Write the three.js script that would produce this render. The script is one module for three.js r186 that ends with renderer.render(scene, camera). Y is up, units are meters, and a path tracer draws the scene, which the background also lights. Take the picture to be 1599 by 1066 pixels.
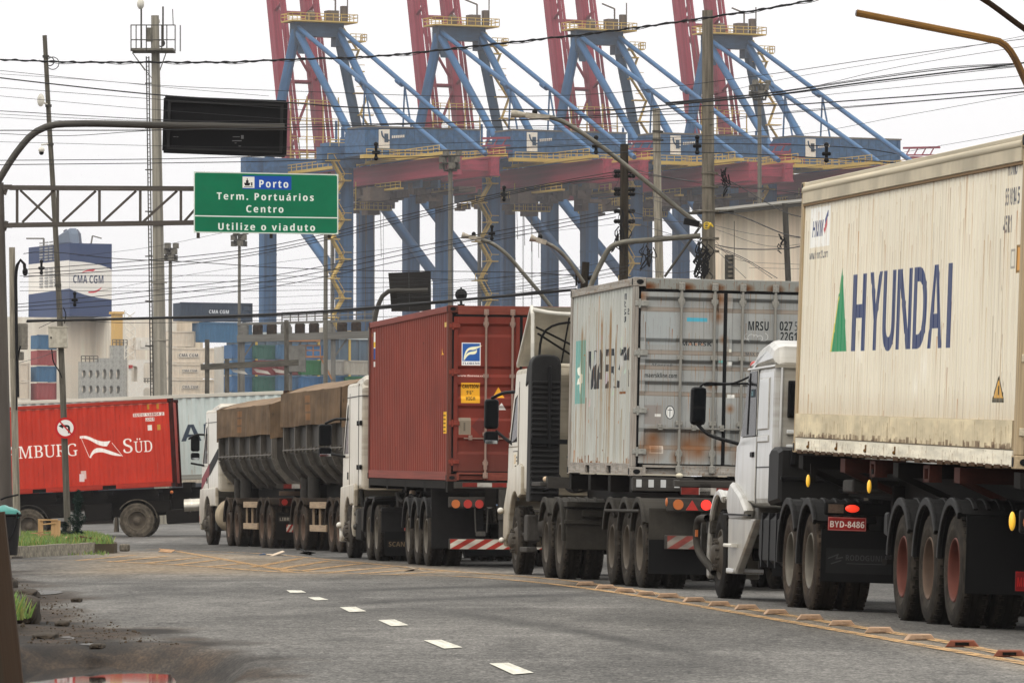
import * as THREE from 'three';
import { mergeGeometries } from 'three/addons/utils/BufferGeometryUtils.js';
import { RoundedBoxGeometry } from 'three/addons/geometries/RoundedBoxGeometry.js';

// ---------- camera, sky, sun, exposure ----------
const F = 8883, EYE = 1.15, HORIZON = 777, PITCH = Math.atan((HORIZON - 533) / F);
const scene = new THREE.Scene();
const camera = new THREE.PerspectiveCamera(2 * Math.atan(533 / F) * 180 / Math.PI, 1599 / 1066, 1, 6000);
camera.position.set(0, EYE, 0);
camera.rotation.x = PITCH;
scene.add(camera);
const renderer = new THREE.WebGLRenderer({ antialias: true });
renderer.toneMapping = THREE.LinearToneMapping;
renderer.toneMappingExposure = .95;
renderer.shadowMap.enabled = true;
{ // overcast sky: zenith about three times the horizon, faint broken cloud
  const w = 512, h = 256, data = new Float32Array(w * h * 4);
  for (let j = 0; j < h; j++) for (let i = 0; i < w; i++) {
    const e = ((j + .5) / h - .5) * Math.PI, s = Math.max(0, Math.sin(e)), a = (i + .5) / w * Math.PI * 2;
    const c = 1 + .05 * s * (Math.sin(a * 3 + s * 9) + Math.sin(a * 5 - s * 14 + 2) * .6);
    const L = (e > -.02 ? .97 * (1 + 1.8 * s) * c : .35), o = (j * w + i) * 4;
    data[o] = L; data[o + 1] = L * .992; data[o + 2] = L * (1 - .06 * s); data[o + 3] = 1;
  }
  const sky = new THREE.DataTexture(data, w, h, THREE.RGBAFormat, THREE.FloatType);
  sky.mapping = THREE.EquirectangularReflectionMapping; sky.magFilter = THREE.LinearFilter; sky.needsUpdate = true;
  scene.background = sky; scene.environment = sky;
}
const sun = new THREE.DirectionalLight(0xfff4e6, .9);
sun.name = 'sun'; sun.position.set(-60, 130, 20); sun.target.position.set(0, 0, -80); scene.add(sun, sun.target);
sun.castShadow = true; sun.shadow.radius = 40; sun.shadow.mapSize.set(2048, 2048);
Object.assign(sun.shadow.camera, { left: -90, right: 90, top: 90, bottom: -90, near: 1, far: 400 });
scene.fog = new THREE.FogExp2(0xeceaee, 0.00011);

// ---------- helpers ----------
let seed = 7;
const rnd = (a = 1, b) => { seed = (seed * 1664525 + 1013904223) >>> 0; const t = seed / 4294967296; return b === undefined ? t * a : a + t * (b - a); };
const V = (x, y, z) => new THREE.Vector3(x, y, z), D = (d) => d * Math.PI / 180;
const cp = Math.cos(PITCH), sp = Math.sin(PITCH);
const W = (px, py, d) => { const u = -(py - 533) / F * d; return V((px - 799.5) / F * d, EYE + u * cp + d * sp, -d * cp + u * sp); };  // point seen at px, py, d metres away
const lane = [[-36, 4.02], [-41.2, 3.7], [-46.9, 3.36], [-54.3, 2.87], [-61.9, 2.23], [-69, 1.56], [-76.8, .87], [-83, 0], [-94.6, -1.75], [-104, -3.5], [-115, -6], [-130, -10]];
const table = (T, z) => { if (z >= T[0][0]) return T[0][1]; for (let i = 1; i < T.length; i++) if (z >= T[i][0]) { const [a, b] = [T[i - 1], T[i]]; return a[1] + (b[1] - a[1]) * (z - a[0]) / (b[0] - a[0]); } return T[T.length - 1][1]; };
const laneX = (z) => table(lane, z);
const camber = (z) => table([[-30, .033], [-62, .033], [-74, .019], [-92, .0065], [-105, .002], [-130, 0]], z);
const gy = (x, z) => -camber(z) * Math.min(9, Math.max(0, x - laneX(z) - .2));
const G = (px, py, y = 0) => { const a = W(px, py, 1), t = (y - EYE) / (a.y - EYE); return V(a.x * t, y, a.z * t); };   // ground point seen at px, py

const names = {};
const numbered = (n) => { const k = names[n] = (names[n] ?? -1) + 1; return k ? n + '_' + String(k).padStart(3, '0') : n; };
function tag(o, label, category, group, kind) { Object.assign(o.userData, { label, category }); if (group) o.userData.group = group; if (kind) o.userData.kind = kind; return o; }
function thing(name, label, category, pos, rot, group) {
  const o = new THREE.Group(); o.name = numbered(name); scene.add(o);
  if (pos) o.position.copy(pos); o.rotation.order = 'YXZ';
  if (rot) o.rotation.set(rot[1] || 0, rot[0] || 0, rot[2] || 0, 'YXZ');
  return tag(o, label, category, group);
}
const prep = (g) => { if (g.index) g = g.toNonIndexed(); for (const k of Object.keys(g.attributes)) if (!['position', 'normal', 'uv', 'color'].includes(k)) g.deleteAttribute(k); g.clearGroups(); return g; };
function join(list) {
  list = list.flat(9).map(prep); if (list.length === 1) return list[0];
  if (list.some((g) => !g.attributes.uv)) list.forEach((g) => { if (!g.attributes.uv) g.setAttribute('uv', new THREE.BufferAttribute(new Float32Array(g.attributes.position.count * 2), 2)); });
  return mergeGeometries(list, false);
}
function mesh(parent, name, geos, mat, label) {
  const m = new THREE.Mesh(Array.isArray(geos) ? join(geos) : geos, mat); m.name = parent === scene ? numbered(name) : name; m.castShadow = m.receiveShadow = true;
  if (label) m.userData.label = label;
  parent.add(m); return m;
}
const each = (parent, name, list, mat) => list.map((g) => mesh(parent, name, g, mat));
const struct = (name, geos, mat, parent = scene) => { const m = mesh(parent, name, geos, mat); if (parent === scene) m.userData.kind = 'structure'; return m; };
const bx = (w, h, d, x = 0, y = 0, z = 0, r = 0) => { const g = r ? new RoundedBoxGeometry(w, h, d, 1, Math.min(r, w / 2.01, h / 2.01, d / 2.01)) : new THREE.BoxGeometry(w, h, d); return g.translate(x, y, z); };
const span = (x0, x1, y0, y1, z0, z1, r = 0) => bx(Math.abs(x1 - x0), Math.abs(y1 - y0), Math.abs(z1 - z0), (x0 + x1) / 2, (y0 + y1) / 2, (z0 + z1) / 2, r);
const rotd = (g, x, y, z, ax, ay = 0, az = 0) => g.translate(-x, -y, -z).rotateX(ax).rotateY(ay).rotateZ(az).translate(x, y, z);
function bar(a, b, r, n = 6, r2 = r) {                               // round bar between two points
  const d = b.clone().sub(a), g = new THREE.CylinderGeometry(r2, r, d.length(), n, 1);
  g.translate(0, d.length() / 2, 0).applyQuaternion(new THREE.Quaternion().setFromUnitVectors(V(0, 1, 0), d.normalize())).translate(a.x, a.y, a.z); return g;
}
function beam(a, b, w, h, up = V(0, 1, 0)) {                            // square bar: w across, h along up
  const z = b.clone().sub(a), L = z.length(); z.normalize(); let x = up.clone().cross(z); if (x.lengthSq() < 1e-6) x = V(1, 0, 0).cross(z); x.normalize(); const y = z.clone().cross(x);
  const g = new THREE.BoxGeometry(w, h, L).translate(0, 0, L / 2); g.applyMatrix4(new THREE.Matrix4().makeBasis(x, y, z)); return g.translate(a.x, a.y, a.z);
}
const tube = (pts, r, seg = 24, n = 6) => new THREE.TubeGeometry(new THREE.CatmullRomCurve3(pts, false, 'centripetal'), seg, r, n, false);
const cylx = (r, l, x, y, z, n = 16, r2 = r) => new THREE.CylinderGeometry(r2, r, l, n).rotateZ(Math.PI / 2).translate(x, y, z);
const cylz = (r, l, x, y, z, n = 16) => new THREE.CylinderGeometry(r, r, l, n).rotateX(Math.PI / 2).translate(x, y, z);
const ball = (r, x, y, z, sx = 1, sy = 1, sz = 1) => new THREE.SphereGeometry(r, 14, 10).scale(sx, sy, sz).translate(x, y, z);
// side outline [z, y] pushed across from x0 to x1, edges bevelled by b
function prof(pts, x0, x1, b = 0, holes = [], seg = 1) {
  const s = new THREE.Shape(pts.map(([z, y]) => new THREE.Vector2(-z, y)));
  for (const h of holes) s.holes.push(new THREE.Path(h.map(([z, y]) => new THREE.Vector2(-z, y))));
  const g = new THREE.ExtrudeGeometry(s, { depth: x1 - x0 - 2 * b, bevelEnabled: b > 0, bevelSize: b, bevelOffset: -b, bevelThickness: b, bevelSegments: seg, curveSegments: 10 });
  const uv = g.attributes.uv; for (let i = 0; i < uv.count; i++) uv.setXY(i, uv.getX(i) * .29, uv.getY(i) * .29);
  return g.rotateY(Math.PI / 2).translate(x0 + b, 0, 0);
}
const arcPts = (cz, cy, r, a0, a1, n = 14) => Array.from({ length: n + 1 }, (_, i) => { const a = D(a0 + (a1 - a0) * i / n); return [cz - Math.cos(a) * r, cy + Math.sin(a) * r]; });  // 0 = ahead, 90 = up
const fender = (cz, cy, r, a0, a1, x0, x1, t = .03) => prof([...arcPts(cz, cy, r + t, a0, a1), ...arcPts(cz, cy, r, a0, a1).reverse()], x0, x1, .008);
const quad = (a, b, c, d) => { const g = new THREE.BufferGeometry(); g.setAttribute('position', new THREE.Float32BufferAttribute([a, b, c, a, c, d].flatMap((p) => [p.x, p.y, p.z]), 3)); g.setAttribute('uv', new THREE.Float32BufferAttribute([0, 0, 1, 0, 1, 1, 0, 0, 1, 1, 0, 1], 2)); g.computeVertexNormals(); return g; };
// sheet from profile points [s, out] (s along, out proud) stretched over length H; uv 0..1; placed by a function (s, t, out) -> Vector3
function sheet(profile, H, place, ts = [0, H], smin = profile[0][0], smax = profile[profile.length - 1][0]) {
  const pos = [], uv = [];
  for (let i = 0; i + 1 < profile.length; i++) for (let j = 0; j + 1 < ts.length; j++) {
    const c = [[i, j], [i + 1, j], [i + 1, j + 1], [i, j + 1]].map(([k, m]) => [place(profile[k][0], ts[m], profile[k][1]), (profile[k][0] - smin) / (smax - smin), ts[m] / H]);
    for (const k of [0, 1, 2, 0, 2, 3]) { pos.push(c[k][0].x, c[k][0].y, c[k][0].z); uv.push(c[k][1], c[k][2]); }
  }
  const g = new THREE.BufferGeometry(); g.setAttribute('position', new THREE.Float32BufferAttribute(pos, 3)); g.setAttribute('uv', new THREE.Float32BufferAttribute(uv, 2)); g.computeVertexNormals(); return g;
}
const corrugation = (L, pitch, depth, flat = .3, slope = .2) => { const out = [], n = Math.round(L / pitch), p = L / n; for (let i = 0; i < n; i++) out.push([i * p, 0], [(i + flat / 2) * p, 0], [(i + flat / 2 + slope) * p, -depth], [(i + 1 - flat / 2 - slope) * p, -depth], [(i + 1 - flat / 2) * p, 0]); out.push([L, 0]); return out; };

// ---------- materials ----------
const lin = (r, g, b) => new THREE.Color().setRGB(r, g, b);
const std = (c, roughness = .6, metalness = 0, extra = {}) => new THREE.MeshPhysicalMaterial({ color: Array.isArray(c) ? lin(...c) : c, roughness, metalness, specularIntensity: metalness > .3 ? 1 : roughness < .45 ? .7 : .3, ...extra });
const dull = (c, roughness, spec = .35, extra = {}) => new THREE.MeshPhysicalMaterial({ color: lin(...c), roughness, specularIntensity: spec * .6, ...extra });
function canvas(w, h, draw, repeat) {
  const c = document.createElement('canvas'); c.width = w; c.height = h; draw(c.getContext('2d'), w, h);
  const t = new THREE.CanvasTexture(c); t.colorSpace = THREE.SRGBColorSpace; t.anisotropy = 8;
  if (repeat) { t.wrapS = t.wrapT = THREE.RepeatWrapping; t.repeat.set(...repeat); } return t;
}
// value noise
const smooth01 = (a, b, x) => { const t = Math.min(1, Math.max(0, (x - a) / (b - a))); return t * t * (3 - 2 * t); };
const hash = (x, y, s) => { let h = Math.imul(x, 374761393) + Math.imul(y, 668265263) + Math.imul(s, 974634777) | 0; h = Math.imul(h ^ (h >>> 13), 1274126177); return ((h ^ (h >>> 16)) >>> 0) / 4294967296; };
const vn = (x, y, s = 0) => { const i = Math.floor(x), j = Math.floor(y), u = x - i, v = y - j, a = u * u * (3 - 2 * u), b = v * v * (3 - 2 * v); return (hash(i, j, s) * (1 - a) + hash(i + 1, j, s) * a) * (1 - b) + (hash(i, j + 1, s) * (1 - a) + hash(i + 1, j + 1, s) * a) * b; };
const fbm = (x, y, s = 0, o = 4) => { let t = 0, a = .5, n = 0; for (let i = 0; i < o; i++) { t += a * vn(x, y, s + i); n += a; a *= .5; x *= 2.03; y *= 2.03; } return t / n; };
function dataMap(w, h, fn, repeat, srgb = true) {
  const d = new Uint8Array(w * h * 4);
  for (let j = 0; j < h; j++) for (let i = 0; i < w; i++) { const c = fn(i / w, j / h, i, j), o = (j * w + i) * 4; d[o] = c[0]; d[o + 1] = c[1]; d[o + 2] = c[2]; d[o + 3] = c[3] ?? 255; }
  const t = new THREE.DataTexture(d, w, h); t.magFilter = THREE.LinearFilter; t.minFilter = THREE.LinearMipmapLinearFilter; t.generateMipmaps = true; if (srgb) t.colorSpace = THREE.SRGBColorSpace;
  t.wrapS = t.wrapT = THREE.RepeatWrapping; if (repeat) t.repeat.set(...repeat); t.needsUpdate = true; return t;
}
const tint = (r, g, b, k) => [Math.min(255, r * k), Math.min(255, g * k), Math.min(255, b * k)];
const grimeMap = dataMap(256, 256, (u, v) => { const n = fbm(u * 6, v * 6, 3), s = fbm(u * 26, v * 3, 9), k = .72 + .34 * n * (.6 + .5 * s); return [255 * Math.min(1, k * 1.02), 255 * Math.min(1, k), 255 * Math.min(1, k * .96)]; });
const streakMap = dataMap(256, 256, (u, v) => { const s = fbm(u * 40, v * 2.5, 5), n = fbm(u * 9, v * 9, 8), k = .86 + .2 * s; return [255 * Math.min(1, k), 255 * Math.min(1, k * (.95 + .05 * n)), 255 * Math.min(1, k * (.9 + .08 * n))]; });
const concreteMap = dataMap(256, 256, (u, v) => { const n = fbm(u * 8, v * 4, 31), s = fbm(u * 30, v * 6, 33), f = hash(Math.floor(u * 256), Math.floor(v * 256), 4), k = .55 + .45 * n + .25 * (s - .5) + .1 * (f - .5); return tint(176, 170, 158, k); });
const rustMap = dataMap(256, 256, (u, v) => { const n = fbm(u * 7, v * 7, 41), f = fbm(u * 40, v * 40, 44), k = .5 + .8 * f; return n > .5 ? tint(122, 92, 48, k) : tint(88, 68, 46, k); });
const paintMap = dataMap(256, 256, (u, v) => { const n = fbm(u * 5, v * 5, 13), s = fbm(u * 24, v * 2, 19), k = .9 + .1 * n - .12 * Math.max(0, s - .55); return [255 * k, 255 * k, 252 * k]; });
// cab paint: road dirt low down and streaks below the windows (v runs with height, about 3.4 m to the repeat)
const cabMap = dataMap(512, 512, (u, v) => { const n = fbm(u * 9, v * 9, 23), s = fbm(u * 46, v * 3, 27), low = smooth01(.5, .12, v + .12 * (n - .5)), run = Math.max(0, s - .5) * 1.1 * smooth01(.75, .4, v), k = 1 - .34 * low * (.5 + n) - .3 * run - .05 * n; return [255 * k, 255 * k * (1 - .05 * low - .04 * run), 255 * k * (1 - .13 * low - .1 * run)]; });
const tyreMap = dataMap(256, 256, (u, v) => { const n = fbm(u * 30, v * 8, 29), f = fbm(u * 80, v * 30, 37), side = v < .4 || v > .84, ring = v > .2 && v < .27, k = (side ? .62 + .5 * (n - .4) : .34 + .25 * n) * (.85 + .3 * f) * (ring ? .82 : 1); return [255 * Math.min(1, k * 1.03), 255 * Math.min(1, k * .98), 255 * Math.min(1, k * .92)]; });
const craneMap = dataMap(256, 256, (u, v) => { const s = fbm(u * 34, v * 4, 43), n = fbm(u * 7, v * 7, 47), r = Math.max(0, s - .58) * 2.2 * n, k = .72 + .34 * n; return [255 * Math.min(1, k * (1 - .1 * r) + .16 * r), 255 * Math.min(1, k * (1 - .35 * r)), 255 * Math.min(1, k * (1 - .6 * r))]; });
const M = {
  rubber: dull([.024, .0225, .021], .85, .35, { map: tyreMap }), rubberDusty: dull([.085, .069, .056], .9, .35, { map: tyreMap }), rubberGrey: dull([.07, .065, .058], .9, .35, { map: tyreMap }),
  black: dull([.005, .005, .0055], .55, .5), blackMatt: dull([.007, .007, .007], .85, .3), plastic: dull([.014, .014, .015], .6, .5, { map: grimeMap }), plasticDusty: dull([.045, .042, .038], .75, .4, { map: grimeMap }),
  chassis: dull([.01, .0088, .008], .8, .3, { map: grimeMap }), chassisRed: std([.055, .015, .01], .8, 0, { map: grimeMap }), chassisGrey: std([.055, .052, .05], .75, .1, { map: grimeMap }),
  rimGrey: std([.16, .15, .135], .6, .2, { map: grimeMap }), rimRed: std([.13, .042, .032], .65, .05, { map: grimeMap }), rimBrown: std([.13, .09, .07], .75, 0, { map: grimeMap }), rimDark: std([.09, .08, .07], .65, .2, { map: grimeMap }),
  white: new THREE.MeshPhysicalMaterial({ color: lin(.62, .63, .625), roughness: .35, clearcoat: .5, clearcoatRoughness: .25, map: cabMap }), cream: std([.66, .62, .54], .5, 0, { map: grimeMap }), whitePlain: std([.72, .72, .7], .5, 0, { map: grimeMap }),
  glass: new THREE.MeshPhysicalMaterial({ color: lin(.006, .007, .008), roughness: .12, specularIntensity: .1 }), mirrorGlass: std([.5, .53, .56], .08, 1), chrome: std([.55, .53, .5], .28, 1, { map: grimeMap }), steel: std([.32, .31, .3], .5, .5, { map: grimeMap }),
  galv: std([.52, .52, .5], .6, .25, { map: concreteMap }), darkSteel: std([.085, .083, .08], .65, .3, { map: grimeMap }), signPole: std([.11, .1, .095], .6, .2, { map: grimeMap }),
  concrete: std([.92, .89, .83], .9, 0, { map: concreteMap }), concreteDark: std([.56, .53, .49], .9, 0, { map: concreteMap }), rust: std([1, .9, .8], .85, 0, { map: rustMap }), wire: std([.012, .012, .013], .6), seam: std([.05, .05, .05], .8),
  amber: std([.75, .28, .02], .35), redLens: std([.36, .03, .022], .3), clearLens: std([.55, .55, .55], .3), orangeLens: std([.42, .12, .03], .35),
};
const glow = (r, g, b, k) => new THREE.MeshStandardMaterial({ color: lin(r, g, b), emissive: lin(r, g, b), emissiveIntensity: k, roughness: .4 });
// ---------- ground, road, markings ----------
const smooth = (a, b, x) => { const t = Math.min(1, Math.max(0, (x - a) / (b - a))); return t * t * (3 - 2 * t); };
const shoulder = [[-30, -1.9], [-40, -2.25], [-45, -2.95], [-52, -3.9], [-60, -4.9], [-75, -6.6], [-95, -9], [-110, -11], [-200, -30]];
const shoulderX = (z) => table(shoulder, z);
const tyreArcs = [[[1010, 925], [800, 931], [620, 938], [480, 946], [330, 958]], [[990, 912], [700, 917], [480, 924], [330, 932]], [[700, 948], [520, 956], [300, 975]], [[1300, 1062], [900, 985], [560, 935]]].map((l) => l.map(([x, y]) => G(x, y)));
const arcTables = tyreArcs.map((l) => l.map((p) => [p.x, p.z]).sort((a, b) => b[0] - a[0]));
function roadColour(x, z) {
  const n = fbm(x * .55, z * .13, 11, 4), m = fbm(x * 2.6, z * .5, 17, 3), fine = hash(Math.floor(x * 90), Math.floor(z * 24), 5), f2 = vn(x * 30, z * 9, 21);
  let k = .80 + .38 * (n - .5) + .26 * (m - .5) + .4 * (fine - .5) + .26 * (f2 - .5);
  for (const [i, T] of arcTables.entries()) {                                            // rubber laid down by turning lorries
    if (x > T[0][0] || x < T[T.length - 1][0]) continue;
    const d = Math.abs(z - table(T, x)) / (i === 3 ? 1.6 : 1.3), e = smooth(0, 1.2, T[0][0] - x) * smooth(0, 2, x - T[T.length - 1][0]);
    k *= 1 - .32 * e * Math.exp(-d * d) * (.4 + m);
  }
  const cr = Math.abs(fbm(x * .5 + 40, z * .16, 121, 5) - .5), crm = smooth(.5, .7, fbm(x * .3, z * .08, 131, 2)); if (cr < .006) k *= 1 - .4 * crm * (1 - cr / .006);
  k *= 1 - .12 * smooth(.62, .78, fbm(x * .9 + 9, z * .2, 141, 3)) + .1 * smooth(.6, .8, fbm(x * .25, z * .9, 151, 3));   // oil stains, pale scuffs across
  const off = x - laneX(z), inLane = smooth(.6, 1.4, off); k *= 1 - .12 * inLane * (.4 + n);
  let r = 106 * k, g = 103 * k, b = 99 * k;
  const hatch = smooth(-78, -92, z) * smooth(-130, -112, z) * smooth(-9, -6.5, x + (z + 100) * -.05) * smooth(1.4, -.2, off) * (.35 + .9 * fbm(x * .8, z * .25, 71, 3));   // dusty by the hatched wedge
  r += hatch * 34; g += hatch * 23; b += hatch * 9;
  const nearLine = Math.exp(-Math.pow((off + .15) / .35, 2)) * smooth(-92, -80, z) * (.3 + .8 * m); r += nearLine * 26; g += nearLine * 17; b += nearLine * 6;
  const s = x - shoulderX(z), wob = (fbm(x * 1.3, z * .35, 51, 4) - .5) * 2.0, dirt = smooth(.75, -.35, s + wob) * smooth(-108, -92, z);
  const dk = .66 + .55 * (fbm(x * 7, z * 1.8, 61, 4) - .5) + .4 * (fine - .5), wet = smooth(.5, .62, fbm(x * 1.1, z * .5, 81, 3)) * .45;
  r += (70 * dk * (1 - wet) - r) * dirt; g += (56 * dk * (1 - wet) - g) * dirt; b += (43 * dk * (1 - wet) - b) * dirt;
  return [Math.max(8, Math.min(255, r)), Math.max(8, Math.min(255, g)), Math.max(8, Math.min(255, b))];
}
struct('ground', new THREE.PlaneGeometry(7000, 5000).rotateX(-Math.PI / 2).translate(0, -.5, -2000), std([.12, .115, .105], .95, 0, { map: concreteMap }));
const asphaltBump = dataMap(256, 256, (u, v, i, j) => { const k = 255 * (.5 * hash(i, j, 91) + .5 * vn(u * 64, v * 64, 92)); return [k, k, k]; }, [1, 1], false);
const dirtUp = (x, z) => .06 * smooth(0, -2.5, x - shoulderX(z)) + .05 * (fbm(x * 1.6, z * .8, 101, 4) - .45);
function roadSheet(x0, x1, z0, z1, nx, nz, tw, th) {
  const g = new THREE.PlaneGeometry(1, 1, nx, nz), p = g.attributes.position, uv = g.attributes.uv;
  for (let i = 0; i < p.count; i++) {
    const u = uv.getX(i), v = uv.getY(i), x = x0 + (x1 - x0) * u, z = z0 + (z1 - z0) * v, s = x - shoulderX(z);
    const rough = smooth(.2, -.9, s) * smooth(-106, -94, z), up = rough * dirtUp(x, z);
    const bz = Math.hypot((x + 2.95) / 1.0, (z + 37) / 6.2), basin = smooth(1.25, .92, bz);
    p.setXYZ(i, x, (gy(x, z) + up) * (1 - basin) - .2 * basin, z);
  }
  g.computeVertexNormals();
  const map = dataMap(tw, th, (u, v) => roadColour(x0 + (x1 - x0) * u, z0 + (z1 - z0) * v)); map.wrapS = map.wrapT = THREE.ClampToEdgeWrapping;
  const bump = asphaltBump.clone(); bump.repeat.set((x1 - x0) / 1.2, (z0 - z1) / 1.2); bump.needsUpdate = true;
  struct('road', g, std(0xffffff, .88, 0, { map, bumpMap: bump, bumpScale: .004 }));
}
roadSheet(-9, 9, -26, -84, 180, 232, 2048, 1024);
roadSheet(-44, 44, -84, -240, 220, 312, 2048, 1024);
struct('road', [sheet([[-44, 0], [-9, 0]], 58, (s, t) => V(s, -.01, -26 - t)), sheet([[9, 0], [44, 0]], 58, (s, t) => V(s, -.3, -26 - t))], std([.09, .087, .083], .92, 0, { map: concreteMap }));

const wornAlpha = dataMap(256, 256, (u, v) => { const k = fbm(u * 14, v * 14, 111, 4) > .44 ? 255 : 255 * fbm(u * 30, v * 30, 113, 3); return [k * .8, k * .8, k * .8]; }, undefined, false);
const paintWhite = std([.62, .62, .58], .7, 0, { map: grimeMap }), paintYellow = std([.5, .32, .16], .9, 0, { map: grimeMap, alphaMap: wornAlpha, transparent: true });
const lift = (p, d = .007) => p.setY(gy(p.x, p.z) + d);
for (const q of [[447, 922, 470, 922.3, 478, 925.5, 453, 926], [480.7, 933.3, 498.3, 932.8, 512.6, 937, 492, 937.8], [530.6, 948.7, 554.6, 948, 571.9, 955, 545.6, 956.2], [590.6, 969, 615.8, 967.8, 637.9, 976.9, 611.3, 978.4], [661.5, 1000.5, 688.9, 999.7, 722, 1011.7, 693.4, 1013.6], [764, 1036.9, 794, 1035.8, 833.4, 1051.5, 801.5, 1054.2]]) {
  const p = [0, 2, 4, 6].map((i) => lift(G(q[i], q[i + 1]))); const m = struct('lane_dash', quad(p[3], p[2], p[1], p[0]), paintWhite); m.userData.group = 'white dashes between the lanes';
}
function ribbon(pts, w) {                                               // painted line on the road through pixel points, w metres wide
  const c = new THREE.CatmullRomCurve3(pts.map(([x, y]) => G(x, y))), n = 40, pos = [], uv = []; let L = 0, last;
  const row = []; for (let i = 0; i <= n; i++) { const p = c.getPointAt(i / n), t = c.getTangentAt(i / n), s = V(-t.z, 0, t.x).multiplyScalar(w / 2); if (last) L += p.distanceTo(last); last = p; row.push([lift(p.clone().add(s)), lift(p.clone().sub(s)), L]); }
  for (let i = 0; i < n; i++) { const [a, b, l] = row[i], [d, e, m] = row[i + 1]; for (const [q, u, v] of [[a, 0, l], [b, 1, l], [e, 1, m], [a, 0, l], [e, 1, m], [d, 0, m]]) { pos.push(q.x, q.y, q.z); uv.push(u * w / 2, v / 4); } }
  const g = new THREE.BufferGeometry(); g.setAttribute('position', new THREE.Float32BufferAttribute(pos, 3)); g.setAttribute('uv', new THREE.Float32BufferAttribute(uv, 2)); g.computeVertexNormals(); return g;
}
const lowLine = [[400, 884], [501, 893.5], [610, 897.5], [700, 899.5], [800, 906], [943, 922.7], [1162, 959], [1337, 989.6], [1620, 1040]], highLine = [[230, 858], [400, 864], [512, 874], [678, 890], [870, 905], [980, 920], [1097, 939], [1337, 979], [1468, 1001], [1620, 1032]];
struct('yellow_line', ribbon(lowLine, .13), paintYellow); struct('yellow_line', ribbon(highLine, .13), paintYellow);
struct('yellow_line', ribbon([[4, 876], [125, 875.5], [219, 879.4], [312, 884.5], [444, 893.5], [520, 896]], .16), paintYellow);
struct('yellow_line', ribbon([[275, 860.7], [360, 875.5], [453, 893]], .16), paintYellow);
const hatches = [];
for (const [a, b, c, d] of [[120, 875.4, 210, 867], [170, 877.6, 262, 868.4], [222, 880, 312, 870.4], [270, 882.5, 345, 873.6], [326, 885, 380, 880], [395, 886, 470, 871.8], [432, 889, 512, 876], [470, 891.5, 560, 880.5], [512, 894, 610, 885.5], [560, 896, 655, 889], [610, 897.4, 690, 892.5]]) hatches.push(ribbon([[a, b], [(a + c) / 2, (b + d) / 2], [c, d]], .16));
hatches.forEach((g) => struct('hatch_line', g, paintYellow));

{ // raised road studs on the yellow line
  const studMat = std([.4, .28, .2], .9, 0, { map: grimeMap }), dark = std([.2, .07, .045], .8, 0, { map: grimeMap }), spots = [[35, 208], [105, 220], [175, 233], [250, 243], [330, 252], [422, 266], [513, 281], [610, 294], [715, 311], [837, 331], [950, 352], [1085, 378], [1228, 403], [1380, 428], [1550, 463]];
  const shape = new THREE.Shape([[-.125, 0], [-.085, .05], [.085, .05], [.125, 0]].map(([x, y]) => new THREE.Vector2(x, y)));
  const geo = new THREE.ExtrudeGeometry(shape, { depth: .13, bevelEnabled: true, bevelSize: .008, bevelThickness: .02, bevelSegments: 2, bevelOffset: -.008 }).translate(0, 0, -.065), lens = bx(.1, .022, .008, 0, .024, .088);
  spots.forEach(([x, y], i) => {
    const p = lift(G(900 + x / 2.2876, 820 + (y + 7) / 2.2876), .002), n = spots.length;
    const g = thing('road_stud', i === n - 1 ? 'scuffed red-brown road stud closest to the camera on the yellow line' : 'dusty orange road stud in the row along the yellow line', 'road stud', p, [rnd(-.15, .15)], 'raised road studs along the yellow line');
    mesh(g, 'stud_body', geo, i >= n - 2 ? dark : studMat); mesh(g, 'reflector', lens, i >= n - 2 ? M.rubber : studMat); g.scale.setScalar(rnd(.92, 1.06));
  });
}
// puddles in the dirt shoulder
const water = new THREE.MeshPhysicalMaterial({ color: lin(.035, .03, .026), roughness: .025, ior: 1.33, specularIntensity: 1 });
const wetMud = new THREE.MeshPhysicalMaterial({ color: lin(.035, .03, .024), roughness: .5, specularIntensity: .7, ior: 1.33 });
function puddle(outline, label, y = .02) {
  if (y > 0) { const m = G(...outline[0]); y = dirtUp(m.x + .1, m.z) * .8 + .004; }
  const pts = outline.map(([x, z]) => G(x, z, y)), s = new THREE.Shape(); pts.forEach((p, i) => i ? s.lineTo(p.x, -p.z) : s.moveTo(p.x, -p.z));
  const sm = new THREE.Shape(new THREE.CatmullRomCurve3(pts.map((p) => V(p.x, -p.z, 0)), true).getPoints(70).map((p) => new THREE.Vector2(p.x + rnd(-.012, .012), p.y + rnd(-.05, .05))));
  tag(mesh(scene, 'puddle', new THREE.ShapeGeometry(sm).rotateX(-Math.PI / 2).translate(0, y, 0), y < 0 ? water : wetMud), label, 'puddle').userData.kind = 'structure';
}
puddle([[38, 1066], [60, 1052], [92, 1043], [120, 1042], [150, 1041], [172, 1041], [186, 1045], [225, 1047.5], [255, 1049], [268, 1056], [276, 1075], [280, 1110], [200, 1140], [60, 1130], [20, 1090]], 'large puddle mirroring the red container in the dirt shoulder', -.115);
puddle([[88, 961.5], [104, 958.5], [128, 958], [136, 960], [118, 963], [96, 964]], 'narrow bright puddle beside the boulders', .05);
puddle([[52, 923.5], [70, 921.5], [92, 922.5], [84, 927], [60, 928]], 'small puddle farthest along the dirt shoulder', .04);
puddle([[90, 995], [104, 993], [116, 995.5], [104, 998], [92, 998]], 'small round puddle in the dirt between the large puddle and the boulders', .06);
puddle([[124, 1005], [138, 1003.5], [152, 1005], [140, 1007]], 'sliver of water on the dirt near the asphalt edge', .05);

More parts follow.
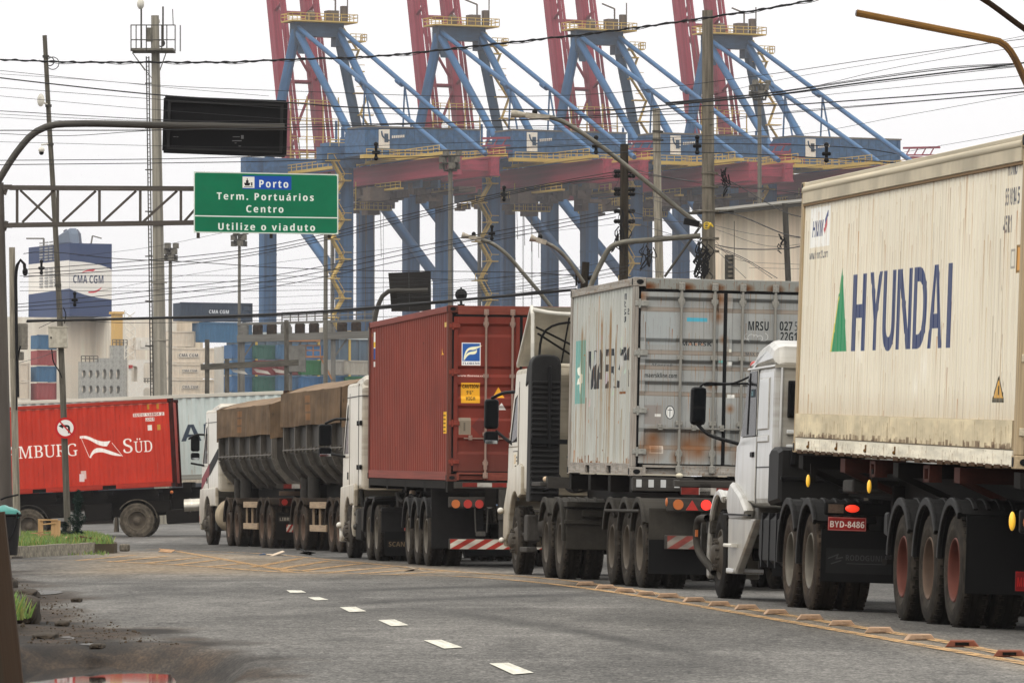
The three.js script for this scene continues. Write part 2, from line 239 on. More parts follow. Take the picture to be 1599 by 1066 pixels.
// ---------- traffic island ----------
const island = thing('traffic_island', 'grassy traffic island with whitewashed kerb', 'traffic island'); island.userData.kind = 'structure';
{
  const k0 = G(-40, 875), k1 = G(143, 864), k2 = G(178, 860.5), n = 13, white = std([.9, .87, .8], .85, 0, { map: concreteMap });
  const kx = (d) => d < 117.4 ? -8.72 - (117.4 - d) * .093 : -8.2 - Math.max(0, d - 119) * .1, soil = new THREE.Shape();
  soil.moveTo(-30, 100); for (let d = 100; d <= 139; d += 1) soil.lineTo(kx(d) - .06, d); soil.lineTo(-30, 139);
  mesh(island, 'soil', new THREE.ExtrudeGeometry(soil, { depth: .2, bevelEnabled: false }).rotateX(-Math.PI / 2), std([.07, .055, .035], .95));
  for (let i = 0; i < n; i++) {
    const a = k0.clone().lerp(k1, i / n), b = k0.clone().lerp(k1, (i + 1) / n - .0015), h = .22 + rnd(-.008, .012);
    mesh(island, 'kerb_stone', rotd(beam(a.setY(h / 2), b.setY(h / 2), .16, h), a.x, a.y, a.z, 0), white);
  }
  for (const [a, b, h] of [[k1, k1.clone().lerp(k2, .48), .23], [k1.clone().lerp(k2, .5), k2, .22], [G(180, 861), G(200, 860.2), .16]]) mesh(island, 'kerb_stone', rotd(bx(b.x - a.x, h, .3, (a.x + b.x) / 2, h / 2, (a.z + b.z) / 2, .04), a.x, 0, a.z, 0, -.1), M.concreteDark);
}
function blades(n, place, hMin, hMax, w) {
  const pos = [], col = [];
  for (let i = 0; i < n; i++) {
    const p = place(), a = rnd(6.28), h = rnd(hMin, hMax), dx = Math.cos(a) * w, dz = Math.sin(a) * w, bend = rnd(-.5, .5) * h, c = rnd(.7, 1.25), yel = rnd() < .28;
    const A = [p.x - dx, p.y, p.z - dz], B = [p.x + dx, p.y, p.z + dz], C = [p.x + bend * .4 + dx * .6, p.y + h * .6, p.z + dz * .6], E = [p.x + bend, p.y + h, p.z + rnd(-.05, .05)];
    pos.push(...A, ...B, ...C, ...A, ...C, ...E); for (let k = 0; k < 6; k++) col.push(...(yel ? [.26 * c, .26 * c, .06 * c] : [.13 * c, .235 * c, .035 * c]));
  }
  const g = new THREE.BufferGeometry(); g.setAttribute('position', new THREE.Float32BufferAttribute(pos, 3)); g.setAttribute('color', new THREE.Float32BufferAttribute(col, 3)); g.computeVertexNormals(); return g;
}
const bladeMat = new THREE.MeshPhysicalMaterial({ vertexColors: true, roughness: .8, transmission: .3, thickness: 0 });
tag(mesh(scene, 'grass', blades(22000, () => { const d = 104 + 34 * rnd(), kx = d < 117.4 ? -8.85 - (117.4 - d) * .093 : -8.3 - Math.max(0, d - 119) * .1; return V(kx - rnd() * 4.2, .2, -d); }, .07, .2, .012), bladeMat), 'bright green grass growing on the traffic island', 'grass', null, 'stuff');
tag(mesh(scene, 'weeds', [blades(380, () => { const p = G(4 + rnd(18), 985, 0); return V(p.x + rnd(-.1, .1), .1, p.z + rnd(-1, 1)); }, .06, .26, .006), blades(240, () => { const p = G(60 + rnd(110), 867 - rnd(4)); return V(p.x, 0, p.z); }, .03, .11, .012)], bladeMat), 'rough weeds along the kerb and beside the boulders', 'weeds', null, 'stuff');
// ---------- containers ----------
const css = (a) => 'rgb(' + a.map(Math.round).join(',') + ')';
function weather(c, w, h, n, colours, maxLen, s = 3, alpha = .3) {      // rust and dirt runs, scrapes
  let k = s * 7919; const r = () => { k = (k * 1103515245 + 12345) & 0x7fffffff; return k / 0x7fffffff; };
  for (let i = 0; i < n; i++) {
    const x = r() * w, y = r() * h, L = r() * maxLen * h, wd = .5 + r() * r() * w * .004, col = colours[Math.floor(r() * colours.length)], g = c.createLinearGradient(0, y, 0, y + L), al = alpha * (.25 + r());
    g.addColorStop(0, `rgba(${col},${al})`); g.addColorStop(1, `rgba(${col},0)`); c.fillStyle = g; c.fillRect(x, y, wd, L);
  }
}
function mottle(c, w, h, amp, sx, sy, s) {                               // uneven tone
  const im = c.getImageData(0, 0, w, h), d = im.data;
  for (let j = 0; j < h; j++) for (let i = 0; i < w; i++) { const k = 1 + amp * (fbm(i / w * sx, j / h * sy, s, 4) - .5) * 2, o = (j * w + i) * 4; d[o] *= k; d[o + 1] *= k; d[o + 2] *= k; }
  c.putImageData(im, 0, 0);
}
// text fitted into a box given in metres from the panel's front/left edge and its base
function write(c, px, H, text, x, y, w, h, colour, font = 'bold 100px sans-serif', blank = null) {
  c.save(); c.font = font; c.textBaseline = 'alphabetic'; c.fillStyle = colour;
  const m = c.measureText(text), asc = m.actualBoundingBoxAscent, wid = m.actualBoundingBoxRight + m.actualBoundingBoxLeft;
  c.translate(x * px, (H - y) * px); c.scale(w * px / wid, h * px / asc); c.fillText(text, m.actualBoundingBoxLeft, 0); c.restore();
}
const rect = (c, px, H, x, y, w, h, colour) => { c.fillStyle = colour; c.fillRect(x * px, (H - y - h) * px, w * px, h * px); };
const poly = (c, px, H, pts, colour) => { c.fillStyle = colour; c.beginPath(); pts.forEach(([x, y], i) => c[i ? 'lineTo' : 'moveTo'](x * px, (H - y) * px)); c.closePath(); c.fill(); };
const RUST = ['132,66,24', '96,54,28', '162,88,36'], GREYS = ['60,55,48', '90,80,66'];

/* o: name label L H pos rot[yaw,pitch,roll] side(material) frame(material) door(material) style
   local frame: origin at the rear bottom corner, x across, y up, -z towards the front of the lorry */
function container(o) {
  const { L, H } = o, Wd = 2.438, g = thing('shipping_container', o.label, 'shipping container', o.pos, o.rot.map(D));
  const post = .14, railB = .16, railT = .11, p0 = o.profile, P = p0(L - 2 * post);
  const sideAt = (x, dir) => (s, t, out) => V(x + dir * (.022 - out) , railB + t, -(L - post) + s);
  const hs = H - railB - railT;
  mesh(g, 'side_panel', sheet(P, hs, sideAt(0, 1)), o.side);
  if (o.far) { mesh(g, 'side_panel', sheet([[0, 0], [L - 2 * post, 0]], hs, sideAt(Wd, -1)), o.frame); mesh(g, 'end_panel', span(.1, Wd - .1, .1, H - .1, -.06, -.1), o.frame); }
  else mesh(g, 'side_panel', sheet(P, hs, sideAt(Wd, -1)), o.plain || o.frame);
  mesh(g, 'roof', sheet(corrugation(L - .3, .42, .02), Wd - .1, (s, t, out) => V(.05 + t, H - .02 + out, -L + .15 + s)), o.roofMat || o.frame);
  mesh(g, 'end_panel', span(.08, Wd - .08, .1, H - .08, -L + .04, -L + .08), o.plain || o.frame); mesh(g, 'underframe', span(.03, Wd - .03, .035, .13, -.12, -L + .12), M.chassis);
  for (const x of [0, Wd]) {
    const x0 = x ? Wd - .07 : 0, x1 = x ? Wd : .07, sg = x ? -1 : 1;
    for (const [z0, z1] of [[-.001, -post], [-L, -L + post]]) mesh(g, 'corner_post', span(x0, x ? x1 - .004 : x1, .118, H - .118, z0, z1, .012), o.postMat || o.frame);
    mesh(g, 'bottom_rail', o.slots ? [span(x0, x1, .02, railB + .004, -post, -L * .33 + .2), span(x0, x1, .02, railB + .004, -L * .33 - .2, -L * .67 + .2), span(x0, x1, .02, railB + .004, -L * .67 - .2, -L + post), span(x0, x1, railB - .03, railB + .002, -L * .33 + .2, -L * .33 - .2), span(x0, x1, railB - .03, railB + .002, -L * .67 + .2, -L * .67 - .2)] : [span(x0, x1, .02, railB, -post, -L + post)], o.railMat || o.frame);
    mesh(g, 'top_rail', span(x0, x1, H - railT, H - .006, -post, -L + post, .01), o.topMat || o.railMat || o.frame);
    for (const [z, dz] of [[0, -1], [-L, 1]]) for (const y of [0, H - .118]) {
      const c = mesh(g, 'corner_casting', span(x ? Wd - .16 : -.006, x ? Wd + .006 : .16, y, y + .118, z - dz * .006, z + dz * .178, .01), o.postMat || o.frame);
      mesh(c, 'casting_hole', [rotd(new THREE.CylinderGeometry(.032, .032, .02, 14), 0, 0, 0, 0, 0, Math.PI / 2).scale(1, 1.4, 1).translate(x ? Wd + .004 : -.004, y + .06, z + dz * .09), ...(z === 0 ? [new THREE.CylinderGeometry(.032, .032, .02, 14).rotateX(Math.PI / 2).scale(1.5, 1, 1).translate(x ? Wd - .08 : .08, y + .06, .004)] : [])], M.black);
    }
  }
  if (o.far) return g;
  // rear end: sill, header, two corrugated doors with lock rods
  mesh(g, 'door_sill', [span(.16, .2, .02, .15, -.09, -.002), span(.62, 1.82, .02, .15, -.09, -.002), span(2.24, 2.28, .02, .15, -.09, -.002), span(.16, 2.28, .118, .15, -.09, -.004), span(.2, 2.24, .03, .1, -.09, -.06)], o.sillMat || o.frame);
  mesh(g, 'door_header', span(.16, 2.28, H - .15, H - .004, -.09, -.002, .01), o.headMat || o.sillMat || o.frame);
  mesh(g, 'door_gasket', [span(.071, Wd - .071, .15, H - .15, -.1, -.09), span(1.195, 1.243, .15, H - .15, -.09, -.02), span(.071, Wd - .071, H - .185, H - .15, -.085, -.03), span(.071, Wd - .071, .15, .168, -.085, -.03), span(.071, .1, .15, H - .15, -.085, -.03), span(Wd - .1, Wd - .071, .15, H - .15, -.085, -.03)], M.black);
  for (const s of [0, 1]) {
    const a = s ? 1.243 : .1, b = s ? Wd - .1 : 1.195, y0 = .168, y1 = H - .185, dh = y1 - y0, prof = [[0, 0]];
    for (const [q0, q1] of o.recesses) prof.push([q0 - y0, 0], [q0 - y0 + .045, -.036], [q1 - y0 - .045, -.036], [q1 - y0, 0]); prof.push([dh, 0]);
    const frameW = .07, dm = mesh(g, 'door', [
      sheet(prof, b - a - 2 * frameW, (sv, t, out) => V(a + frameW + t, y0 + sv, -.024 + out)).applyMatrix4(new THREE.Matrix4()),
      span(a, a + frameW, y0, y1, -.06, -.014, .006), span(b - frameW, b, y0, y1, -.06, -.014, .006)], o.door);
    const uv = dm.geometry.attributes.uv, ps = dm.geometry.attributes.position; for (let i = 0; i < uv.count; i++) uv.setXY(i, ps.getX(i) / Wd, ps.getY(i) / H);   // print runs over both doors
    for (const [k, off] of (s ? [.197, .63] : [.53, .97]).entries()) {
      const x = a + off, rod = mesh(g, 'lock_rod', [bar(V(x, .06, .022), V(x, H - .06, .022), .019, 8), ...[.3, H * .27, H * .6, H - .3].map((y) => span(x - .045, x + .045, y - .03, y + .03, -.02, .034, .008)), span(x - .04, x + .04, H - .16, H - .06, 0, .05, .01), span(x - .04, x + .04, .05, .15, 0, .05, .01), span(x - .03, x + .03, H - .36, H - .2, 0, .036, .01), span(x - .03, x + .03, .19, .36, 0, .036, .01)], o.rodMat || M.steel);
      const hd = s ? (k ? -1 : -1) : (k ? -1 : -1); mesh(rod, 'rod_handle', [beam(V(x, H * .245, .03), V(x + hd * .36, H * .245, .03), .03, .016), span(x + hd * .22, x + hd * .28, H * .245 - .03, H * .245 + .05, -.02, .045, .006)], o.rodMat || M.steel);
    }
    for (const y of [.32, H * .33, H * .62, H - .34]) mesh(dm, 'hinge', [s ? span(b - .1, Wd - .02, y - .035, y + .035, -.012, .012, .008) : span(.02, a + .1, y - .035, y + .035, -.012, .012, .008), bar(V(s ? b + .02 : a - .02, y - .06, .004), V(s ? b + .02 : a - .02, y + .06, .004), .018, 8)], o.hingeMat || o.frame);
  }
  return g;
}
const RECESS_TALL = [[.45, .72], [1.0, 1.25], [1.36, 1.6], [1.72, 1.9], [2.38, 2.6]], RECESS = [[.36, .62], [1.06, 1.24], [1.4, 1.52], [1.6, 1.8], [2.16, 2.34]];

// white reefer with the tall blue lettering
{
  const L = 12.192 - .28, H = 2.896 - .27, px = 2048 / L, w = 2048, h = Math.round(H * px), Y = (y) => y - .16, X = (x) => x - .14;
  const map = canvas(w, h, (c) => {
    c.fillStyle = css([226, 217, 196]); c.fillRect(0, 0, w, h); mottle(c, w, h, .035, 9, 3, 5);
    const T = '#2f3d66', hh = .78; let x = X(3.37);
    // tall flag and wordmark
    poly(c, px, H, [[X(2.12), Y(1.07)], [X(3.1), Y(1.07)], [X(2.68), Y(1.93)]], '#1f8a58'); poly(c, px, H, [[X(2.06), Y(1.07)], [X(2.16), Y(1.07)], [X(2.68), Y(1.86)]], '#d8c85c');
    const run = [['H', .82, .2], ['Y', .72, .05], ['U', .72, .07], ['N', .82, .07], ['D', .74, .07], ['A', .74, .2], ['I', .2, 0]];
    for (const [ch, wd, gap] of run) { if (ch === 'I') rect(c, px, H, x, Y(1.07), wd, hh, T); else write(c, px, H, ch, x, Y(1.07), wd, hh, T); x += wd + gap; }
    rect(c, px, H, X(.52), Y(2.18), 1.28, .42, '#f1f0ea'); write(c, px, H, 'HMM', X(.66), Y(2.29), .72, .17, '#2c3a68', 'italic bold 100px sans-serif'); poly(c, px, H, [[X(1.4), Y(2.36)], [X(1.62), Y(2.5)], [X(1.62), Y(2.4)], [X(1.46), Y(2.3)]], '#c0505a'); poly(c, px, H, [[X(1.46), Y(2.46)], [X(1.66), Y(2.56)], [X(1.66), Y(2.5)], [X(1.5), Y(2.41)]], '#3a4a80');
    write(c, px, H, 'www.hmm21.com', X(.52), Y(2.06), 1.2, .09, '#4a4c52');
    write(c, px, H, 'HDMU', X(11.3), Y(2.56), .42, .14, '#5a5a5e'); write(c, px, H, '559814 5', X(11.22), Y(2.3), .62, .15, '#56565a'); write(c, px, H, '45R1', X(11.16), Y(2.06), .38, .15, '#5a5a5e');
    rect(c, px, H, X(11.55), Y(1.74), .2, .17, '#9a958a'); rect(c, px, H, X(11.58), Y(1.76), .14, .13, '#d9d4c4'); rect(c, px, H, X(11.8), Y(1.7), .22, .24, '#7a5a20'); rect(c, px, H, X(11.83), Y(1.72), .16, .2, '#dc9a3c');
    poly(c, px, H, [[X(10.92), Y(.6)], [X(11.46), Y(.6)], [X(11.2), Y(.82)]], '#33301f'); poly(c, px, H, [[X(10.98), Y(.612)], [X(11.4), Y(.612)], [X(11.2), Y(.79)]], '#d5a24a'); rect(c, px, H, X(11.17), Y(.64), .06, .08, '#33301f'); rect(c, px, H, X(10.92), Y(.575), .54, .022, '#33301f');
    for (let i = 1; i < 90; i++) { const xx = i / 90 * w, k = fbm(i * 3.3, 1, 9); c.fillStyle = `rgba(120,100,66,${.1 + .3 * k * k})`; c.fillRect(xx, 0, 1 + k * 2, h); }
    weather(c, w, h, 700, ['156,112,60', '134,98,56', '110,92,70'], .8, 4, .3); weather(c, w, h, 110, RUST, .25, 5, .6); weather(c, w, h * .3, 200, ['150,92,44', '120,84,50'], 1.2, 12, .4); weather(c, w, h * .12, 160, ['140,96,50'], .9, 8, .4);
    const gr = c.createLinearGradient(0, h * .8, 0, h); gr.addColorStop(0, 'rgba(120,96,64,0)'); gr.addColorStop(1, 'rgba(120,96,64,.34)'); c.fillStyle = gr; c.fillRect(0, h * .8, w, h * .2);
    c.strokeStyle = 'rgba(90,80,66,.5)'; c.lineWidth = 1.5; c.beginPath(); c.moveTo(w * .915, h * .3); c.lineTo(w * .93, h * .52); c.lineTo(w * .945, h * .8); c.stroke();
    for (const [a, b, r] of [[.62, .72, 40], [.585, .79, 30], [.31, .66, 34]]) { const q = c.createRadialGradient(a * w, b * h, 2, a * w, b * h, r); q.addColorStop(0, 'rgba(246,243,232,.55)'); q.addColorStop(1, 'rgba(246,243,232,0)'); c.fillStyle = q; c.fillRect(0, 0, w, h); }
  });
  const creamFrame = std([.62, .56, .44], .55, 0, { map: grimeMap }), creamRust = std([.46, .36, .24], .75, 0, { map: rustMap.clone() }), creamClean = std([.72, .69, .6], .5, 0, { map: streakMap });
  const g = container({ label: 'tall cream refrigerated container with a green sail and HYUNDAI in blue letters', L: 12.192, H: 2.896, pos: V(4.338, 1.396, -48.972), rot: [6.21, 1.14, -1.89],
    side: std(0xffffff, .5, 0, { map }), frame: creamFrame, railMat: creamClean, topMat: creamFrame, postMat: std([.5, .4, .27], .75, 0, { map: grimeMap }), door: creamFrame, recesses: [[.4, .5]],
    profile: (l) => { const out = [[0, 0]], n = 55; for (let i = 1; i < n; i++) { const s = i * l / n, deep = i % 4 ? .006 : .011; out.push([s - .02, 0], [s - .008, -deep], [s + .008, -deep], [s + .02, 0]); } out.push([l, 0]); return out; } });
  // kick plate, top belt with rivet tabs and seam: their own pieces on the visible side
  const stained = (hex, s, low) => std(0xffffff, .65, 0, { map: canvas(1024, 64, (c) => { c.fillStyle = hex; c.fillRect(0, 0, 1024, 64); mottle(c, 1024, 64, .16, 24, 2, s); weather(c, 1024, 64, 420, ['112,78,44', '90,66,44', '150,124,90'], 1.2, s, .4); for (let i = 0; i < 200; i++) { c.fillStyle = `rgba(70,48,30,${.1 + .5 * hash(i, s, 2)})`; c.fillRect(hash(i, 1, s) * 1024, 64 - hash(i, 3, s) * low, 2 + 12 * hash(i, 5, s), low); } }) });
  const strip = (x, y0, y1) => quad(V(x, y0, -12.04), V(x, y0, -.16), V(x, y1, -.16), V(x, y1, -12.04));
  mesh(g, 'kick_plate', [prof([[-.16, .165], [-.16, .42], [-12.04, .42], [-12.04, .165]], -.008, .018, .004)], std([.5, .42, .3], .65, 0, { map: grimeMap }));
  mesh(g, 'kick_face', strip(-.0105, .17, .415), stained('#c9bb9c', 5, 16)); mesh(g, 'rail_face', strip(-.0035, .03, .155), stained('#d9d2bf', 9, 4));
  mesh(g, 'upper_belt', [prof([[-.15, 2.66], [-.15, 2.79], [-12.05, 2.79], [-12.05, 2.66]], -.012, .02, .006), cylz(.045, 11.9, .02, 2.81, -6.1, 10)], creamFrame);
  mesh(g, 'belt_seam', prof([[-.15, 2.635], [-.15, 2.657], [-12.05, 2.657], [-12.05, 2.635]], -.003, .02), std([.2, .13, .07], .9));
  for (let i = 0; i < 9; i++) mesh(g, 'rail_tab', span(-.006, .004, 2.735, 2.775, -1.1 - i * 1.3, -1.16 - i * 1.3), M.rust);
  for (const z of [-5.9, -7.55, -9.3, -11.1]) mesh(g, 'drain_tab', [span(-.012, .01, .06, .13, z, z - .05, .005), ball(.02, -.012, .07, z - .02)], M.rust);
  mesh(g, 'lower_lip', Array.from({ length: 30 }, (_, i) => span(-.003, .03, .004 - (i % 3) * .006, .03, -.3 - i * .39, -.58 - i * .39)), creamRust);
}
// maroon high-cube with the leasing company's square
{
  const L = 12.192 - .28, H = 2.896 - .27, w = 2048, px = w / L, h = Math.round(H * px), X = (x) => x - .14, Y = (y) => y - .16;
  const side = canvas(w, h, (c) => {
    c.fillStyle = css([116, 51, 40]); c.fillRect(0, 0, w, h); mottle(c, w, h, .12, 14, 4, 15);
    for (let i = 0; i < 43; i++) { c.fillStyle = 'rgba(210,140,120,.22)'; c.fillRect((i + .12) / 43 * w, 0, 2, h); }
    weather(c, w, h, 380, ['80,34,28', '170,90,74', '60,44,40'], .35, 14, .35); weather(c, w, h, 90, ['60,28,24', '40,34,34'], .18, 18, .6);
    rect(c, px, H, X(.62), Y(2.36), .2, .34, '#e8e8e4'); rect(c, px, H, X(.64), Y(2.42), .16, .1, '#e2b93a'); rect(c, px, H, X(.64), Y(2.2), .16, .2, '#2d4c8c'); rect(c, px, H, X(.66), Y(2.06), .16, .1, '#d4d4d0'); rect(c, px, H, X(.28), Y(2.62), .12, .06, '#e2c33a');
    poly(c, px, H, [[X(11.0), Y(2.1)], [X(11.3), Y(2.1)], [X(11.15), Y(2.24)]], '#e6bb3c'); rect(c, px, H, X(11.38), Y(.79), .46, .36, '#e2ae2e'); for (let i = 0; i < 5; i++) rect(c, px, H, X(11.46), Y(.82) + i * .065, .3, .02, '#5a4516'); for (let i = 0; i < 4; i++) rect(c, px, H, X(11.4) + i * .12, Y(2.6) - (i % 2) * .05, .05, .08, '#d8c070');
  });
  const pd = 512 / 2.438, hd = Math.round(2.896 * pd), HD = 2.896;
  const door = canvas(512, hd, (c) => {
    c.fillStyle = css([112, 46, 36]); c.fillRect(0, 0, 512, hd); mottle(c, 512, hd, .1, 6, 7, 23);
    rect(c, pd, HD, .23, 1.91, .315, .375, '#f0eeea'); rect(c, pd, HD, .244, 1.98, .287, .29, '#2c5aa0');
    for (const [dx, dy, k] of [[0, 0, 1], [0, -.075, .78]]) { c.fillStyle = '#f0edc8'; c.beginPath(); const p = (x, y) => [x * pd, (HD - y) * pd]; c.moveTo(...p(.26, 2.0 + dy * .2)); c.bezierCurveTo(...p(.28, 2.13 + dy), ...p(.3, 2.2 + dy), ...p(.4, 2.215 + dy)); c.bezierCurveTo(...p(.46, 2.222 + dy), ...p(.5 * k + .08, 2.23 + dy), ...p(.525 * k + .07, 2.255 + dy)); c.bezierCurveTo(...p(.5, 2.19 + dy), ...p(.46, 2.16 + dy), ...p(.39, 2.165 + dy)); c.bezierCurveTo(...p(.32, 2.17 + dy), ...p(.3, 2.08 + dy), ...p(.26, 2.0 + dy * .2)); c.fill(); }
    write(c, pd, HD, 'FLORENS', .245, 1.925, .285, .04, '#2a3550', 'bold 100px serif'); write(c, pd, HD, 'www.florens.com', .16, 1.725, .5, .034, '#e8dcd4', '100px serif');
    rect(c, pd, HD, .225, 1.29, .315, .335, '#e3a52c'); write(c, pd, HD, 'CAUTION', .25, 1.535, .265, .062, '#2a2412'); write(c, pd, HD, "9'6\"", .32, 1.435, .11, .062, '#2a2412'); write(c, pd, HD, 'HIGH', .31, 1.335, .15, .062, '#2a2412');
    rect(c, pd, HD, .19, .77, .2, .28, '#8f8272'); rect(c, pd, HD, .2, .78, .18, .26, '#7d7263'); rect(c, pd, HD, .27, .83, .03, .14, '#5e564a');
    poly(c, pd, HD, [[.4, .91], [.54, 1.06], [.68, .91], [.54, .76]], 'rgba(90,46,44,.8)'); poly(c, pd, HD, [[.75, 1.38], [.95, 1.38], [.85, 1.56]], '#e8a62c'); poly(c, pd, HD, [[.8, 1.18], [.9, 1.3], [.98, 1.18]], '#ddd9d4');
    write(c, pd, HD, 'FBIU 516207 8', 1.5, 2.16, .7, .1, '#efe6dd'); write(c, pd, HD, '45G1', 1.9, 2.0, .3, .1, '#efe6dd');
    weather(c, 512, hd, 120, ['90,40,32', '60,30,26', '150,86,70'], .3, 24, .4); const gr = c.createLinearGradient(0, hd * .72, 0, hd); gr.addColorStop(0, 'rgba(70,56,52,0)'); gr.addColorStop(1, 'rgba(70,56,52,.5)'); c.fillStyle = gr; c.fillRect(0, hd * .7, 512, hd * .3);
  });
  const frame = std([.25, .05, .036], .6, 0, { map: grimeMap });
  container({ label: 'maroon high corrugated container with the blue FLORENS square on its door', L: 12.192, H: 2.896, pos: V(-1.07, 1.421, -93.6), rot: [7.6, .41, -.37], side: std(0xffffff, .6, 0, { map: side }), door: std(0xffffff, .55, 0, { map: door }), frame, postMat: std([.14, .045, .035], .7, 0, { map: grimeMap }), railMat: frame, recesses: RECESS_TALL, profile: (l) => corrugation(l, .278, .036, .3, .22), sillMat: std([.22, .06, .045], .7, 0, { map: grimeMap }), rodMat: std([.34, .24, .21], .6, .1, { map: grimeMap }) });
}
// grey, rust-streaked twenty-foot box
{
  const L = 6.058 - .28, H = 2.591 - .27, w = 1536, px = w / L, h = Math.round(H * px), X = (x) => x - .14, Y = (y) => y - .16;
  const side = canvas(w, h, (c) => {
    c.fillStyle = css([176, 177, 170]); c.fillRect(0, 0, w, h); mottle(c, w, h, .07, 12, 4, 35);
    rect(c, px, H, X(.46), Y(.98), 1.02, .88, '#74a49d'); poly(c, px, H, [[X(.6), Y(1.46)], [X(.8), Y(1.5)], [X(.9), Y(1.66)], [X(1.0), Y(1.4)], [X(1.2), Y(1.34)], [X(1.02), Y(1.26)], [X(1.0), Y(1.1)], [X(.84), Y(1.26)], [X(.62), Y(1.24)], [X(.78), Y(1.36)]], '#e9ecdf');
    c.save(); let x = X(1.66); for (const [ch, wd] of [['M', .8], ['A', .62], ['E', .5], ['R', .5], ['S', .5], ['K', .62]]) { write(c, px, H, ch, x, Y(1.17), wd, .53, '#33373b'); x += wd + .09; } c.restore();
    let q = 5; const r = () => { q = (q * 1103515245 + 12345) & 0x7fffffff; return q / 0x7fffffff; };
    rect(c, px, H, X(4.72), Y(1.1), .72, .42, '#a8aaa4'); poly(c, px, H, [[X(4.2), Y(1.2)], [X(4.56), Y(1.7)], [X(4.7), Y(1.7)], [X(4.5), Y(1.15)]], '#b0b1aa');
    for (let i = 0; i < 22; i++) poly(c, px, H, [[0, 0], [.05, .03], [.08, .12], [.02, .1]].map(([a, b]) => [a * (.5 + r() * 2), b * (.5 + r() * 2)]).map(((ox, oy) => ([a, b]) => [ox + a, oy + b])(X(1.6 + r() * 3.6), Y(.9 + r() * .9))), css([170 + r() * 30, 168 + r() * 28, 158 + r() * 26]));
    for (const [t, yy] of [['M', 2.36], ['R', 2.26], ['S', 2.16], ['U', 2.06]]) write(c, px, H, t, X(5.06), Y(yy) - .04, .1, .08, '#3c4044'); write(c, px, H, '0 2 7', X(5.3), Y(2.12), .22, .08, '#3c4044');
    weather(c, w, h, 620, ['124,108,80', '110,84,54', '150,128,90', '96,98,96'], .8, 33, .42); weather(c, w, h, 190, RUST, .3, 36, .85); weather(c, w, h, 46, RUST, .95, 39, .6);
    for (let i = 0; i < 34; i++) { const g2 = c.createLinearGradient(0, 0, 0, h), x0 = r() * w, y0 = r() * .7; g2.addColorStop(y0, 'rgba(120,88,52,0)'); g2.addColorStop(Math.min(1, y0 + .06), 'rgba(124,86,46,.5)'); g2.addColorStop(1, 'rgba(124,96,62,.12)'); c.fillStyle = g2; c.fillRect(x0, 0, 4 + r() * 16, h); }
    for (let i = 0; i < 70; i++) { c.fillStyle = `rgba(${RUST[i % 3]},${.3 + r() * .5})`; c.fillRect(r() * w, (r() * .9 + .1) * h, 1 + r() * 5, 2 + r() * 14); } rect(c, px, H, X(4.75), Y(1.08), .6, .03, '#7a4e2c'); rect(c, px, H, X(4.9), Y(.3), .05, .42, '#9a5424');
    for (let i = 0; i < 120; i++) { c.fillStyle = `rgba(110,60,26,${.2 + r() * .6})`; c.fillRect(r() * w, h - r() * r() * h * .06, 2 + r() * 10, h * .06); }
  });
  const pd = 768 / 2.438, HD = 2.591, hd = Math.round(HD * pd);
  const door = canvas(768, hd, (c) => {
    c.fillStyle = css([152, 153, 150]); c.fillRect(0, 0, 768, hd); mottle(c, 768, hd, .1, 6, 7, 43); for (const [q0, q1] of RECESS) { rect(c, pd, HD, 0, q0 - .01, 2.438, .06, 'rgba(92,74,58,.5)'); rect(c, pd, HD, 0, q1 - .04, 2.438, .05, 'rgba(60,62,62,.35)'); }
    rect(c, pd, HD, .15, 1.72, .42, .42, 'rgba(160,166,166,.7)'); rect(c, pd, HD, .71, 2.03, .27, .05, '#4fa6bd'); write(c, pd, HD, 'MAERSK', .65, 1.715, .4, .052, '#34383c'); for (const x of [.75, .83, .91]) rect(c, pd, HD, x, 1.72, .03, .03, '#b08a74');
    write(c, pd, HD, 'Maersk', .25, 1.44, .3, .035, '#5b5f60', 'italic bold 100px serif'); write(c, pd, HD, 'maerskline.com', .165, 1.29, .43, .06, '#1d2023');
    rect(c, pd, HD, .175, .68, .225, .25, '#8b8580'); rect(c, pd, HD, .31, .78, .08, .036, '#d8d6d0'); c.fillStyle = '#e2e2de'; c.beginPath(); c.ellipse(.51 * pd, (HD - .84) * pd, .056 * pd, .082 * pd, 0, 0, 7); c.fill(); c.strokeStyle = '#2c3136'; c.lineWidth = 3; c.stroke(); c.lineWidth = 2.5; c.beginPath(); c.moveTo(.51 * pd, (HD - .9) * pd); c.lineTo(.51 * pd, (HD - .78) * pd); c.moveTo(.48 * pd, (HD - .87) * pd); c.lineTo(.54 * pd, (HD - .87) * pd); c.stroke();
    rect(c, pd, HD, .25, .3, .18, .1, '#d2d2cc'); for (let i = 0; i < 3; i++) rect(c, pd, HD, .27, .32 + i * .025, .14, .012, '#6a6a66');
    write(c, pd, HD, 'MRSU', 1.525, 1.935, .27, .12, '#1c2023', 'bold 100px sans-serif'); write(c, pd, HD, '027', 1.94, 1.94, .17, .12, '#1c2023', 'bold 100px sans-serif'); write(c, pd, HD, '22G1', 1.95, 1.8, .22, .12, '#1c2023', 'bold 100px sans-serif'); write(c, pd, HD, '513 4', 2.14, 1.94, .2, .12, '#24282b', '100px sans-serif');
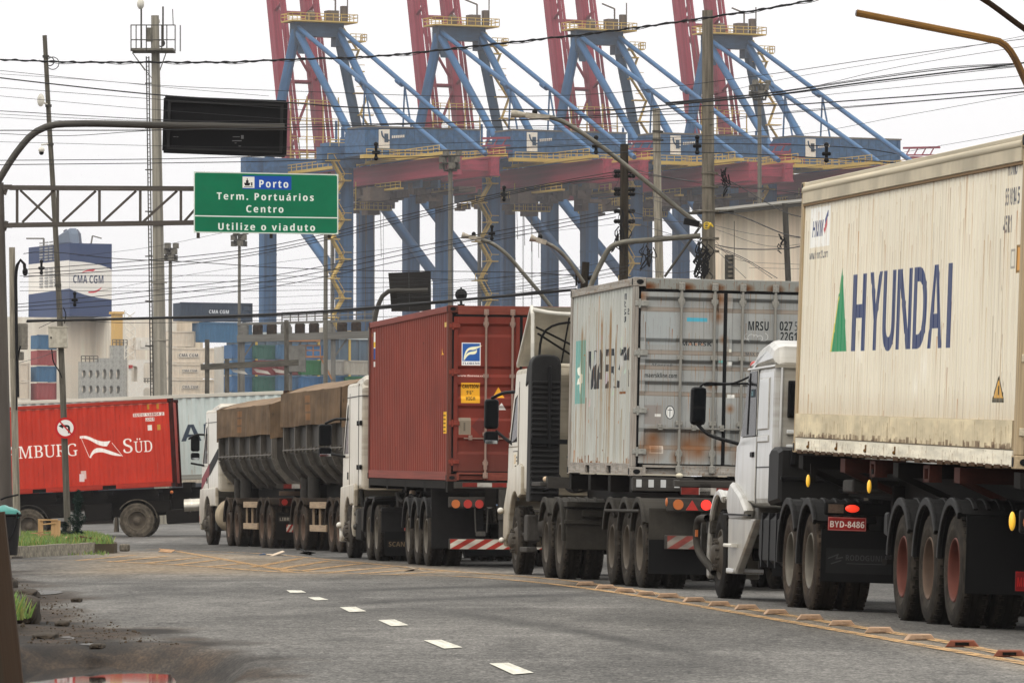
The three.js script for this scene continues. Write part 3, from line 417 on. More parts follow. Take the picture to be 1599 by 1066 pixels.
    c.strokeStyle = 'rgba(226,226,222,.75)'; c.lineWidth = 2; for (let i = 0; i < 6; i++) { c.beginPath(); c.arc((1.46 + i * .055) * pd, (HD - 1.83 - (i % 2) * .02) * pd, 8 + (i % 3) * 4, i, i + 3.6); c.stroke(); } write(c, pd, HD, 'MAX GROSS', 1.5, 1.6, .32, .045, '#3d4144'); rect(c, pd, HD, 1.27, 1.64, .035, .04, '#d8d5c6'); rect(c, pd, HD, 1.255, 1.47, .07, .045, '#d8d8d2'); rect(c, pd, HD, 1.26, 1.04, .1, .05, '#d8d6d0'); rect(c, pd, HD, 1.14, 1.5, .06, .03, '#69a8a0');
    weather(c, 768, hd, 420, ['96,74,56', '120,92,64', '80,80,78'], .4, 44, .5); weather(c, 768, hd, 160, RUST, .16, 47, .9);
    for (const [x, y, r] of [[1.14, 2.33, 60], [.28, .36, 70], [.75, .42, 80], [.95, .5, 50], [1.2, .4, 40], [1.3, .9, 26], [.3, .5, 60], [.9, .34, 60], [1.5, .3, 70], [1.9, .4, 60], [1.12, 2.1, 40], [1.2, 1.8, 26], [.62, .25, 40], [.1, 2.35, 40], [1.06, 1.2, 30]]) { const q = c.createRadialGradient(x * pd, (HD - y) * pd, 1, x * pd, (HD - y) * pd, r); q.addColorStop(0, 'rgba(122,70,34,.75)'); q.addColorStop(.5, 'rgba(122,76,44,.3)'); q.addColorStop(1, 'rgba(122,76,44,0)'); c.fillStyle = q; c.fillRect(0, 0, 768, hd); }
  });
  const frame = std([.35, .36, .355], .6, 0, { map: grimeMap }), rusty = std([.24, .15, .09], .85, 0, { map: rustMap }), rustGrey = std([.62, .6, .56], .75, 0, { map: canvas(512, 64, (c) => { c.fillStyle = '#a3a6a4'; c.fillRect(0, 0, 512, 64); weather(c, 512, 64, 90, RUST, 1.2, 53, .9); for (const x of [8, 130, 225, 318, 414, 505]) { const q = c.createRadialGradient(x, 50, 2, x, 50, 34); q.addColorStop(0, 'rgba(110,56,22,1)'); q.addColorStop(1, 'rgba(120,66,30,0)'); c.fillStyle = q; c.fillRect(0, 0, 512, 64); } }) });
  const rustPost = std([.95, .93, .9], .8, 0, { map: canvas(128, 256, (c) => { c.fillStyle = '#94908a'; c.fillRect(0, 0, 128, 256); weather(c, 128, 256, 160, ['120,72,38', '98,60,34', '132,92,56', '70,58,48'], .5, 57, .9); mottle(c, 128, 256, .25, 6, 9, 58); }) });
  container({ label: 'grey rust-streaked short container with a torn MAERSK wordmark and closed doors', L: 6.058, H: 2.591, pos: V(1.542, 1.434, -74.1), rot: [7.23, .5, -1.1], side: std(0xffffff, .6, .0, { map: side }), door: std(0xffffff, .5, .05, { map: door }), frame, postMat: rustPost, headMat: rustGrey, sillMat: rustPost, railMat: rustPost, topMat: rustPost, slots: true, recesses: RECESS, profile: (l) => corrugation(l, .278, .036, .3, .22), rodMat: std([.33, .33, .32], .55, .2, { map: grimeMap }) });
}
// red box crossing at the junction and the pale one behind it
{
  const L = 6.058 - .28, H = 2.591 - .27, w = 1024, px = w / L, h = Math.round(H * px), X = (x) => x - .14, Y = (y) => y - .16;
  const side = canvas(w, h, (c) => {
    c.fillStyle = css([180, 52, 36]); c.fillRect(0, 0, w, h); mottle(c, w, h, .09, 10, 4, 61);
    write(c, px, H, 'HAMBURG', X(.72), Y(1.06), 2.46, .36, '#efe9e2', '100px serif'); write(c, px, H, 'S', X(4.52), Y(1.06), .28, .42, '#efe9e2', '100px serif'); write(c, px, H, 'ÜD', X(4.84), Y(1.06), .54, .42, '#efe9e2', '100px serif');
    const P = (x, y) => [X(x) * px, (H - Y(y)) * px]; c.strokeStyle = '#efe9e2'; c.lineWidth = 2.6; c.beginPath(); c.moveTo(...P(3.28, 1.62)); c.lineTo(...P(3.52, .98)); c.moveTo(...P(4.2, 1.38)); c.lineTo(...P(4.5, .96)); c.stroke(); c.fillStyle = '#efe9e2';
    c.beginPath(); c.moveTo(...P(3.26, 1.62)); c.bezierCurveTo(...P(3.6, 1.7), ...P(3.7, 1.36), ...P(4.16, 1.44)); c.lineTo(...P(4.05, 1.28)); c.bezierCurveTo(...P(3.7, 1.28), ...P(3.6, 1.58), ...P(3.26, 1.55)); c.fill();
    c.beginPath(); c.moveTo(...P(3.52, .98)); c.bezierCurveTo(...P(3.62, 1.3), ...P(3.8, 1.28), ...P(4.0, 1.2)); c.bezierCurveTo(...P(4.2, 1.12), ...P(4.3, 1.08), ...P(4.5, .98)); c.bezierCurveTo(...P(4.2, .96), ...P(4.0, 1.12), ...P(3.86, 1.12)); c.bezierCurveTo(...P(3.7, 1.12), ...P(3.62, 1.1), ...P(3.56, .96)); c.fill();
    rect(c, px, H, X(4.86), Y(2.1), .92, .1, '#e6dcd4'); rect(c, px, H, X(5.22), Y(1.95), .27, .11, '#e6dcd4'); write(c, px, H, 'SUDU 138904 2', X(4.88), Y(2.115), .86, .07, '#8a3a30'); write(c, px, H, '22G1', X(5.24), Y(1.965), .23, .08, '#8a3a30');
    for (const x of [5.28, 5.56]) rect(c, px, H, X(x), Y(2.3), .07, .15, '#b07a2c'); rect(c, px, H, X(5.27), Y(1.68), .13, .16, '#e0d8d0'); rect(c, px, H, X(5.55), Y(1.68), .1, .16, '#b88a34'); rect(c, px, H, X(3.24), Y(.36), .16, .24, '#d0b0a8');
    weather(c, w, h, 260, ['110,26,20', '214,84,66', '90,30,24'], .4, 63, .4); weather(c, w, h, 26, ['150,110,104'], .25, 66, .6); c.fillStyle = 'rgba(224,190,180,.5)'; c.fillRect(0, 0, w, 5);
  });
  const frame = std([.42, .035, .02], .6, 0, { map: grimeMap });
  container({ far: true, label: 'red container lettered HAMBURG SÜD crossing the junction behind the traffic island', L: 6.058, H: 2.591, pos: W(276.5, 759, 167), rot: [90, -3.06, 0], side: std(0xffffff, .6, 0, { map: side }), frame, postMat: std([.3, .04, .025], .75, 0, { map: rustMap }), railMat: frame, slots: true, profile: (l) => corrugation(l, .278, .036, .3, .22) }).children.filter((c) => c.name === 'corner_post').forEach((c, i) => { if (i % 2) c.material = frame; });
  const side2 = canvas(1024, 204, (c, w2, h2) => {
    c.fillStyle = css([186, 196, 192]); c.fillRect(0, 0, w2, h2); mottle(c, w2, h2, .06, 20, 3, 71);
    const p2 = w2 / 11.9; write(c, p2, 2.32, 'MAERSK', 7.95, .98, 3.6, .52, '#3a4450'); rect(c, p2, 2.32, 6.0, .1, 1.4, .6, 'rgba(130,136,136,.6)'); rect(c, p2, 2.32, 2.9, .8, 1.0, .9, '#5fa3a6');
    weather(c, w2, h2, 300, ['120,110,90', '130,90,56', '210,216,212'], .6, 73, .35);
  });
  const pale = std([.42, .45, .44], .6, 0, { map: grimeMap });
  container({ far: true, label: 'pale grey long container lettered MAERSK waiting behind the red one', L: 12.192, H: 2.591, pos: W(456, 743, 172), rot: [90, -2.2, 0], side: std(0xffffff, .6, 0, { map: side2 }), frame: pale, topMat: std([.7, .7, .66], .6, 0, { map: grimeMap }), postMat: std([.3, .16, .1], .8, 0, { map: rustMap }), profile: (l) => corrugation(l, .278, .036, .3, .22) });
}
// ---------- lorries: wheels, tractors, trailers ----------
const R0 = .52;
const lathe = (pts, n = 40) => new THREE.LatheGeometry(pts.map(([r, x]) => new THREE.Vector2(r, -x)), n).rotateZ(Math.PI / 2);   // [radius, distance inwards from the outer face]
const tyreProfile = (o = 0) => [[.295, o + .03], [.31, o + .012], [.36, o + .004], [.372, o - .004], [.385, o + .002], [.44, o + .004], [.475, o + .014], [.482, o + .01], [.505, o + .028], [R0, o + .055], [R0, o + .095], [R0 - .014, o + .1], [R0 - .014, o + .108], [R0, o + .113], [R0, o + .15], [R0 - .014, o + .155], [R0 - .014, o + .163], [R0, o + .168], [R0, o + .215], [.5, o + .245], [.44, o + .27], [.36, o + .27], [.295, o + .24]];
const lugs = (o) => Array.from({ length: 36 }, (_, i) => { const a = i / 36 * Math.PI * 2; return bx(.05, .012, .03, o + .05, R0 - .001, 0).rotateX(a); });
const tyreGeo = join([lathe(tyreProfile()), ...lugs(0), ...lugs(.17)]), twinGeo = join([lathe(tyreProfile()), lathe(tyreProfile(.32)), ...lugs(0), ...lugs(.17), ...lugs(.32), ...lugs(.49)]);
const nuts = (r, x, n = 10, l = .03, s = .016) => Array.from({ length: n }, (_, i) => { const a = i / n * Math.PI * 2; return cylx(s, l, x, Math.cos(a) * r, Math.sin(a) * r, 6); });
const deepRim = join([lathe([[.296, .02], [.285, .008], [.272, .02], [.262, .06], [.252, .15], [.2, .165], [.15, .15], [.13, .15], [.12, .125], [.08, .115], [.07, .085], [0, .08]], 36), ...nuts(.165, .14), ...Array.from({ length: 8 }, (_, i) => { const a = (i + .5) / 8 * Math.PI * 2; return cylx(.028, .008, .158, Math.cos(a) * .222, Math.sin(a) * .222, 10); })]);
const frontRim = join([lathe([[.296, .02], [.285, .006], [.27, .02], [.255, .045], [.22, .03], [.19, -.01], [.15, -.03], [.12, -.035], [.11, -.075], [.06, -.1], [0, -.1]], 36), ...nuts(.165, -.045, 10, .05, .02)]);
function wheel(parent, x, y, z, kind, tyre, rim, left = true) {
  const g = new THREE.Group(); g.name = 'wheel'; g.position.set(x, y, z); if (!left) g.rotation.y = Math.PI; parent.add(g);
  mesh(g, 'tyre', kind === 'twin' ? twinGeo : tyreGeo, tyre).rotation.x = rnd(6); mesh(g, 'rim', kind === 'front' ? frontRim : deepRim, rim).rotation.x = rnd(6); return g;
}
function axle(parent, z, kind, tyre, rim, wide = 2.5) {
  wheel(parent, -.03, R0 - .015, z, kind, tyre, rim); wheel(parent, -.03 + wide, R0 - .015, z, kind, tyre, rim, false);
  mesh(parent, 'axle', [cylx(.075, 1.7, 1.22, R0, z, 10), cylx(.2, .3, 1.22, R0, z, 12)], M.chassis);
}
const stripes = canvas(256, 32, (c) => { c.fillStyle = '#aaa498'; c.fillRect(0, 0, 256, 32); c.fillStyle = '#86281f'; for (let i = -1; i < 9; i++) { c.beginPath(); c.moveTo(i * 32, 32); c.lineTo(i * 32 + 30, 0); c.lineTo(i * 32 + 46, 0); c.lineTo(i * 32 + 16, 32); c.fill(); } mottle(c, 256, 32, .2, 8, 2, 91); });
const stripesOld = canvas(256, 32, (c) => { c.fillStyle = '#6d675f'; c.fillRect(0, 0, 256, 32); c.fillStyle = '#6d3630'; for (let i = -1; i < 9; i++) { c.beginPath(); c.moveTo(i * 32, 32); c.lineTo(i * 32 + 30, 0); c.lineTo(i * 32 + 46, 0); c.lineTo(i * 32 + 16, 32); c.fill(); } mottle(c, 256, 32, .35, 10, 2, 93); });
const reflectTape = canvas(256, 16, (c) => { for (let i = 0; i < 8; i++) { c.fillStyle = i % 2 ? '#a09c94' : '#70241d'; c.fillRect(i * 32, 0, 32, 16); } mottle(c, 256, 16, .25, 16, 1, 95); });
const plateMap = (t, red = true) => canvas(256, 84, (c) => { c.fillStyle = red ? '#8d1f1c' : '#77706a'; c.fillRect(0, 0, 256, 84); c.strokeStyle = 'rgba(220,210,200,.6)'; c.lineWidth = 3; c.strokeRect(4, 4, 248, 76); c.fillStyle = red ? '#d9d2c8' : '#4a2a28'; c.font = 'bold 54px sans-serif'; c.textAlign = 'center'; c.fillText(t, 128, 64, 236); mottle(c, 256, 84, .18, 5, 3, 97); });
const panelUV = (w, h, x, y, z) => new THREE.PlaneGeometry(w, h).translate(x, y, z);     // plate facing backwards
function flap(parent, x0, x1, y0, y1, z, mat, print) { const f = mesh(parent, 'mudflap', [span(x0, x1, y0, y1, z - .012, z + .006, .004), span(x0, x1, y1 - .03, y1 + .02, z - .03, z + .012)], mat); if (print) mesh(f, 'flap_print', panelUV((x1 - x0 - .06) * .74, (x1 - x0 - .06) * print.k * .74, x0 + (x1 - x0) * .4, y0 + (y1 - y0) * print.y, z + .01), print.m); return f; }
function fenders(parent, zs, mat, { x0 = -.06, x1 = .6, r = .6, a0 = -12, a1 = 150, last = 172, rib = true, cy = R0 } = {}) {
  zs.forEach((z, i) => {
    const end = i === zs.length - 1 ? last : a1, f = mesh(parent, 'mudguard', [fender(z, cy, r, a0, end, x0, x1), prof([...arcPts(z, cy, r + .045, a0, end), ...arcPts(z, cy, r - .03, a0, end).reverse()], x0 - .012, x0 + .03, .008), ...(rib ? [.14, .26, .38, .5].map((q) => fender(z, cy, r + .03, a0 + 14, end - 6, x0 + q, x0 + q + .05, .018)) : [])], mat);
  });
}
const leanBy = (gs, k) => gs.map((g) => g.applyMatrix4(new THREE.Matrix4().set(1, 0, 0, 0, 0, 1, -k, 0, 0, 0, 1, 0, 0, 0, 0, 1)));
const cab = (pts, x0, x1, b = .09) => prof(pts, x0, x1, b, [], 3);

function hyundaiLorry() {
  const P = V(4.338, -.012, -48.972), R = [D(6.21), 0, D(-1.89)], dust = M.rubberDusty;
  // semi-trailer
  const t = thing('semi_trailer', 'dark container semi-trailer with three axles and red rims under the cream container', 'semi-trailer', P, R), slope = .0199;
  const lean = (g) => g.applyMatrix4(new THREE.Matrix4().set(1, 0, 0, 0, 0, 1, -slope, 0, 0, 0, 1, 0, 0, 0, 0, 1));
  mesh(t, 'chassis_beam', lean(join([span(.62, .76, .98, 1.34, .05, -12.1), span(.55, .83, 1.32, 1.36, .05, -12.1), span(.55, .83, .96, .99, .05, -12.1)])), M.chassis);
  mesh(t, 'chassis_beam', lean(join([span(1.68, 1.82, .98, 1.34, .05, -12.1), span(1.61, 1.89, 1.32, 1.36, .05, -12.1), span(1.61, 1.89, .96, .99, .05, -12.1)])), M.chassis);
  [-.1, -2.9, -6.1, -9.2, -11.9].forEach((z, i) => mesh(t, 'cross_bolster', lean(join([span(-.01, .62, 1.24, 1.38, z - .14, z + .14), span(1.82, 2.45, 1.24, 1.38, z - .14, z + .14), span(.76, 1.68, 1.14, 1.3, z - .07, z + .07), beam(V(.02, 1.26, z), V(.6, 1.02, z), .1, .06)])), i % 2 ? M.chassisRed : M.chassis));
  for (const z of [-1.6, -4.6, -7.5, -10.4]) mesh(t, 'cross_member', lean(span(.76, 1.68, 1.05, 1.25, z - .05, z + .05)), M.chassis);
  [[-5.53, M.rimRed], [-4.15, M.rimBrown], [-2.87, M.rimRed]].forEach(([z, rim]) => axle(t, z, 'twin', M.rubberGrey, rim));
  fenders(t, [-5.53, -4.15, -2.87], M.plastic, { a0: 8, a1: 148, last: 128 });
  each(t, 'suspension_hanger', [-6.3, -4.84, -3.5, -2.1].flatMap((z) => [span(.64, .74, .55, 1.0, z - .1, z + .1), span(1.7, 1.8, .55, 1.0, z - .1, z + .1)]), M.chassis);
  mesh(t, 'fender_bracket', prof([[-6.16, .78], [-6.2, 1.02], [-6.38, 1.02], [-6.4, .8]], -.06, .5, .02), M.plastic);
  flap(t, -.04, .64, .3, .98, -2.2, M.blackMatt); flap(t, 1.82, 2.5, .3, .98, -2.2, M.blackMatt);
  [-11.2, -7.4].forEach((z) => { const m = mesh(t, 'marker_lamp', [rotd(new THREE.SphereGeometry(.045, 12, 8).scale(.5, 1.5, .8), 0, 0, 0, 0).translate(-.04, 1.14 - slope * z * .9, z)], glow(.9, .5, .04, .35)); mesh(m, 'lamp_bracket', span(-.02, .04, 1.1 - slope * z, 1.3 - slope * z, z - .02, z + .02), M.chassis); });
  for (const z of [-7.36, -4.4]) mesh(t, 'twist_lock_box', [span(-.02, .1, 1.22 - slope * z, 1.38 - slope * z, z - .16, z - .1), span(-.02, .1, 1.22 - slope * z, 1.38 - slope * z, z + .1, z + .16), span(-.02, .0, 1.22 - slope * z, 1.25 - slope * z, z - .16, z + .16), span(-.02, .0, 1.35 - slope * z, 1.38 - slope * z, z - .16, z + .16)], M.chassisRed);
  mesh(t, 'marker_lamp', [new THREE.SphereGeometry(.06, 12, 8).scale(.5, 1.4, .6).translate(-.03, .96, -.16)], glow(.9, .5, .04, .35));
  const tl = mesh(t, 'tail_lamp', [span(.02, .62, .86, 1.06, -.14, -.06, .02), span(.1, .14, 1.0, 1.3, -.14, -.08)], M.black); mesh(tl, 'indicator', cylz(.075, .03, .12, .95, -.05, 20), M.orangeLens); mesh(tl, 'brake_lens', cylz(.075, .03, .32, .95, -.05, 20), M.redLens);
  const rb = mesh(t, 'rear_bumper', [span(.08, 2.36, .44, .58, -.06, .0, .01), span(.6, .7, .55, 1.1, -.1, -.02), span(1.75, 1.85, .55, 1.1, -.1, -.02)], M.chassis); mesh(rb, 'bumper_plate', span(-.02, .26, .36, .53, .004, .012), std(0xa01818, .5, 0, { map: plateMap('MLT 2071') }));
  for (const x of [.5, 1.8]) mesh(t, 'landing_leg', [span(x, x + .14, .55, 1.3, -9.2, -9.06), span(x - .06, x + .2, .5, .55, -9.28, -8.98)], M.chassis);
  // tractor
  const SH = V(-.09, 0, 0).applyAxisAngle(V(0, 1, 0), R[0]); const a = thing('lorry_tractor', 'white bonneted lorry tractor with a round black mirror arm pulling the cream container', 'lorry', P.clone().add(SH), R), dw = std([.62, .63, .62], .42, 0, { map: grimeMap });
  axle(a, -17.0, 'front', M.rubber, M.rimDark, 2.5); for (const z of [-11.83, -10.51]) axle(a, z, 'twin', M.rubberDusty, M.rimGrey);
  mesh(a, 'chassis_rail', [span(.76, .86, .78, 1.04, -9.7, -18.2), span(1.58, 1.68, .78, 1.04, -9.7, -18.2), span(.86, 1.58, .8, .95, -9.9, -10.0), span(.86, 1.58, .8, .95, -14, -14.1)], M.chassis);
  mesh(a, 'cab_shell', cab([[-13.72, 1.06], [-13.74, 2.66], [-15.55, 2.66], [-16.42, 1.78], [-16.5, 1.06]], .06, 2.38, .1), M.white);
  const roof = mesh(a, 'roof_cap', cab([[-13.74, 2.62], [-13.86, 2.84], [-14.3, 2.92], [-15.0, 2.86], [-15.6, 2.68], [-15.7, 2.6]], .05, 2.39, .12), M.white);
  mesh(roof, 'roof_lip', prof([[-13.71, 2.6], [-13.71, 2.635], [-15.72, 2.635], [-15.72, 2.6]], .045, 2.4, .012), M.white); mesh(roof, 'roof_pressing', span(.5, 1.95, 2.7, 2.8, -13.75, -13.82, .02), M.white);
  mesh(a, 'bonnet', cab([[-16.4, .75], [-16.38, 1.76], [-16.9, 1.74], [-17.75, 1.52], [-17.95, 1.3], [-17.98, .75]], .32, 2.12, .08), M.white);
  mesh(a, 'windscreen', [rotd(span(.24, 2.2, 1.84, 2.62, -16.02, -16.04), 1, 2.2, -16.03, .78)], M.glass);
  const door = mesh(a, 'cab_door', [prof([[-14.92, 1.12], [-14.92, 1.86], [-15.98, 1.86], [-16.38, 1.76], [-16.46, 1.4], [-16.2, 1.12]], .046, .075, .012), prof([[-14.92, 1.86], [-14.92, 2.6], [-15.5, 2.6], [-15.98, 1.86]], .046, .075, .01, [[[-14.96, 1.88], [-14.96, 2.57], [-15.49, 2.57], [-15.97, 1.88]]])], M.white);
  const win = mesh(door, 'door_window', prof([[-14.93, 1.86], [-14.93, 2.59], [-15.52, 2.59], [-16.02, 1.86]], .038, .06), M.glass); mesh(door, 'window_post', prof([[-15.5, 1.88], [-15.4, 2.57], [-15.44, 2.57], [-15.55, 1.88]], .03, .05), M.black);
  mesh(door, 'door_handle', [span(.02, .05, 1.62, 1.68, -15.02, -15.2, .01)], M.black);
  mesh(door, 'window_sticker', new THREE.PlaneGeometry(.3, .09).rotateY(-Math.PI / 2).translate(.034, 2.34, -15.18), std(0xffffff, .6, 0, { map: canvas(128, 40, (c) => { c.fillStyle = '#20303a'; c.fillRect(0, 0, 128, 40); c.fillStyle = '#6f9aa0'; c.font = 'bold 30px sans-serif'; c.fillText('CUB', 8, 31); }) }));
  mesh(a, 'door_seam', [prof([[-14.9, 1.1], [-14.9, 2.6], [-14.918, 2.6], [-14.918, 1.1]], .055, .062), prof([[-13.8, 1.5], [-13.8, 1.512], [-16.4, 1.512], [-16.4, 1.5]], .052, .06)], M.seam);
  each(a, 'sleeper_panel', [prof([[-14.08, 1.92], [-14.08, 2.5], [-14.78, 2.5], [-14.84, 1.92]], .044, .07, .014), prof([[-14.06, 1.78], [-14.06, 1.86], [-14.84, 1.86], [-14.84, 1.78]], .044, .07, .014)], M.white);
  const rw = mesh(a, 'rear_window', [span(.2, .86, 2.05, 2.46, -13.69, -13.715, .012)], M.black); mesh(rw, 'window_glass', span(.22, .84, 2.07, 2.44, -13.682, -13.7, .01), M.glass);
  each(a, 'rear_pressing', [span(.2, 1.0, 1.86, 1.92, -13.7, -13.74, .012), span(.2, 1.0, 1.7, 1.76, -13.7, -13.74, .012), span(.12, .14, 1.4, 2.6, -13.7, -13.74, .006)], M.white);
  // wing over the front wheel, with its deep valance and step
  mesh(a, 'wing', [fender(-17.0, R0, .7, -24, 120, -.04, .55, .03), prof([...arcPts(-17.0, R0, .74, -24, 118), ...arcPts(-17.0, R0, .66, -24, 118).reverse()], -.07, .0, .02), prof([[-16.52, 1.02], [-16.55, 1.22], [-16.3, 1.34], [-15.6, 1.2], [-15.1, 1.02], [-15.2, .92], [-16.3, .9]], -.03, .1, .03)], M.white);
  mesh(a, 'step_panel', [prof([[-16.28, .94], [-14.3, .92], [-14.34, .88], [-15.62, .3], [-16.2, .3]], -.04, .06, .02), span(-.06, .3, .3, .36, -15.7, -16.2, .01)], M.white);
  each(a, 'step', [prof([[-15.5, .6], [-15.5, .64], [-16.1, .64], [-16.1, .6]], -.12, -.02, .01), prof([[-15.7, .31], [-15.7, .34], [-16.1, .34], [-16.1, .31]], -.05, -.03)], M.whitePlain); mesh(a, 'strap', [prof([[-14.6, .955], [-14.6, .975], [-16.5, .985], [-16.5, .965]], -.07, -.03)], M.black);
  mesh(a, 'bumper', [tube([V(-.1, .92, -17.55), V(-.16, .88, -17.9), V(-.16, .6, -17.9), V(-.05, .3, -17.2)], .045, 20, 8), span(-.1, 2.5, .5, .9, -17.95, -18.1, .04), span(-.06, .3, .74, .9, -17.5, -17.95, .02)], M.plasticDusty); mesh(a, 'side_marker', span(-.19, -.16, .7, .78, -17.86, -17.94), M.orangeLens);
  const mi = mesh(a, 'mirror', rotd(bx(.18, .44, .12, -.42, 2.2, -16.35, .045), -.42, 2.05, -16.35, 0, .12), M.black); each(mi, 'mirror_glass', [rotd(bx(.14, .2, .004, -.42, 2.3, -16.286), -.42, 2.05, -16.35, 0, .12), rotd(bx(.14, .13, .004, -.42, 2.1, -16.286), -.42, 2.05, -16.35, 0, .12)], M.glass);
  each(mi, 'mirror_arm', [tube([V(-.42, 1.99, -16.36), V(-.3, 1.88, -16.3), V(.02, 1.78, -16.1)], .022, 12), tube([V(-.42, 2.4, -16.36), V(-.36, 2.46, -16.3), V(-.1, 2.46, -16.0), V(.1, 2.56, -15.6)], .013, 14), bar(V(-.36, 2.44, -16.3), V(.1, 2.47, -15.9), .012)], M.black);
  const bea = mesh(a, 'roof_lamp', [new THREE.SphereGeometry(.05, 10, 8).translate(.12, 2.67, -15.72)], M.redLens); mesh(a, 'aerial', [bar(V(.5, 2.8, -15.2), V(.62, 3.35, -14.9), .006), span(.2, .26, 2.7, 2.86, -15.5, -15.6, .02)], M.black);
  const tb = mesh(a, 'tool_box', [prof([[-12.9, 1.12], [-12.9, 1.68], [-13.1, 1.72], [-13.5, 1.72], [-13.66, 1.66], [-13.66, 1.08]], .0, .95, .04)], M.plastic); mesh(tb, 'box_band', [span(.02, .93, 1.36, 1.4, -12.86, -12.9, .006)], M.black); for (const x of [.12, .4, .7]) mesh(tb, 'latch', span(x, x + .06, 1.52, 1.7, -12.84, -12.9, .01), M.black);
  const tk = mesh(a, 'fuel_tank', [prof([[-12.5, .5], [-12.5, .92], [-12.62, .98], [-14.1, .98], [-14.22, .92], [-14.22, .5], [-14.1, .42], [-12.62, .42]], .0, .5, .06)], M.plastic); each(tk, 'tank_strap', [-12.9, -13.4, -13.9].map((z) => prof([[z, .4], [z, 1.0], [z - .06, 1.0], [z - .06, .4]], -.012, .51)), M.black);
  fenders(a, [-11.83, -10.51], M.plastic, { a0: -5, a1: 150, last: 140 });
  mesh(a, 'fifth_wheel', [cylz(.001, .001, 0, 0, 0), rotd(new THREE.CylinderGeometry(.48, .48, .08, 24), 0, 0, 0, 0).translate(1.22, 1.18, -11.4), span(.8, 1.64, 1.02, 1.16, -11.9, -10.9)], M.chassis);
  const rl = mesh(a, 'tail_lamp', span(.0, .72, .99, 1.12, -9.86, -9.78, .02), M.blackMatt); mesh(rl, 'brake_lamp', [new THREE.SphereGeometry(.05, 12, 8).scale(1.5, .8, .4).translate(.29, 1.06, -9.77)], glow(.95, .05, .02, .8)); mesh(rl, 'lens', span(.04, .2, 1.01, 1.1, -9.785, -9.774), M.rimBrown);
  mesh(a, 'number_plate', panelUV(.4, .14, .24, .9, -9.775), std(0xffffff, .6, 0, { map: plateMap('BYD-8486') }));
  const fp = canvas(256, 96, (c) => { c.fillStyle = '#1d1d1d'; c.fillRect(0, 0, 256, 96); c.fillStyle = '#3c3c3c'; c.font = 'bold 30px sans-serif'; c.fillText('RODOGUNLEI', 74, 46, 176); c.fillRect(80, 56, 150, 3); c.lineWidth = 5; c.strokeStyle = '#3c3c3c'; c.beginPath(); c.moveTo(8, 40); c.lineTo(46, 24); c.lineTo(40, 40); c.lineTo(66, 34); c.moveTo(20, 60); c.lineTo(60, 46); c.stroke(); });
  flap(a, -.02, .98, .3, .82, -9.8, M.blackMatt, { k: .37, y: .42, m: std(0xffffff, .8, 0, { map: fp }) }); flap(a, 1.5, 2.48, .3, .82, -9.8, M.blackMatt);
  each(a, 'air_tank', [cylz(.14, .8, .9, .7, -13.3), cylz(.14, .8, 1.5, .7, -13.3)], M.chassis); mesh(a, 'catwalk', span(.5, 1.95, 1.06, 1.1, -11.95, -13.6), M.chassisGrey); mesh(a, 'toolbox', span(.2, .7, 1.22, 1.36, -9.9, -9.3, .03), M.chassisGrey);
  each(a, 'hose', [tube([V(.6, 1.5, -13.6), V(.7, 1.25, -12.8), V(.9, 1.4, -12.1)], .02), tube([V(.9, 1.6, -13.6), V(1.0, 1.3, -12.9), V(1.0, 1.45, -12.1)], .02)], M.black);
}
function cabOver(a, o) {                                               // forward-control cab: z0 back, z1 front
  const { z0, z1, yb, yt, mat, lean = .1 } = o, L = z0 - z1;
  mesh(a, 'cab_shell', cab([[z0, yb], [z0, yt - .12], [z0 - .14, yt], [z1 + .75, yt], [z1 + lean + .2, yt - .5], [z1 + .04, 1.9], [z1, 1.3], [z1 + .03, .98], [z1 + .72, 1.16], [z1 + 1.95, yb]], .0, 2.44, .09), mat);
  const dz0 = z1 + 1.28, door = mesh(a, 'cab_door', [prof([[dz0, 1.24], [dz0, 1.92], [z1 + .16, 1.92], [z1 + .1, 1.24]], -.012, .02, .012), prof([[dz0, 1.92], [dz0, yt - .28], [z1 + lean + .34, yt - .36], [z1 + .16, 1.92]], -.012, .02, .01, [[[dz0 - .1, 1.98], [dz0 - .1, yt - .38], [z1 + lean + .42, yt - .44], [z1 + .3, 1.98]]])], mat);
  mesh(door, 'door_window', prof([[dz0 - .08, 1.96], [dz0 - .08, yt - .36], [z1 + lean + .4, yt - .42], [z1 + .26, 1.96]], -.002, .012), M.glass); mesh(door, 'door_handle', span(-.03, -.004, 1.5, 1.64, dz0 - .1, dz0 - .2, .01), M.black);
  mesh(a, 'windscreen', rotd(span(.16, 2.28, 1.95, yt - .3, z1 + .1, z1 + .08), 1.2, 1.95, z1 + .06, lean * .6), M.glass);
  mesh(a, 'door_seam', [prof([[dz0 + .012, 1.1], [dz0 + .012, yt - .2], [dz0, yt - .2], [dz0, 1.1]], -.006, .02)], M.seam);
  return door;
}
function mirrorPair(a, x, y, z, h, w, arm) {
  const m = mesh(a, 'mirror', [bx(w, h, .14, x, y, z, .05), bx(w, h * .42, .13, x, y - h * .78, z, .045)], M.black);
  each(m, 'mirror_glass', [bx(w * .8, h * .86, .004, x, y, z + .072), bx(w * .8, h * .3, .004, x, y - h * .76, z + .068)], M.glass); mesh(m, 'mirror_rim', [bx(w * .84, .05, .006, x, y - h * .93, z + .068, .003)], M.mirrorGlass);
  each(m, 'mirror_arm', arm.map((l) => tube(l, .026, 10)), M.black); return m;
}
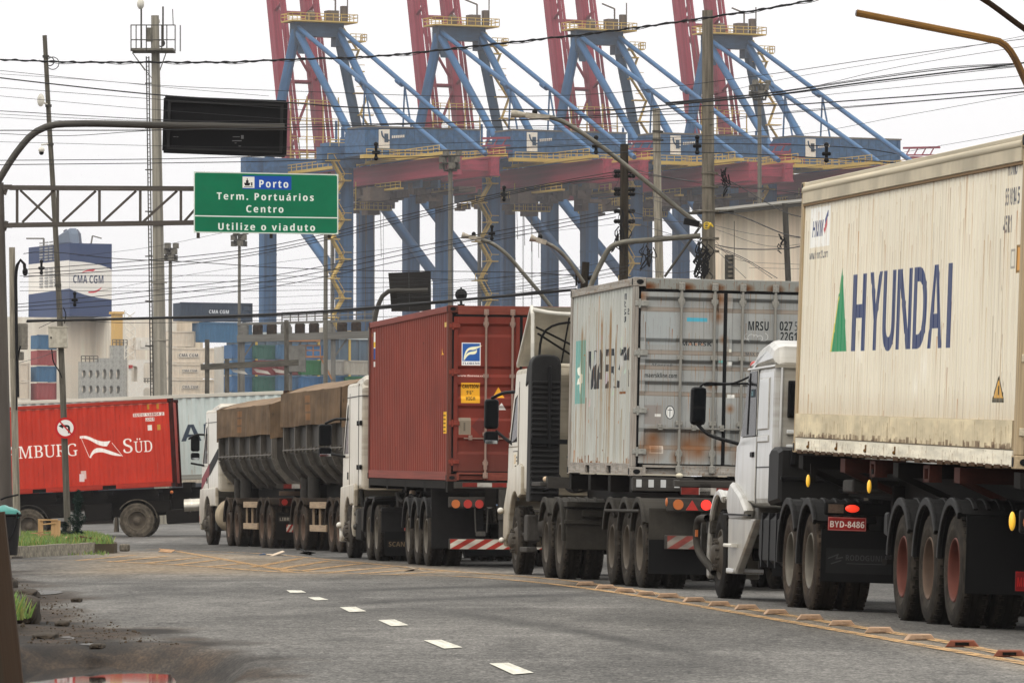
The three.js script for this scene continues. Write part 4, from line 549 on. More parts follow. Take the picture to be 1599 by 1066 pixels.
const tower = (x0, x1, y0, y1, z0, z1) => { const s = new THREE.Shape(), r = .17; s.moveTo(x0, y0); s.lineTo(x1, y0); s.lineTo(x1, y1 - r); s.quadraticCurveTo(x1, y1, x1 - r, y1); s.lineTo(x0 + r, y1); s.quadraticCurveTo(x0, y1, x0, y1 - r); return new THREE.ExtrudeGeometry(s, { depth: z1 - z0, bevelSize: .03, bevelOffset: -.03, bevelThickness: .03, bevelSegments: 2 }).translate(0, 0, z0); };
function maerskLorry() {
  const lean = (gs) => leanBy(gs, .0087);
  const P = V(1.542, .0, -74.1), R = [D(7.23), 0, D(-1.1)], dusty = M.rubberGrey;
  const t = thing('semi_trailer', 'dusty skeletal semi-trailer with three axles and a lit tail lamp under the grey container', 'semi-trailer', P, R);
  mesh(t, 'chassis_beam', lean([span(.62, .76, 1.02, 1.36, 1.7, -8.6), span(.55, .83, 1.34, 1.43, 0, -8.6)]), M.chassis); mesh(t, 'chassis_beam', lean([span(1.68, 1.82, 1.02, 1.36, 1.7, -8.6), span(1.61, 1.89, 1.34, 1.43, 0, -8.6)]), M.chassis);
  [-.12, -2.1, -4, -5.95, -8.45].forEach((z) => mesh(t, 'cross_bolster', lean([span(0, .62, 1.22, z > -7 ? 1.435 : 1.38, z - .12, z + .12), span(1.82, 2.44, 1.22, z > -7 ? 1.435 : 1.38, z - .12, z + .12), span(.76, 1.68, 1.12, 1.43, z - .06, z + .06)]), z < -8 ? M.chassisGrey : M.chassis));
  const bol = mesh(t, 'end_bolster', [span(-.02, .78, 1.24, 1.42, .1, .22, .01), span(-.02, 2.46, 1.26, 1.4, .02, .1)], M.chassisGrey); each(bol, 'tape_strip', [.02, .18, .34, .52].map((x) => span(x, x + .07, 1.29, 1.39, .22, .226)), std([.5, .5, .49], .5)); mesh(bol, 'beacon_cap', ball(.05, .6, 1.45, .12, 1, .7, 1), std([.6, .55, .42], .5));
  for (const z of [-1.62, -.27, .9]) axle(t, z, 'twin', dusty, std([.13, .115, .1], .8, .05, { map: grimeMap }));
  fenders(t, [-1.62, -.27, .9], M.plasticDusty, { a0: 20, a1: 140, last: 150, rib: false });
  mesh(t, 'fender_rod', [bar(V(-.08, .98, -1.9), V(-.08, .98, 1.2), .02, 6)], M.plasticDusty);
  flap(t, .0, .8, .36, 1.0, 1.5, M.plasticDusty); flap(t, 1.64, 2.44, .36, 1.0, 1.5, M.plasticDusty); each(t, 'lower_flap', [span(0, .84, .18, .62, 1.52, 1.54), span(1.6, 2.44, .18, .62, 1.52, 1.54)], M.blackMatt);
  const board = mesh(t, 'lamp_board', [span(.2, 2.0, .98, 1.16, 1.64, 1.72, .02)], M.chassisGrey);
  mesh(board, 'indicator', cylz(.066, .03, .34, 1.07, 1.73, 20), M.orangeLens); mesh(board, 'triangle_reflector', [new THREE.ExtrudeGeometry(new THREE.Shape([[-.08, -.06], [.08, -.06], [0, .07]].map(([x, y]) => new THREE.Vector2(x, y))), { depth: .012, bevelEnabled: false }).translate(.52, 1.06, 1.72)], M.redLens); mesh(board, 'reverse_lens', cylz(.066, .03, .86, 1.07, 1.73, 20), M.rimBrown);
  mesh(board, 'brake_lamp', cylz(.066, .034, .7, 1.07, 1.73, 20), glow(.9, .03, .02, .8)); mesh(board, 'side_marker', ball(.04, .2, 1.1, 1.68, .5, 1.4, 1), M.orangeLens);
  mesh(t, 'reflective_strip', span(.38, 2.2, 1.2, 1.29, 1.68, 1.7), std(0xffffff, .5, 0, { map: reflectTape })); mesh(t, 'end_beam', span(.3, 2.3, 1.3, 1.38, 1.5, 1.7, .01), M.chassisGrey);
  const rb = mesh(t, 'rear_bumper', [span(.18, 2.36, .5, .68, 1.66, 1.72, .01), span(.66, .76, .6, 1.1, 1.56, 1.66), span(1.7, 1.8, .6, 1.1, 1.56, 1.66)], M.chassisGrey); mesh(rb, 'stripe_board', panelUV(2.14, .165, 1.28, .59, 1.724), std(0xffffff, .7, 0, { map: stripesOld }));
  // tractor
  const a = thing('lorry_tractor', 'dusty white lorry tractor with a tall black air intake and raised roof deflector', 'lorry', P, R), cabMat = std([.7, .67, .6], .45, 0, { map: cabMap });
  axle(a, -11.71, 'front', dusty, M.rimDark); for (const z of [-8.23, -6.8]) axle(a, z, 'twin', dusty, std([.12, .11, .1], .8, .05, { map: grimeMap }));
  each(a, 'chassis_rail', [span(.76, .86, .8, 1.06, -5.9, -13), span(1.58, 1.68, .8, 1.06, -5.9, -13)], M.chassis);
  cabOver(a, { z0: -10.36, z1: -13.02, yb: 1.2, yt: 3.1, mat: cabMat, lean: .42 });
  mesh(a, 'wheel_arch', [prof([[-11.02, 1.2], [-11.05, 1.62], [-11.3, 1.66], [-12.1, 1.6], [-12.7, 1.3], [-13.04, 1.0], [-13.06, .55], [-12.8, .5], ...arcPts(-11.75, .5, .74, 8, 118).map(([z, y]) => [z, Math.max(.5, y)])], -.05, .04, .015)], cabMat);
  mesh(a, 'door_graphic', new THREE.PlaneGeometry(.55, .28).rotateY(-Math.PI / 2).translate(-.016, 1.72, -12.0), std(0xffffff, .5, 0, { map: canvas(128, 64, (c) => { c.fillStyle = '#d6cfc0'; c.fillRect(0, 0, 128, 64); c.fillStyle = '#b98a22'; c.font = 'italic bold 44px serif'; c.fillText('16', 30, 44); c.strokeStyle = '#444'; c.lineWidth = 3; c.strokeRect(2, 2, 124, 60); c.fillStyle = '#555'; c.fillRect(84, 20, 34, 6); c.fillRect(84, 32, 34, 6); }) }));
  mesh(a, 'bumper', [span(-.04, 2.48, .4, .95, -12.9, -13.1, .05), ball(.05, -.1, .95, -13.0), ball(.045, -.08, .5, -12.95)], cabMat);
  // tall ribbed intake behind the cab
  const it = mesh(a, 'air_intake', [tower(-.04, .4, 1.1, 3.27, -10.44, -10.08), ...Array.from({ length: 22 }, (_, i) => span(-.03, .39, 1.2 + i * .078, 1.24 + i * .078, -10.02, -10.1, .012)), prof([[-10.4, 2.9], [-10.42, 3.2], [-10.8, 3.1], [-10.95, 2.8]], -.02, .1, .03)], M.plastic); mesh(it, 'intake_strap', [span(.2, .25, 1.9, 3.1, -9.98, -10.02, .015), span(-.05, .5, 1.95, 2.02, -9.98, -10.05)], M.black);
  mesh(a, 'grab_rail', [bar(V(.5, 1.75, -9.95), V(.75, 2.1, -9.75), .018), bar(V(.75, 2.1, -9.75), V(1.0, 2.1, -9.75), .018)], M.darkSteel);
  mesh(a, 'rear_panel', [span(.58, 2.3, 1.3, 3.02, -10.3, -10.36, .02), span(.55, 2.35, 3.0, 3.08, -10.26, -10.36, .02)], M.cream);
  // raised deflector: a thin shell open to the rear, propped by rods
  const df = mesh(a, 'roof_deflector', [prof([[-10.38, 2.6], [-10.5, 3.35], [-10.56, 3.9], [-10.72, 4.02], [-12.2, 3.2], [-12.2, 3.12], [-10.76, 3.94], [-10.62, 3.84], [-10.56, 3.35], [-10.44, 2.6]], .0, .05, .012), quad(V(.03, 4.0, -10.7), V(2.4, 4.0, -10.7), V(2.4, 3.14, -12.2), V(.03, 3.14, -12.2)), tube([V(.03, 3.95, -10.6), V(.35, 3.9, -10.58), V(1.2, 3.9, -10.58), V(2.1, 3.9, -10.58), V(2.41, 3.95, -10.6)], .035, 20, 6), span(2.39, 2.42, 3.1, 3.95, -10.62, -11.9)], M.whitePlain);
  mesh(df, 'deflector_prop', [bar(V(.12, 3.6, -10.7), V(1.0, 3.1, -11.0), .016), bar(V(.12, 3.7, -10.9), V(1.3, 3.12, -10.6), .016), bar(V(.6, 3.85, -10.75), V(.5, 3.1, -10.9), .014), bar(V(1.4, 3.86, -10.75), V(1.6, 3.1, -10.9), .014), tube([V(.14, 3.1, -10.7), V(.2, 3.6, -10.66), V(.4, 3.74, -10.66), V(1.9, 3.76, -10.66)], .02, 20)], M.black);
  mesh(a, 'cab_roof_hatch', span(.2, 2.2, 3.1, 3.16, -10.6, -12.0, .02), M.cream);
  mirrorPair(a, -.3, 2.42, -12.75, .46, .22, [[V(-.3, 2.66, -12.75), V(-.14, 2.74, -12.6), V(.04, 2.76, -12.4)], [V(-.22, 2.16, -12.75), V(-.1, 2.05, -12.6), V(.02, 1.95, -12.45)]]);
  mesh(a, 'air_spring', [cylz(.16, .9, .24, .74, -9.5), ...[-9.2, -9.35, -9.5, -9.65, -9.8].map((z) => new THREE.TorusGeometry(.165, .02, 6, 18).translate(.24, .74, z)), span(-.02, .18, .5, .9, -10.4, -10.8, .03), bar(V(0, .6, -10.9), V(.3, .6, -10.2), .04), span(-.04, .12, .34, .42, -10.3, -11.1, .02)], M.chassisGrey);
  fenders(a, [-8.23, -6.8], M.plasticDusty, { a0: 30, a1: 140, last: 178, rib: true });
  mesh(a, 'rear_apron', [span(-.02, .98, .42, 1.0, -6.16, -6.2, .02), span(-.04, 1.0, .78, .84, -6.12, -6.2, .01), span(.2, .95, .88, .98, -6.06, -6.18, .02), span(-.02, .98, 1.02, 1.1, -6.1, -6.9, .01)], M.plasticDusty); mesh(a, 'number_plate', panelUV(.4, .13, .8, .56, -6.15), std(0xffffff, .7, 0, { map: plateMap('DBM 7241', false) }));
  flap(a, 1.5, 2.48, .3, .95, -6.2, M.plasticDusty);
  mesh(a, 'fifth_wheel', [rotd(new THREE.CylinderGeometry(.48, .48, .08, 24), 0, 0, 0, 0).translate(1.22, 1.2, -7.6), span(.8, 1.64, 1.05, 1.18, -8.1, -7.1)], M.chassis); mesh(a, 'coupling_plate', [span(-.1, .62, 1.32, 1.38, -8.4, -9.4, .01), cylz(.05, .4, .5, 1.3, -9.2)], M.chassisGrey); mesh(a, 'marker_cap', ball(.04, .0, 1.42, -8.6), std([.6, .45, .3], .5));
  each(a, 'hose', [tube([V(.4, 1.5, -10.2), V(.5, 1.25, -9.4), V(.9, 1.35, -8.6)], .02), tube([V(.05, 1.2, -10.3), V(.4, 1.36, -9.6), V(.8, 1.5, -9.0)], .02)], M.black);
}
function florensLorry() {
  const lean = (gs) => leanBy(gs, .0072);
  const P = V(-1.07, .0, -93.6), R = [D(7.6), 0, D(-.37)], dusty = M.rubberGrey;
  const t = thing('semi_trailer', 'grey container semi-trailer with a red and white striped bumper under the maroon container', 'semi-trailer', P, R);
  mesh(t, 'chassis_beam', lean([span(.62, .8, 1.0, 1.435, .05, -12.1)]), M.chassis); mesh(t, 'chassis_beam', lean([span(1.64, 1.82, 1.0, 1.435, .05, -12.1)]), M.chassis); mesh(t, 'side_rave', lean([span(.0, .06, 1.3, 1.43, -.3, -11.9)]), M.chassis);
  [-.12, -3.2, -6.1, -9, -12].forEach((z) => mesh(t, 'cross_bolster', lean([span(0, .62, 1.24, 1.435, z - .12, z + .12), span(1.82, 2.44, 1.24, 1.435, z - .12, z + .12), span(.8, 1.64, 1.14, 1.43, z - .06, z + .06)]), M.chassis));
  each(t, 'hanging_hose', [tube([V(.1, 1.25, -4.4), V(.12, 1.12, -5.2), V(.08, 1.2, -6)], .03), tube([V(.1, 1.25, -6.6), V(.1, 1.08, -7.4), V(.08, 1.22, -8.2)], .03), span(.2, .5, 1.02, 1.2, -7.6, -7.2, .03), span(.15, .6, .98, 1.25, -8.9, -8.5, .03)], M.chassis);
  for (const z of [-5.41, -4.12, -2.78]) axle(t, z, 'twin', dusty, M.rimGrey);
  fenders(t, [-5.41, -4.12, -2.78], M.plastic, { a0: 10, a1: 150, last: 150 });
  flap(t, -.02, .86, .3, .98, -2.06, M.plastic); flap(t, 1.58, 2.46, .3, .98, -2.06, M.plastic); each(t, 'flap_valance', [span(-.02, .8, .96, 1.3, -2.1, -2.14), span(1.64, 2.46, .96, 1.3, -2.1, -2.14)], M.plastic);
  const board = mesh(t, 'lamp_board', span(.02, .78, .98, 1.17, -.1, -.02, .03), M.chassisGrey); [[.14, M.orangeLens], [.34, M.redLens], [.53, M.redLens], [.7, M.clearLens]].forEach(([x, m]) => mesh(board, 'lens', cylz(.07, .03, x, 1.05, -.01, 20), m));
  const board2 = mesh(t, 'lamp_board', span(1.66, 2.42, .98, 1.17, -.1, -.02, .03), M.chassisGrey); [[1.78, M.redLens], [2.1, M.orangeLens]].forEach(([x, m]) => mesh(board2, 'lens', cylz(.07, .03, x, 1.05, -.01, 20), m));
  mesh(t, 'end_beam', [span(.1, 2.34, 1.3, 1.41, -.02, .06, .01)], M.chassisGrey); mesh(t, 'reflective_strip', span(.24, 2.2, 1.33, 1.4, .06, .066), std(0xffffff, .5, 0, { map: reflectTape }));
  for (const x of [.84, 1.4]) mesh(t, 'bumper_post', [span(x, x + .22, .78, 1.3, -.06, .06, .02), span(x + .02, x + .2, .4, .8, -.06, .02, .01)], M.chassisGrey);
  const rb = mesh(t, 'rear_bumper', span(.02, 2.42, .3, .48, .02, .08, .01), M.chassisGrey); mesh(rb, 'stripe_board', panelUV(2.36, .16, 1.22, .39, .085), std(0xffffff, .6, 0, { map: stripes }));
  each(t, 'plate_hanger', [bar(V(.46, 1.0, -.05), V(.48, .58, -.05), .012), bar(V(.68, 1.0, -.05), V(.66, .58, -.05), .012), span(.48, .64, .52, .6, -.06, -.04, .01)], M.darkSteel);
  const a = thing('lorry_tractor', 'white sleeper-cab lorry tractor pulling the maroon container', 'lorry', P, R), cm = std([.74, .71, .64], .4, 0, { map: cabMap });
  axle(a, -15.43, 'front', dusty, M.rimDark); for (const z of [-11.83, -10.51]) axle(a, z, 'twin', dusty, M.rimGrey);
  each(a, 'chassis_rail', [span(.76, .86, .8, 1.06, -9.6, -16.7), span(1.58, 1.68, .8, 1.06, -9.6, -16.7)], M.chassis);
  cabOver(a, { z0: -13.32, z1: -16.8, yb: 1.3, yt: 3.34, mat: cm, lean: .5 });
  mesh(a, 'roof_spoiler', cab([[-13.34, 3.1], [-13.36, 3.38], [-13.6, 3.46], [-14.6, 3.4], [-15.6, 3.18], [-15.7, 3.08]], .03, 2.41, .1), cm); mesh(a, 'roof_seam', [prof([[-13.3, 3.06], [-13.3, 3.075], [-16.0, 3.075], [-16.0, 3.06]], -.008, 2.448), span(-.01, 2.45, 1.34, 3.3, -13.9, -13.915)], M.seam);
  for (const y of [1.72, 2.55]) mesh(a, 'locker_catch', [span(-.03, .0, y - .02, y + .03, -13.34, -13.95, .01), span(-.04, 0, y - .04, y + .05, -13.36, -13.44), span(-.04, 0, y - .04, y + .05, -13.86, -13.94)], M.black);
  mesh(a, 'wheel_arch', [prof([[-14.2, 1.3], [-14.3, 1.42], [-16.7, 1.36], [-16.84, .9], [-16.84, .5], [-16.4, .5], ...arcPts(-15.43, .5, .66, 10, 130), [-14.62, 1.04], [-14.3, 1.0]], -.05, .04, .02), prof([[-14.5, .42], [-14.45, .98], [-14.62, 1.02], [-14.8, .6]], -.04, .3, .02), span(-.05, .1, .3, .6, -16.6, -16.9, .03)], cm);
  mesh(a, 'bumper', [span(-.02, 2.46, .35, .95, -16.75, -16.95, .05), ball(.06, -.08, .62, -16.6)], cm);
  mirrorPair(a, -.38, 2.36, -16.5, .42, .26, [[V(-.38, 2.58, -16.5), V(-.2, 2.66, -16.35), V(.02, 2.66, -16.1)], [V(-.3, 2.0, -16.5), V(-.1, 1.96, -16.3), V(.02, 1.94, -16.2)]]);
  mesh(a, 'step_well', [span(.0, .4, .35, .95, -13.4, -14.4, .04), span(.04, .5, .4, .9, -12.5, -13.3, .05), bar(V(.05, .9, -13.4), V(.05, 1.3, -13.8), .04)], M.chassis); mesh(a, 'battery_box', [span(.0, .5, .52, .98, -12.5, -13.3, .03), ...[-12.6, -12.8, -13.0, -13.2].map((z) => span(-.01, .02, .54, .96, z, z - .08, .008))], M.chassisGrey); mesh(a, 'valve_block', [span(-.02, .1, .66, .92, -13.9, -14.2, .02), ball(.06, .0, .6, -14.3), ball(.05, .02, .85, -14.4)], M.darkSteel);
  fenders(a, [-11.83, -10.51], M.plastic, { a0: 0, a1: 95, last: 95, rib: true }); mesh(a, 'mudguard_bridge', [span(-.05, .58, 1.13, 1.16, -10.51, -11.83, .01), ...[-10.7, -10.95, -11.2, -11.45, -11.7].map((z) => cylx(.03, .6, .26, 1.15, z, 8))], M.plastic);
  mesh(a, 'rear_apron', [span(-.02, .86, .52, .98, -9.78, -9.82, .02), span(-.02, .9, .9, .97, -9.74, -9.82, .01)], M.plastic); mesh(a, 'tail_lamp', span(.36, .9, .78, .9, -9.7, -9.78, .02), M.rimBrown); mesh(a, 'number_plate', panelUV(.4, .13, .6, .62, -9.76), std(0xffffff, .7, 0, { map: plateMap('NGV 5518') }));
  flap(a, .04, 1.0, .1, .52, -9.74, M.blackMatt, { k: .2, y: .5, m: std(0xffffff, .8, 0, { map: canvas(256, 52, (c) => { c.fillStyle = '#1c1b1a'; c.fillRect(0, 0, 256, 52); c.fillStyle = '#6d5c46'; c.font = 'bold 46px sans-serif'; c.fillText('SCANIA', 8, 42, 240); }) }) }); flap(a, 1.5, 2.44, .1, .52, -9.74, M.blackMatt);
  mesh(a, 'fifth_wheel', [new THREE.CylinderGeometry(.48, .48, .08, 24).translate(1.22, 1.2, -11.2), span(.8, 1.64, 1.05, 1.18, -11.7, -10.7)], M.chassis); mesh(a, 'marker_cap', ball(.06, .3, 1.24, -7.6), std([.5, .38, .28], .5));
}
function tipperLorry() {
  const P = V(-3.55, 0, -119.5), R = [D(11), 0, 0], tyre = M.rubberDusty, rim = M.rimBrown;
  const steelDark = std([.055, .051, .048], .55, .25, { map: grimeMap }), steelRib = std([.13, .12, .11], .6, .3, { map: grimeMap });
  const tarpMap = (s) => canvas(512, 128, (c) => { c.fillStyle = '#62503e'; c.fillRect(0, 0, 512, 128); mottle(c, 512, 128, .22, 9, 3, s); c.fillStyle = 'rgba(178,112,62,.34)'; for (let i = 0; i < 3; i++) c.fillRect(210, 16 + i * 34, 44, 26); for (let i = 0; i < 46; i++) { c.fillStyle = `rgba(40,30,24,${.06 + .1 * hash(i, s, 1)})`; c.fillRect(i * 11 + hash(i, 2, s) * 8, 0, 2, 128); } });
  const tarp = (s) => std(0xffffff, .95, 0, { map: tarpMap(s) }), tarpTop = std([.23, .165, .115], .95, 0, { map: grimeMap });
  function body(z0, z1, yTop, yTarp, yBot, s, label) {                     // z0 rear, z1 front
    const g = thing('tipper_trailer', label, 'tipper trailer', P, R), cx = 1.22, hw = 1.2, yb = yBot;
    const sec = (k) => [[-hw, yTarp + .5], [-hw, yBot + .62], [-hw + .1, yBot + .36], [-hw + .42, yBot + .06], [-.3, yBot - .02], [.3, yBot - .02], [hw - .42, yBot + .06], [hw - .1, yBot + .36], [hw, yBot + .62], [hw, yTarp + .5]].map(([x, y]) => new THREE.Vector2(cx + x * k, y));
    const sh = new THREE.Shape(sec(1)); mesh(g, 'skip_body', [new THREE.ExtrudeGeometry(sh, { depth: z0 - z1, bevelEnabled: false }).translate(0, 0, z1)], steelDark);
    for (let i = 0; i < 6; i++) {
      const z = z0 - .04 - i * (z0 - z1 - .1) / 5, o = sec(1).slice(0, 5).map((p) => V(p.x, p.y, z));
      mesh(g, 'side_rib', [0, 1, 2, 3].map((k) => beam(o[k].clone().add(V(-.06, 0, 0)), o[k + 1].clone().add(V(k === 3 ? 0 : -.06, k > 1 ? -.05 : 0, 0)), i % 5 ? .1 : .14, .12, V(1, 0, 0))), steelRib);
    }
    for (const y of [yBot + .7]) mesh(g, 'tarp_rail', [bar(V(cx - hw - .12, y, z0), V(cx - hw - .12, y, z1), .018), ...Array.from({ length: 15 }, (_, i) => bar(V(cx - hw - .16, y - .05, z0 - .3 - i * (z0 - z1) / 15), V(cx - hw - .02, y + .06, z0 - .3 - i * (z0 - z1) / 15), .02))], steelRib);
    // tarpaulin: crowned top, sagging skirt with a wavy hem
    const N = 40, drape = (x, sg) => { const pr = Array.from({ length: N + 1 }, (_, i) => [i / N * (z0 - z1), .03 * Math.sin(i * 1.7 + s) + .02 * Math.sin(i * .61)]); return sheet(pr, yTop - yTarp, (q, t, o) => V(x + sg * (o * (1 - t / (yTop - yTarp)) + .05), yTarp + t * (1) + (t < .01 ? .012 * Math.sin(q * 1.3 + s) : 0), z1 + q), [0, (yTop - yTarp) / 2, yTop - yTarp]); };
    const [tp] = each(g, 'tarpaulin', [drape(cx - hw - .12, -1), drape(cx + hw + .12, 1)], tarp(s));
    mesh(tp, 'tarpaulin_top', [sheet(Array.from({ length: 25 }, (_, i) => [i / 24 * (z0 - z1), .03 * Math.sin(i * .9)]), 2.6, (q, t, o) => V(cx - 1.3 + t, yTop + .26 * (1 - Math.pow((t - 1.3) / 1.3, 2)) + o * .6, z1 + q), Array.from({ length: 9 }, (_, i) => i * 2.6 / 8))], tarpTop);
    each(tp, 'tarpaulin_end', [z0 + .03, z1 - .03].map((z) => sheet(Array.from({ length: 17 }, (_, i) => [i * 2.72 / 16, .03 * Math.sin(i * 1.4)]), yTop - yTarp + .1, (q, t, o) => V(cx - 1.36 + q, yTarp - .1 + t + (t > .5 ? .26 * (1 - Math.pow((q - 1.36) / 1.36, 2)) : .04 * Math.sin(q * 5)), z + o * (1 - t / (yTop - yTarp + .1))), [0, (yTop - yTarp) / 2, yTop - yTarp + .1])), tarp(s + 3));
    mesh(g, 'chassis_beam', [span(.7, .84, .95, yBot + .02, z0 + .1, z1 + .4), span(1.6, 1.74, .95, yBot + .02, z0 + .1, z1 + .4), span(.5, 1.94, 1.12, yBot - .04, z0 - .5, z0 - .8), span(.5, 1.94, 1.12, yBot - .04, z1 + 1.2, z1 + .9)], M.chassis);
    mesh(g, 'tipping_ram', [cylz(.001, .001, 1.2, 1.2, z1 + 1), new THREE.CylinderGeometry(.14, .14, .9, 12).translate(.3, 1.15, z1 + 1.9), new THREE.CylinderGeometry(.1, .1, .5, 12).translate(.3, 1.35, z1 + .6)], M.chassisGrey);
    mesh(g, 'tail_bar', [span(.0, 2.44, 1.36, 1.46, z0 + .06, z0 + .14, .01)], M.chassisGrey); mesh(g, 'reflective_strip', panelUV(1.5, .1, .9, 1.41, z0 + .146), std(0xffffff, .5, 0, { map: reflectTape }));
    const b = mesh(g, 'lamp_board', span(.1, 1.0, .96, 1.14, z0 - .2, z0 - .14, .02), M.chassisRed); for (const x of [.22, .5, .76]) mesh(b, 'lens', [cylz(.07, .02, x, 1.05, z0 - .13, 16)], x === .5 ? M.orangeLens : M.redLens);
    mesh(g, 'upper_lamp_board', span(.1, 1.6, 1.2, 1.3, z0 - .24, z0 - .16, .01), M.rimBrown);
    return g;
  }
  const b1 = body(-9.4, -18.0, 3.26, 2.58, 1.42, 5, 'dark steel tipper trailer with a brown tarpaulin just behind the white cab'), b2 = body(.6, -7.7, 3.46, 2.72, 1.5, 9, 'second dark tipper trailer with the higher brown tarpaulin at the rear of the train');
  const set = (g, z) => axle(g, z, 'twin', tyre, rim);
  set(b1, -11.41); set(b1, -10.27); fenders(b1, [-11.41, -10.27], M.rubberDusty, { a0: 5, a1: 150, last: 130, rib: false });
  set(b2, -6.25); set(b2, -5.28); fenders(b2, [-6.25, -5.28], M.rubberDusty, { a0: 5, a1: 150, last: 130, rib: false }); set(b2, -1.41); set(b2, -.4); fenders(b2, [-1.41, -.4], M.rubberDusty, { a0: 5, a1: 150, last: 130, rib: false });
  const sideGuard = (g, z0, z1) => mesh(g, 'side_guard', [span(-.02, .02, .92, 1.06, z0, z1, .01), span(-.02, .02, .42, .56, z0, z1, .01), ...[0, 1, 2].map((i) => span(.02, .06, .42, 1.06, z0 + (z1 - z0) * (.1 + i * .4), z0 + (z1 - z0) * (.1 + i * .4) - .05))], std([.42, .32, .23], .8, 0, { map: grimeMap }));
  sideGuard(b1, -12.2, -14.4); sideGuard(b2, -2.2, -4.4);
  flap(b1, .02, .98, .2, .8, -9.5, M.chassis, { k: .2, y: .78, m: std(0xffffff, .8, 0, { map: canvas(256, 52, (c) => { c.fillStyle = '#2b2725'; c.fillRect(0, 0, 256, 52); c.fillStyle = '#8f8779'; c.font = 'bold 40px sans-serif'; c.fillText('LIBRELATO', 8, 40, 240); }) }) });
  mesh(b1, 'stripe_board', panelUV(.9, .17, .7, .46, -9.47), std(0xffffff, .6, 0, { map: stripes })); flap(b2, .02, .98, .2, .8, .4, M.chassis);
  const a = thing('lorry_tractor', 'white lorry tractor with a maroon and black diagonal stripe pulling the two tippers', 'lorry', P, R), cm = std([.76, .73, .67], .42, 0, { map: cabMap });
  axle(a, -20.33, 'front', tyre, M.rimDark); set(a, -16.79); set(a, -15.41); fenders(a, [-16.79, -15.41], M.rubberDusty, { a0: 5, a1: 150, last: 130, rib: false });
  each(a, 'chassis_rail', [span(.76, .86, .8, 1.06, -14.5, -21.6), span(1.58, 1.68, .8, 1.06, -14.5, -21.6)], M.chassis);
  cabOver(a, { z0: -18.7, z1: -21.7, yb: 1.3, yt: 3.3, mat: cm, lean: .5 });
  mesh(a, 'roof_spoiler', cab([[-18.72, 3.05], [-18.74, 3.36], [-19.0, 3.44], [-20, 3.36], [-20.8, 3.12], [-20.86, 3.02]], .03, 2.41, .1), cm); mesh(a, 'roof_seam', prof([[-18.66, 2.98], [-18.66, 2.995], [-21, 2.995], [-21, 2.98]], -.008, 2.448), M.seam);
  each(a, 'stripe_decal', [prof([[-18.72, 2.1], [-18.72, 2.34], [-20.2, 1.96], [-20.2, 1.7]], -.014, -.004)], M.black); each(a, 'stripe_decal', [prof([[-20.22, 1.72], [-20.22, 1.98], [-21.55, 1.62], [-21.58, 1.34]], -.016, -.004)], std([.2, .03, .04], .5));
  mesh(a, 'rear_panel', [span(.2, 2.2, 1.5, 2.9, -18.66, -18.7, .03), span(.3, 2.1, 1.7, 1.74, -18.63, -18.66), span(.3, 2.1, 1.95, 1.99, -18.63, -18.66)], cm);
  mesh(a, 'wheel_arch', prof([[-18.9, .95], [-18.9, 1.4], [-21.6, 1.36], [-21.74, .9], [-21.74, .5], [-21.3, .5], ...arcPts(-20.33, .5, .68, 10, 140), [-19.5, .95]], -.05, .04, .02), cm);
  mesh(a, 'bumper', span(-.02, 2.46, .35, .95, -21.65, -21.85, .05), cm); mesh(a, 'side_lamp', span(-.05, -.02, .56, .7, -21.6, -21.7), M.redLens);
  mirrorPair(a, -.2, 2.5, -21.4, .42, .22, [[V(-.36, 2.6, -21.4), V(-.2, 2.7, -21.2), V(.02, 2.7, -21.0)], [V(-.3, 2.0, -21.4), V(-.1, 1.96, -21.2), V(.02, 1.94, -21.1)]]);
  mesh(a, 'air_tank', [...[-18.1, -18.35, -18.6].map((z) => new THREE.TorusGeometry(.3, .1, 8, 20).rotateY(0).translate(.3, .72, z)), cylz(.3, .7, .3, .72, -18.35)], std([.4, .34, .26], .7, .1, { map: grimeMap })); mesh(a, 'step_well', span(.0, .5, .35, .95, -18.9, -19.3, .03), M.chassis);
}
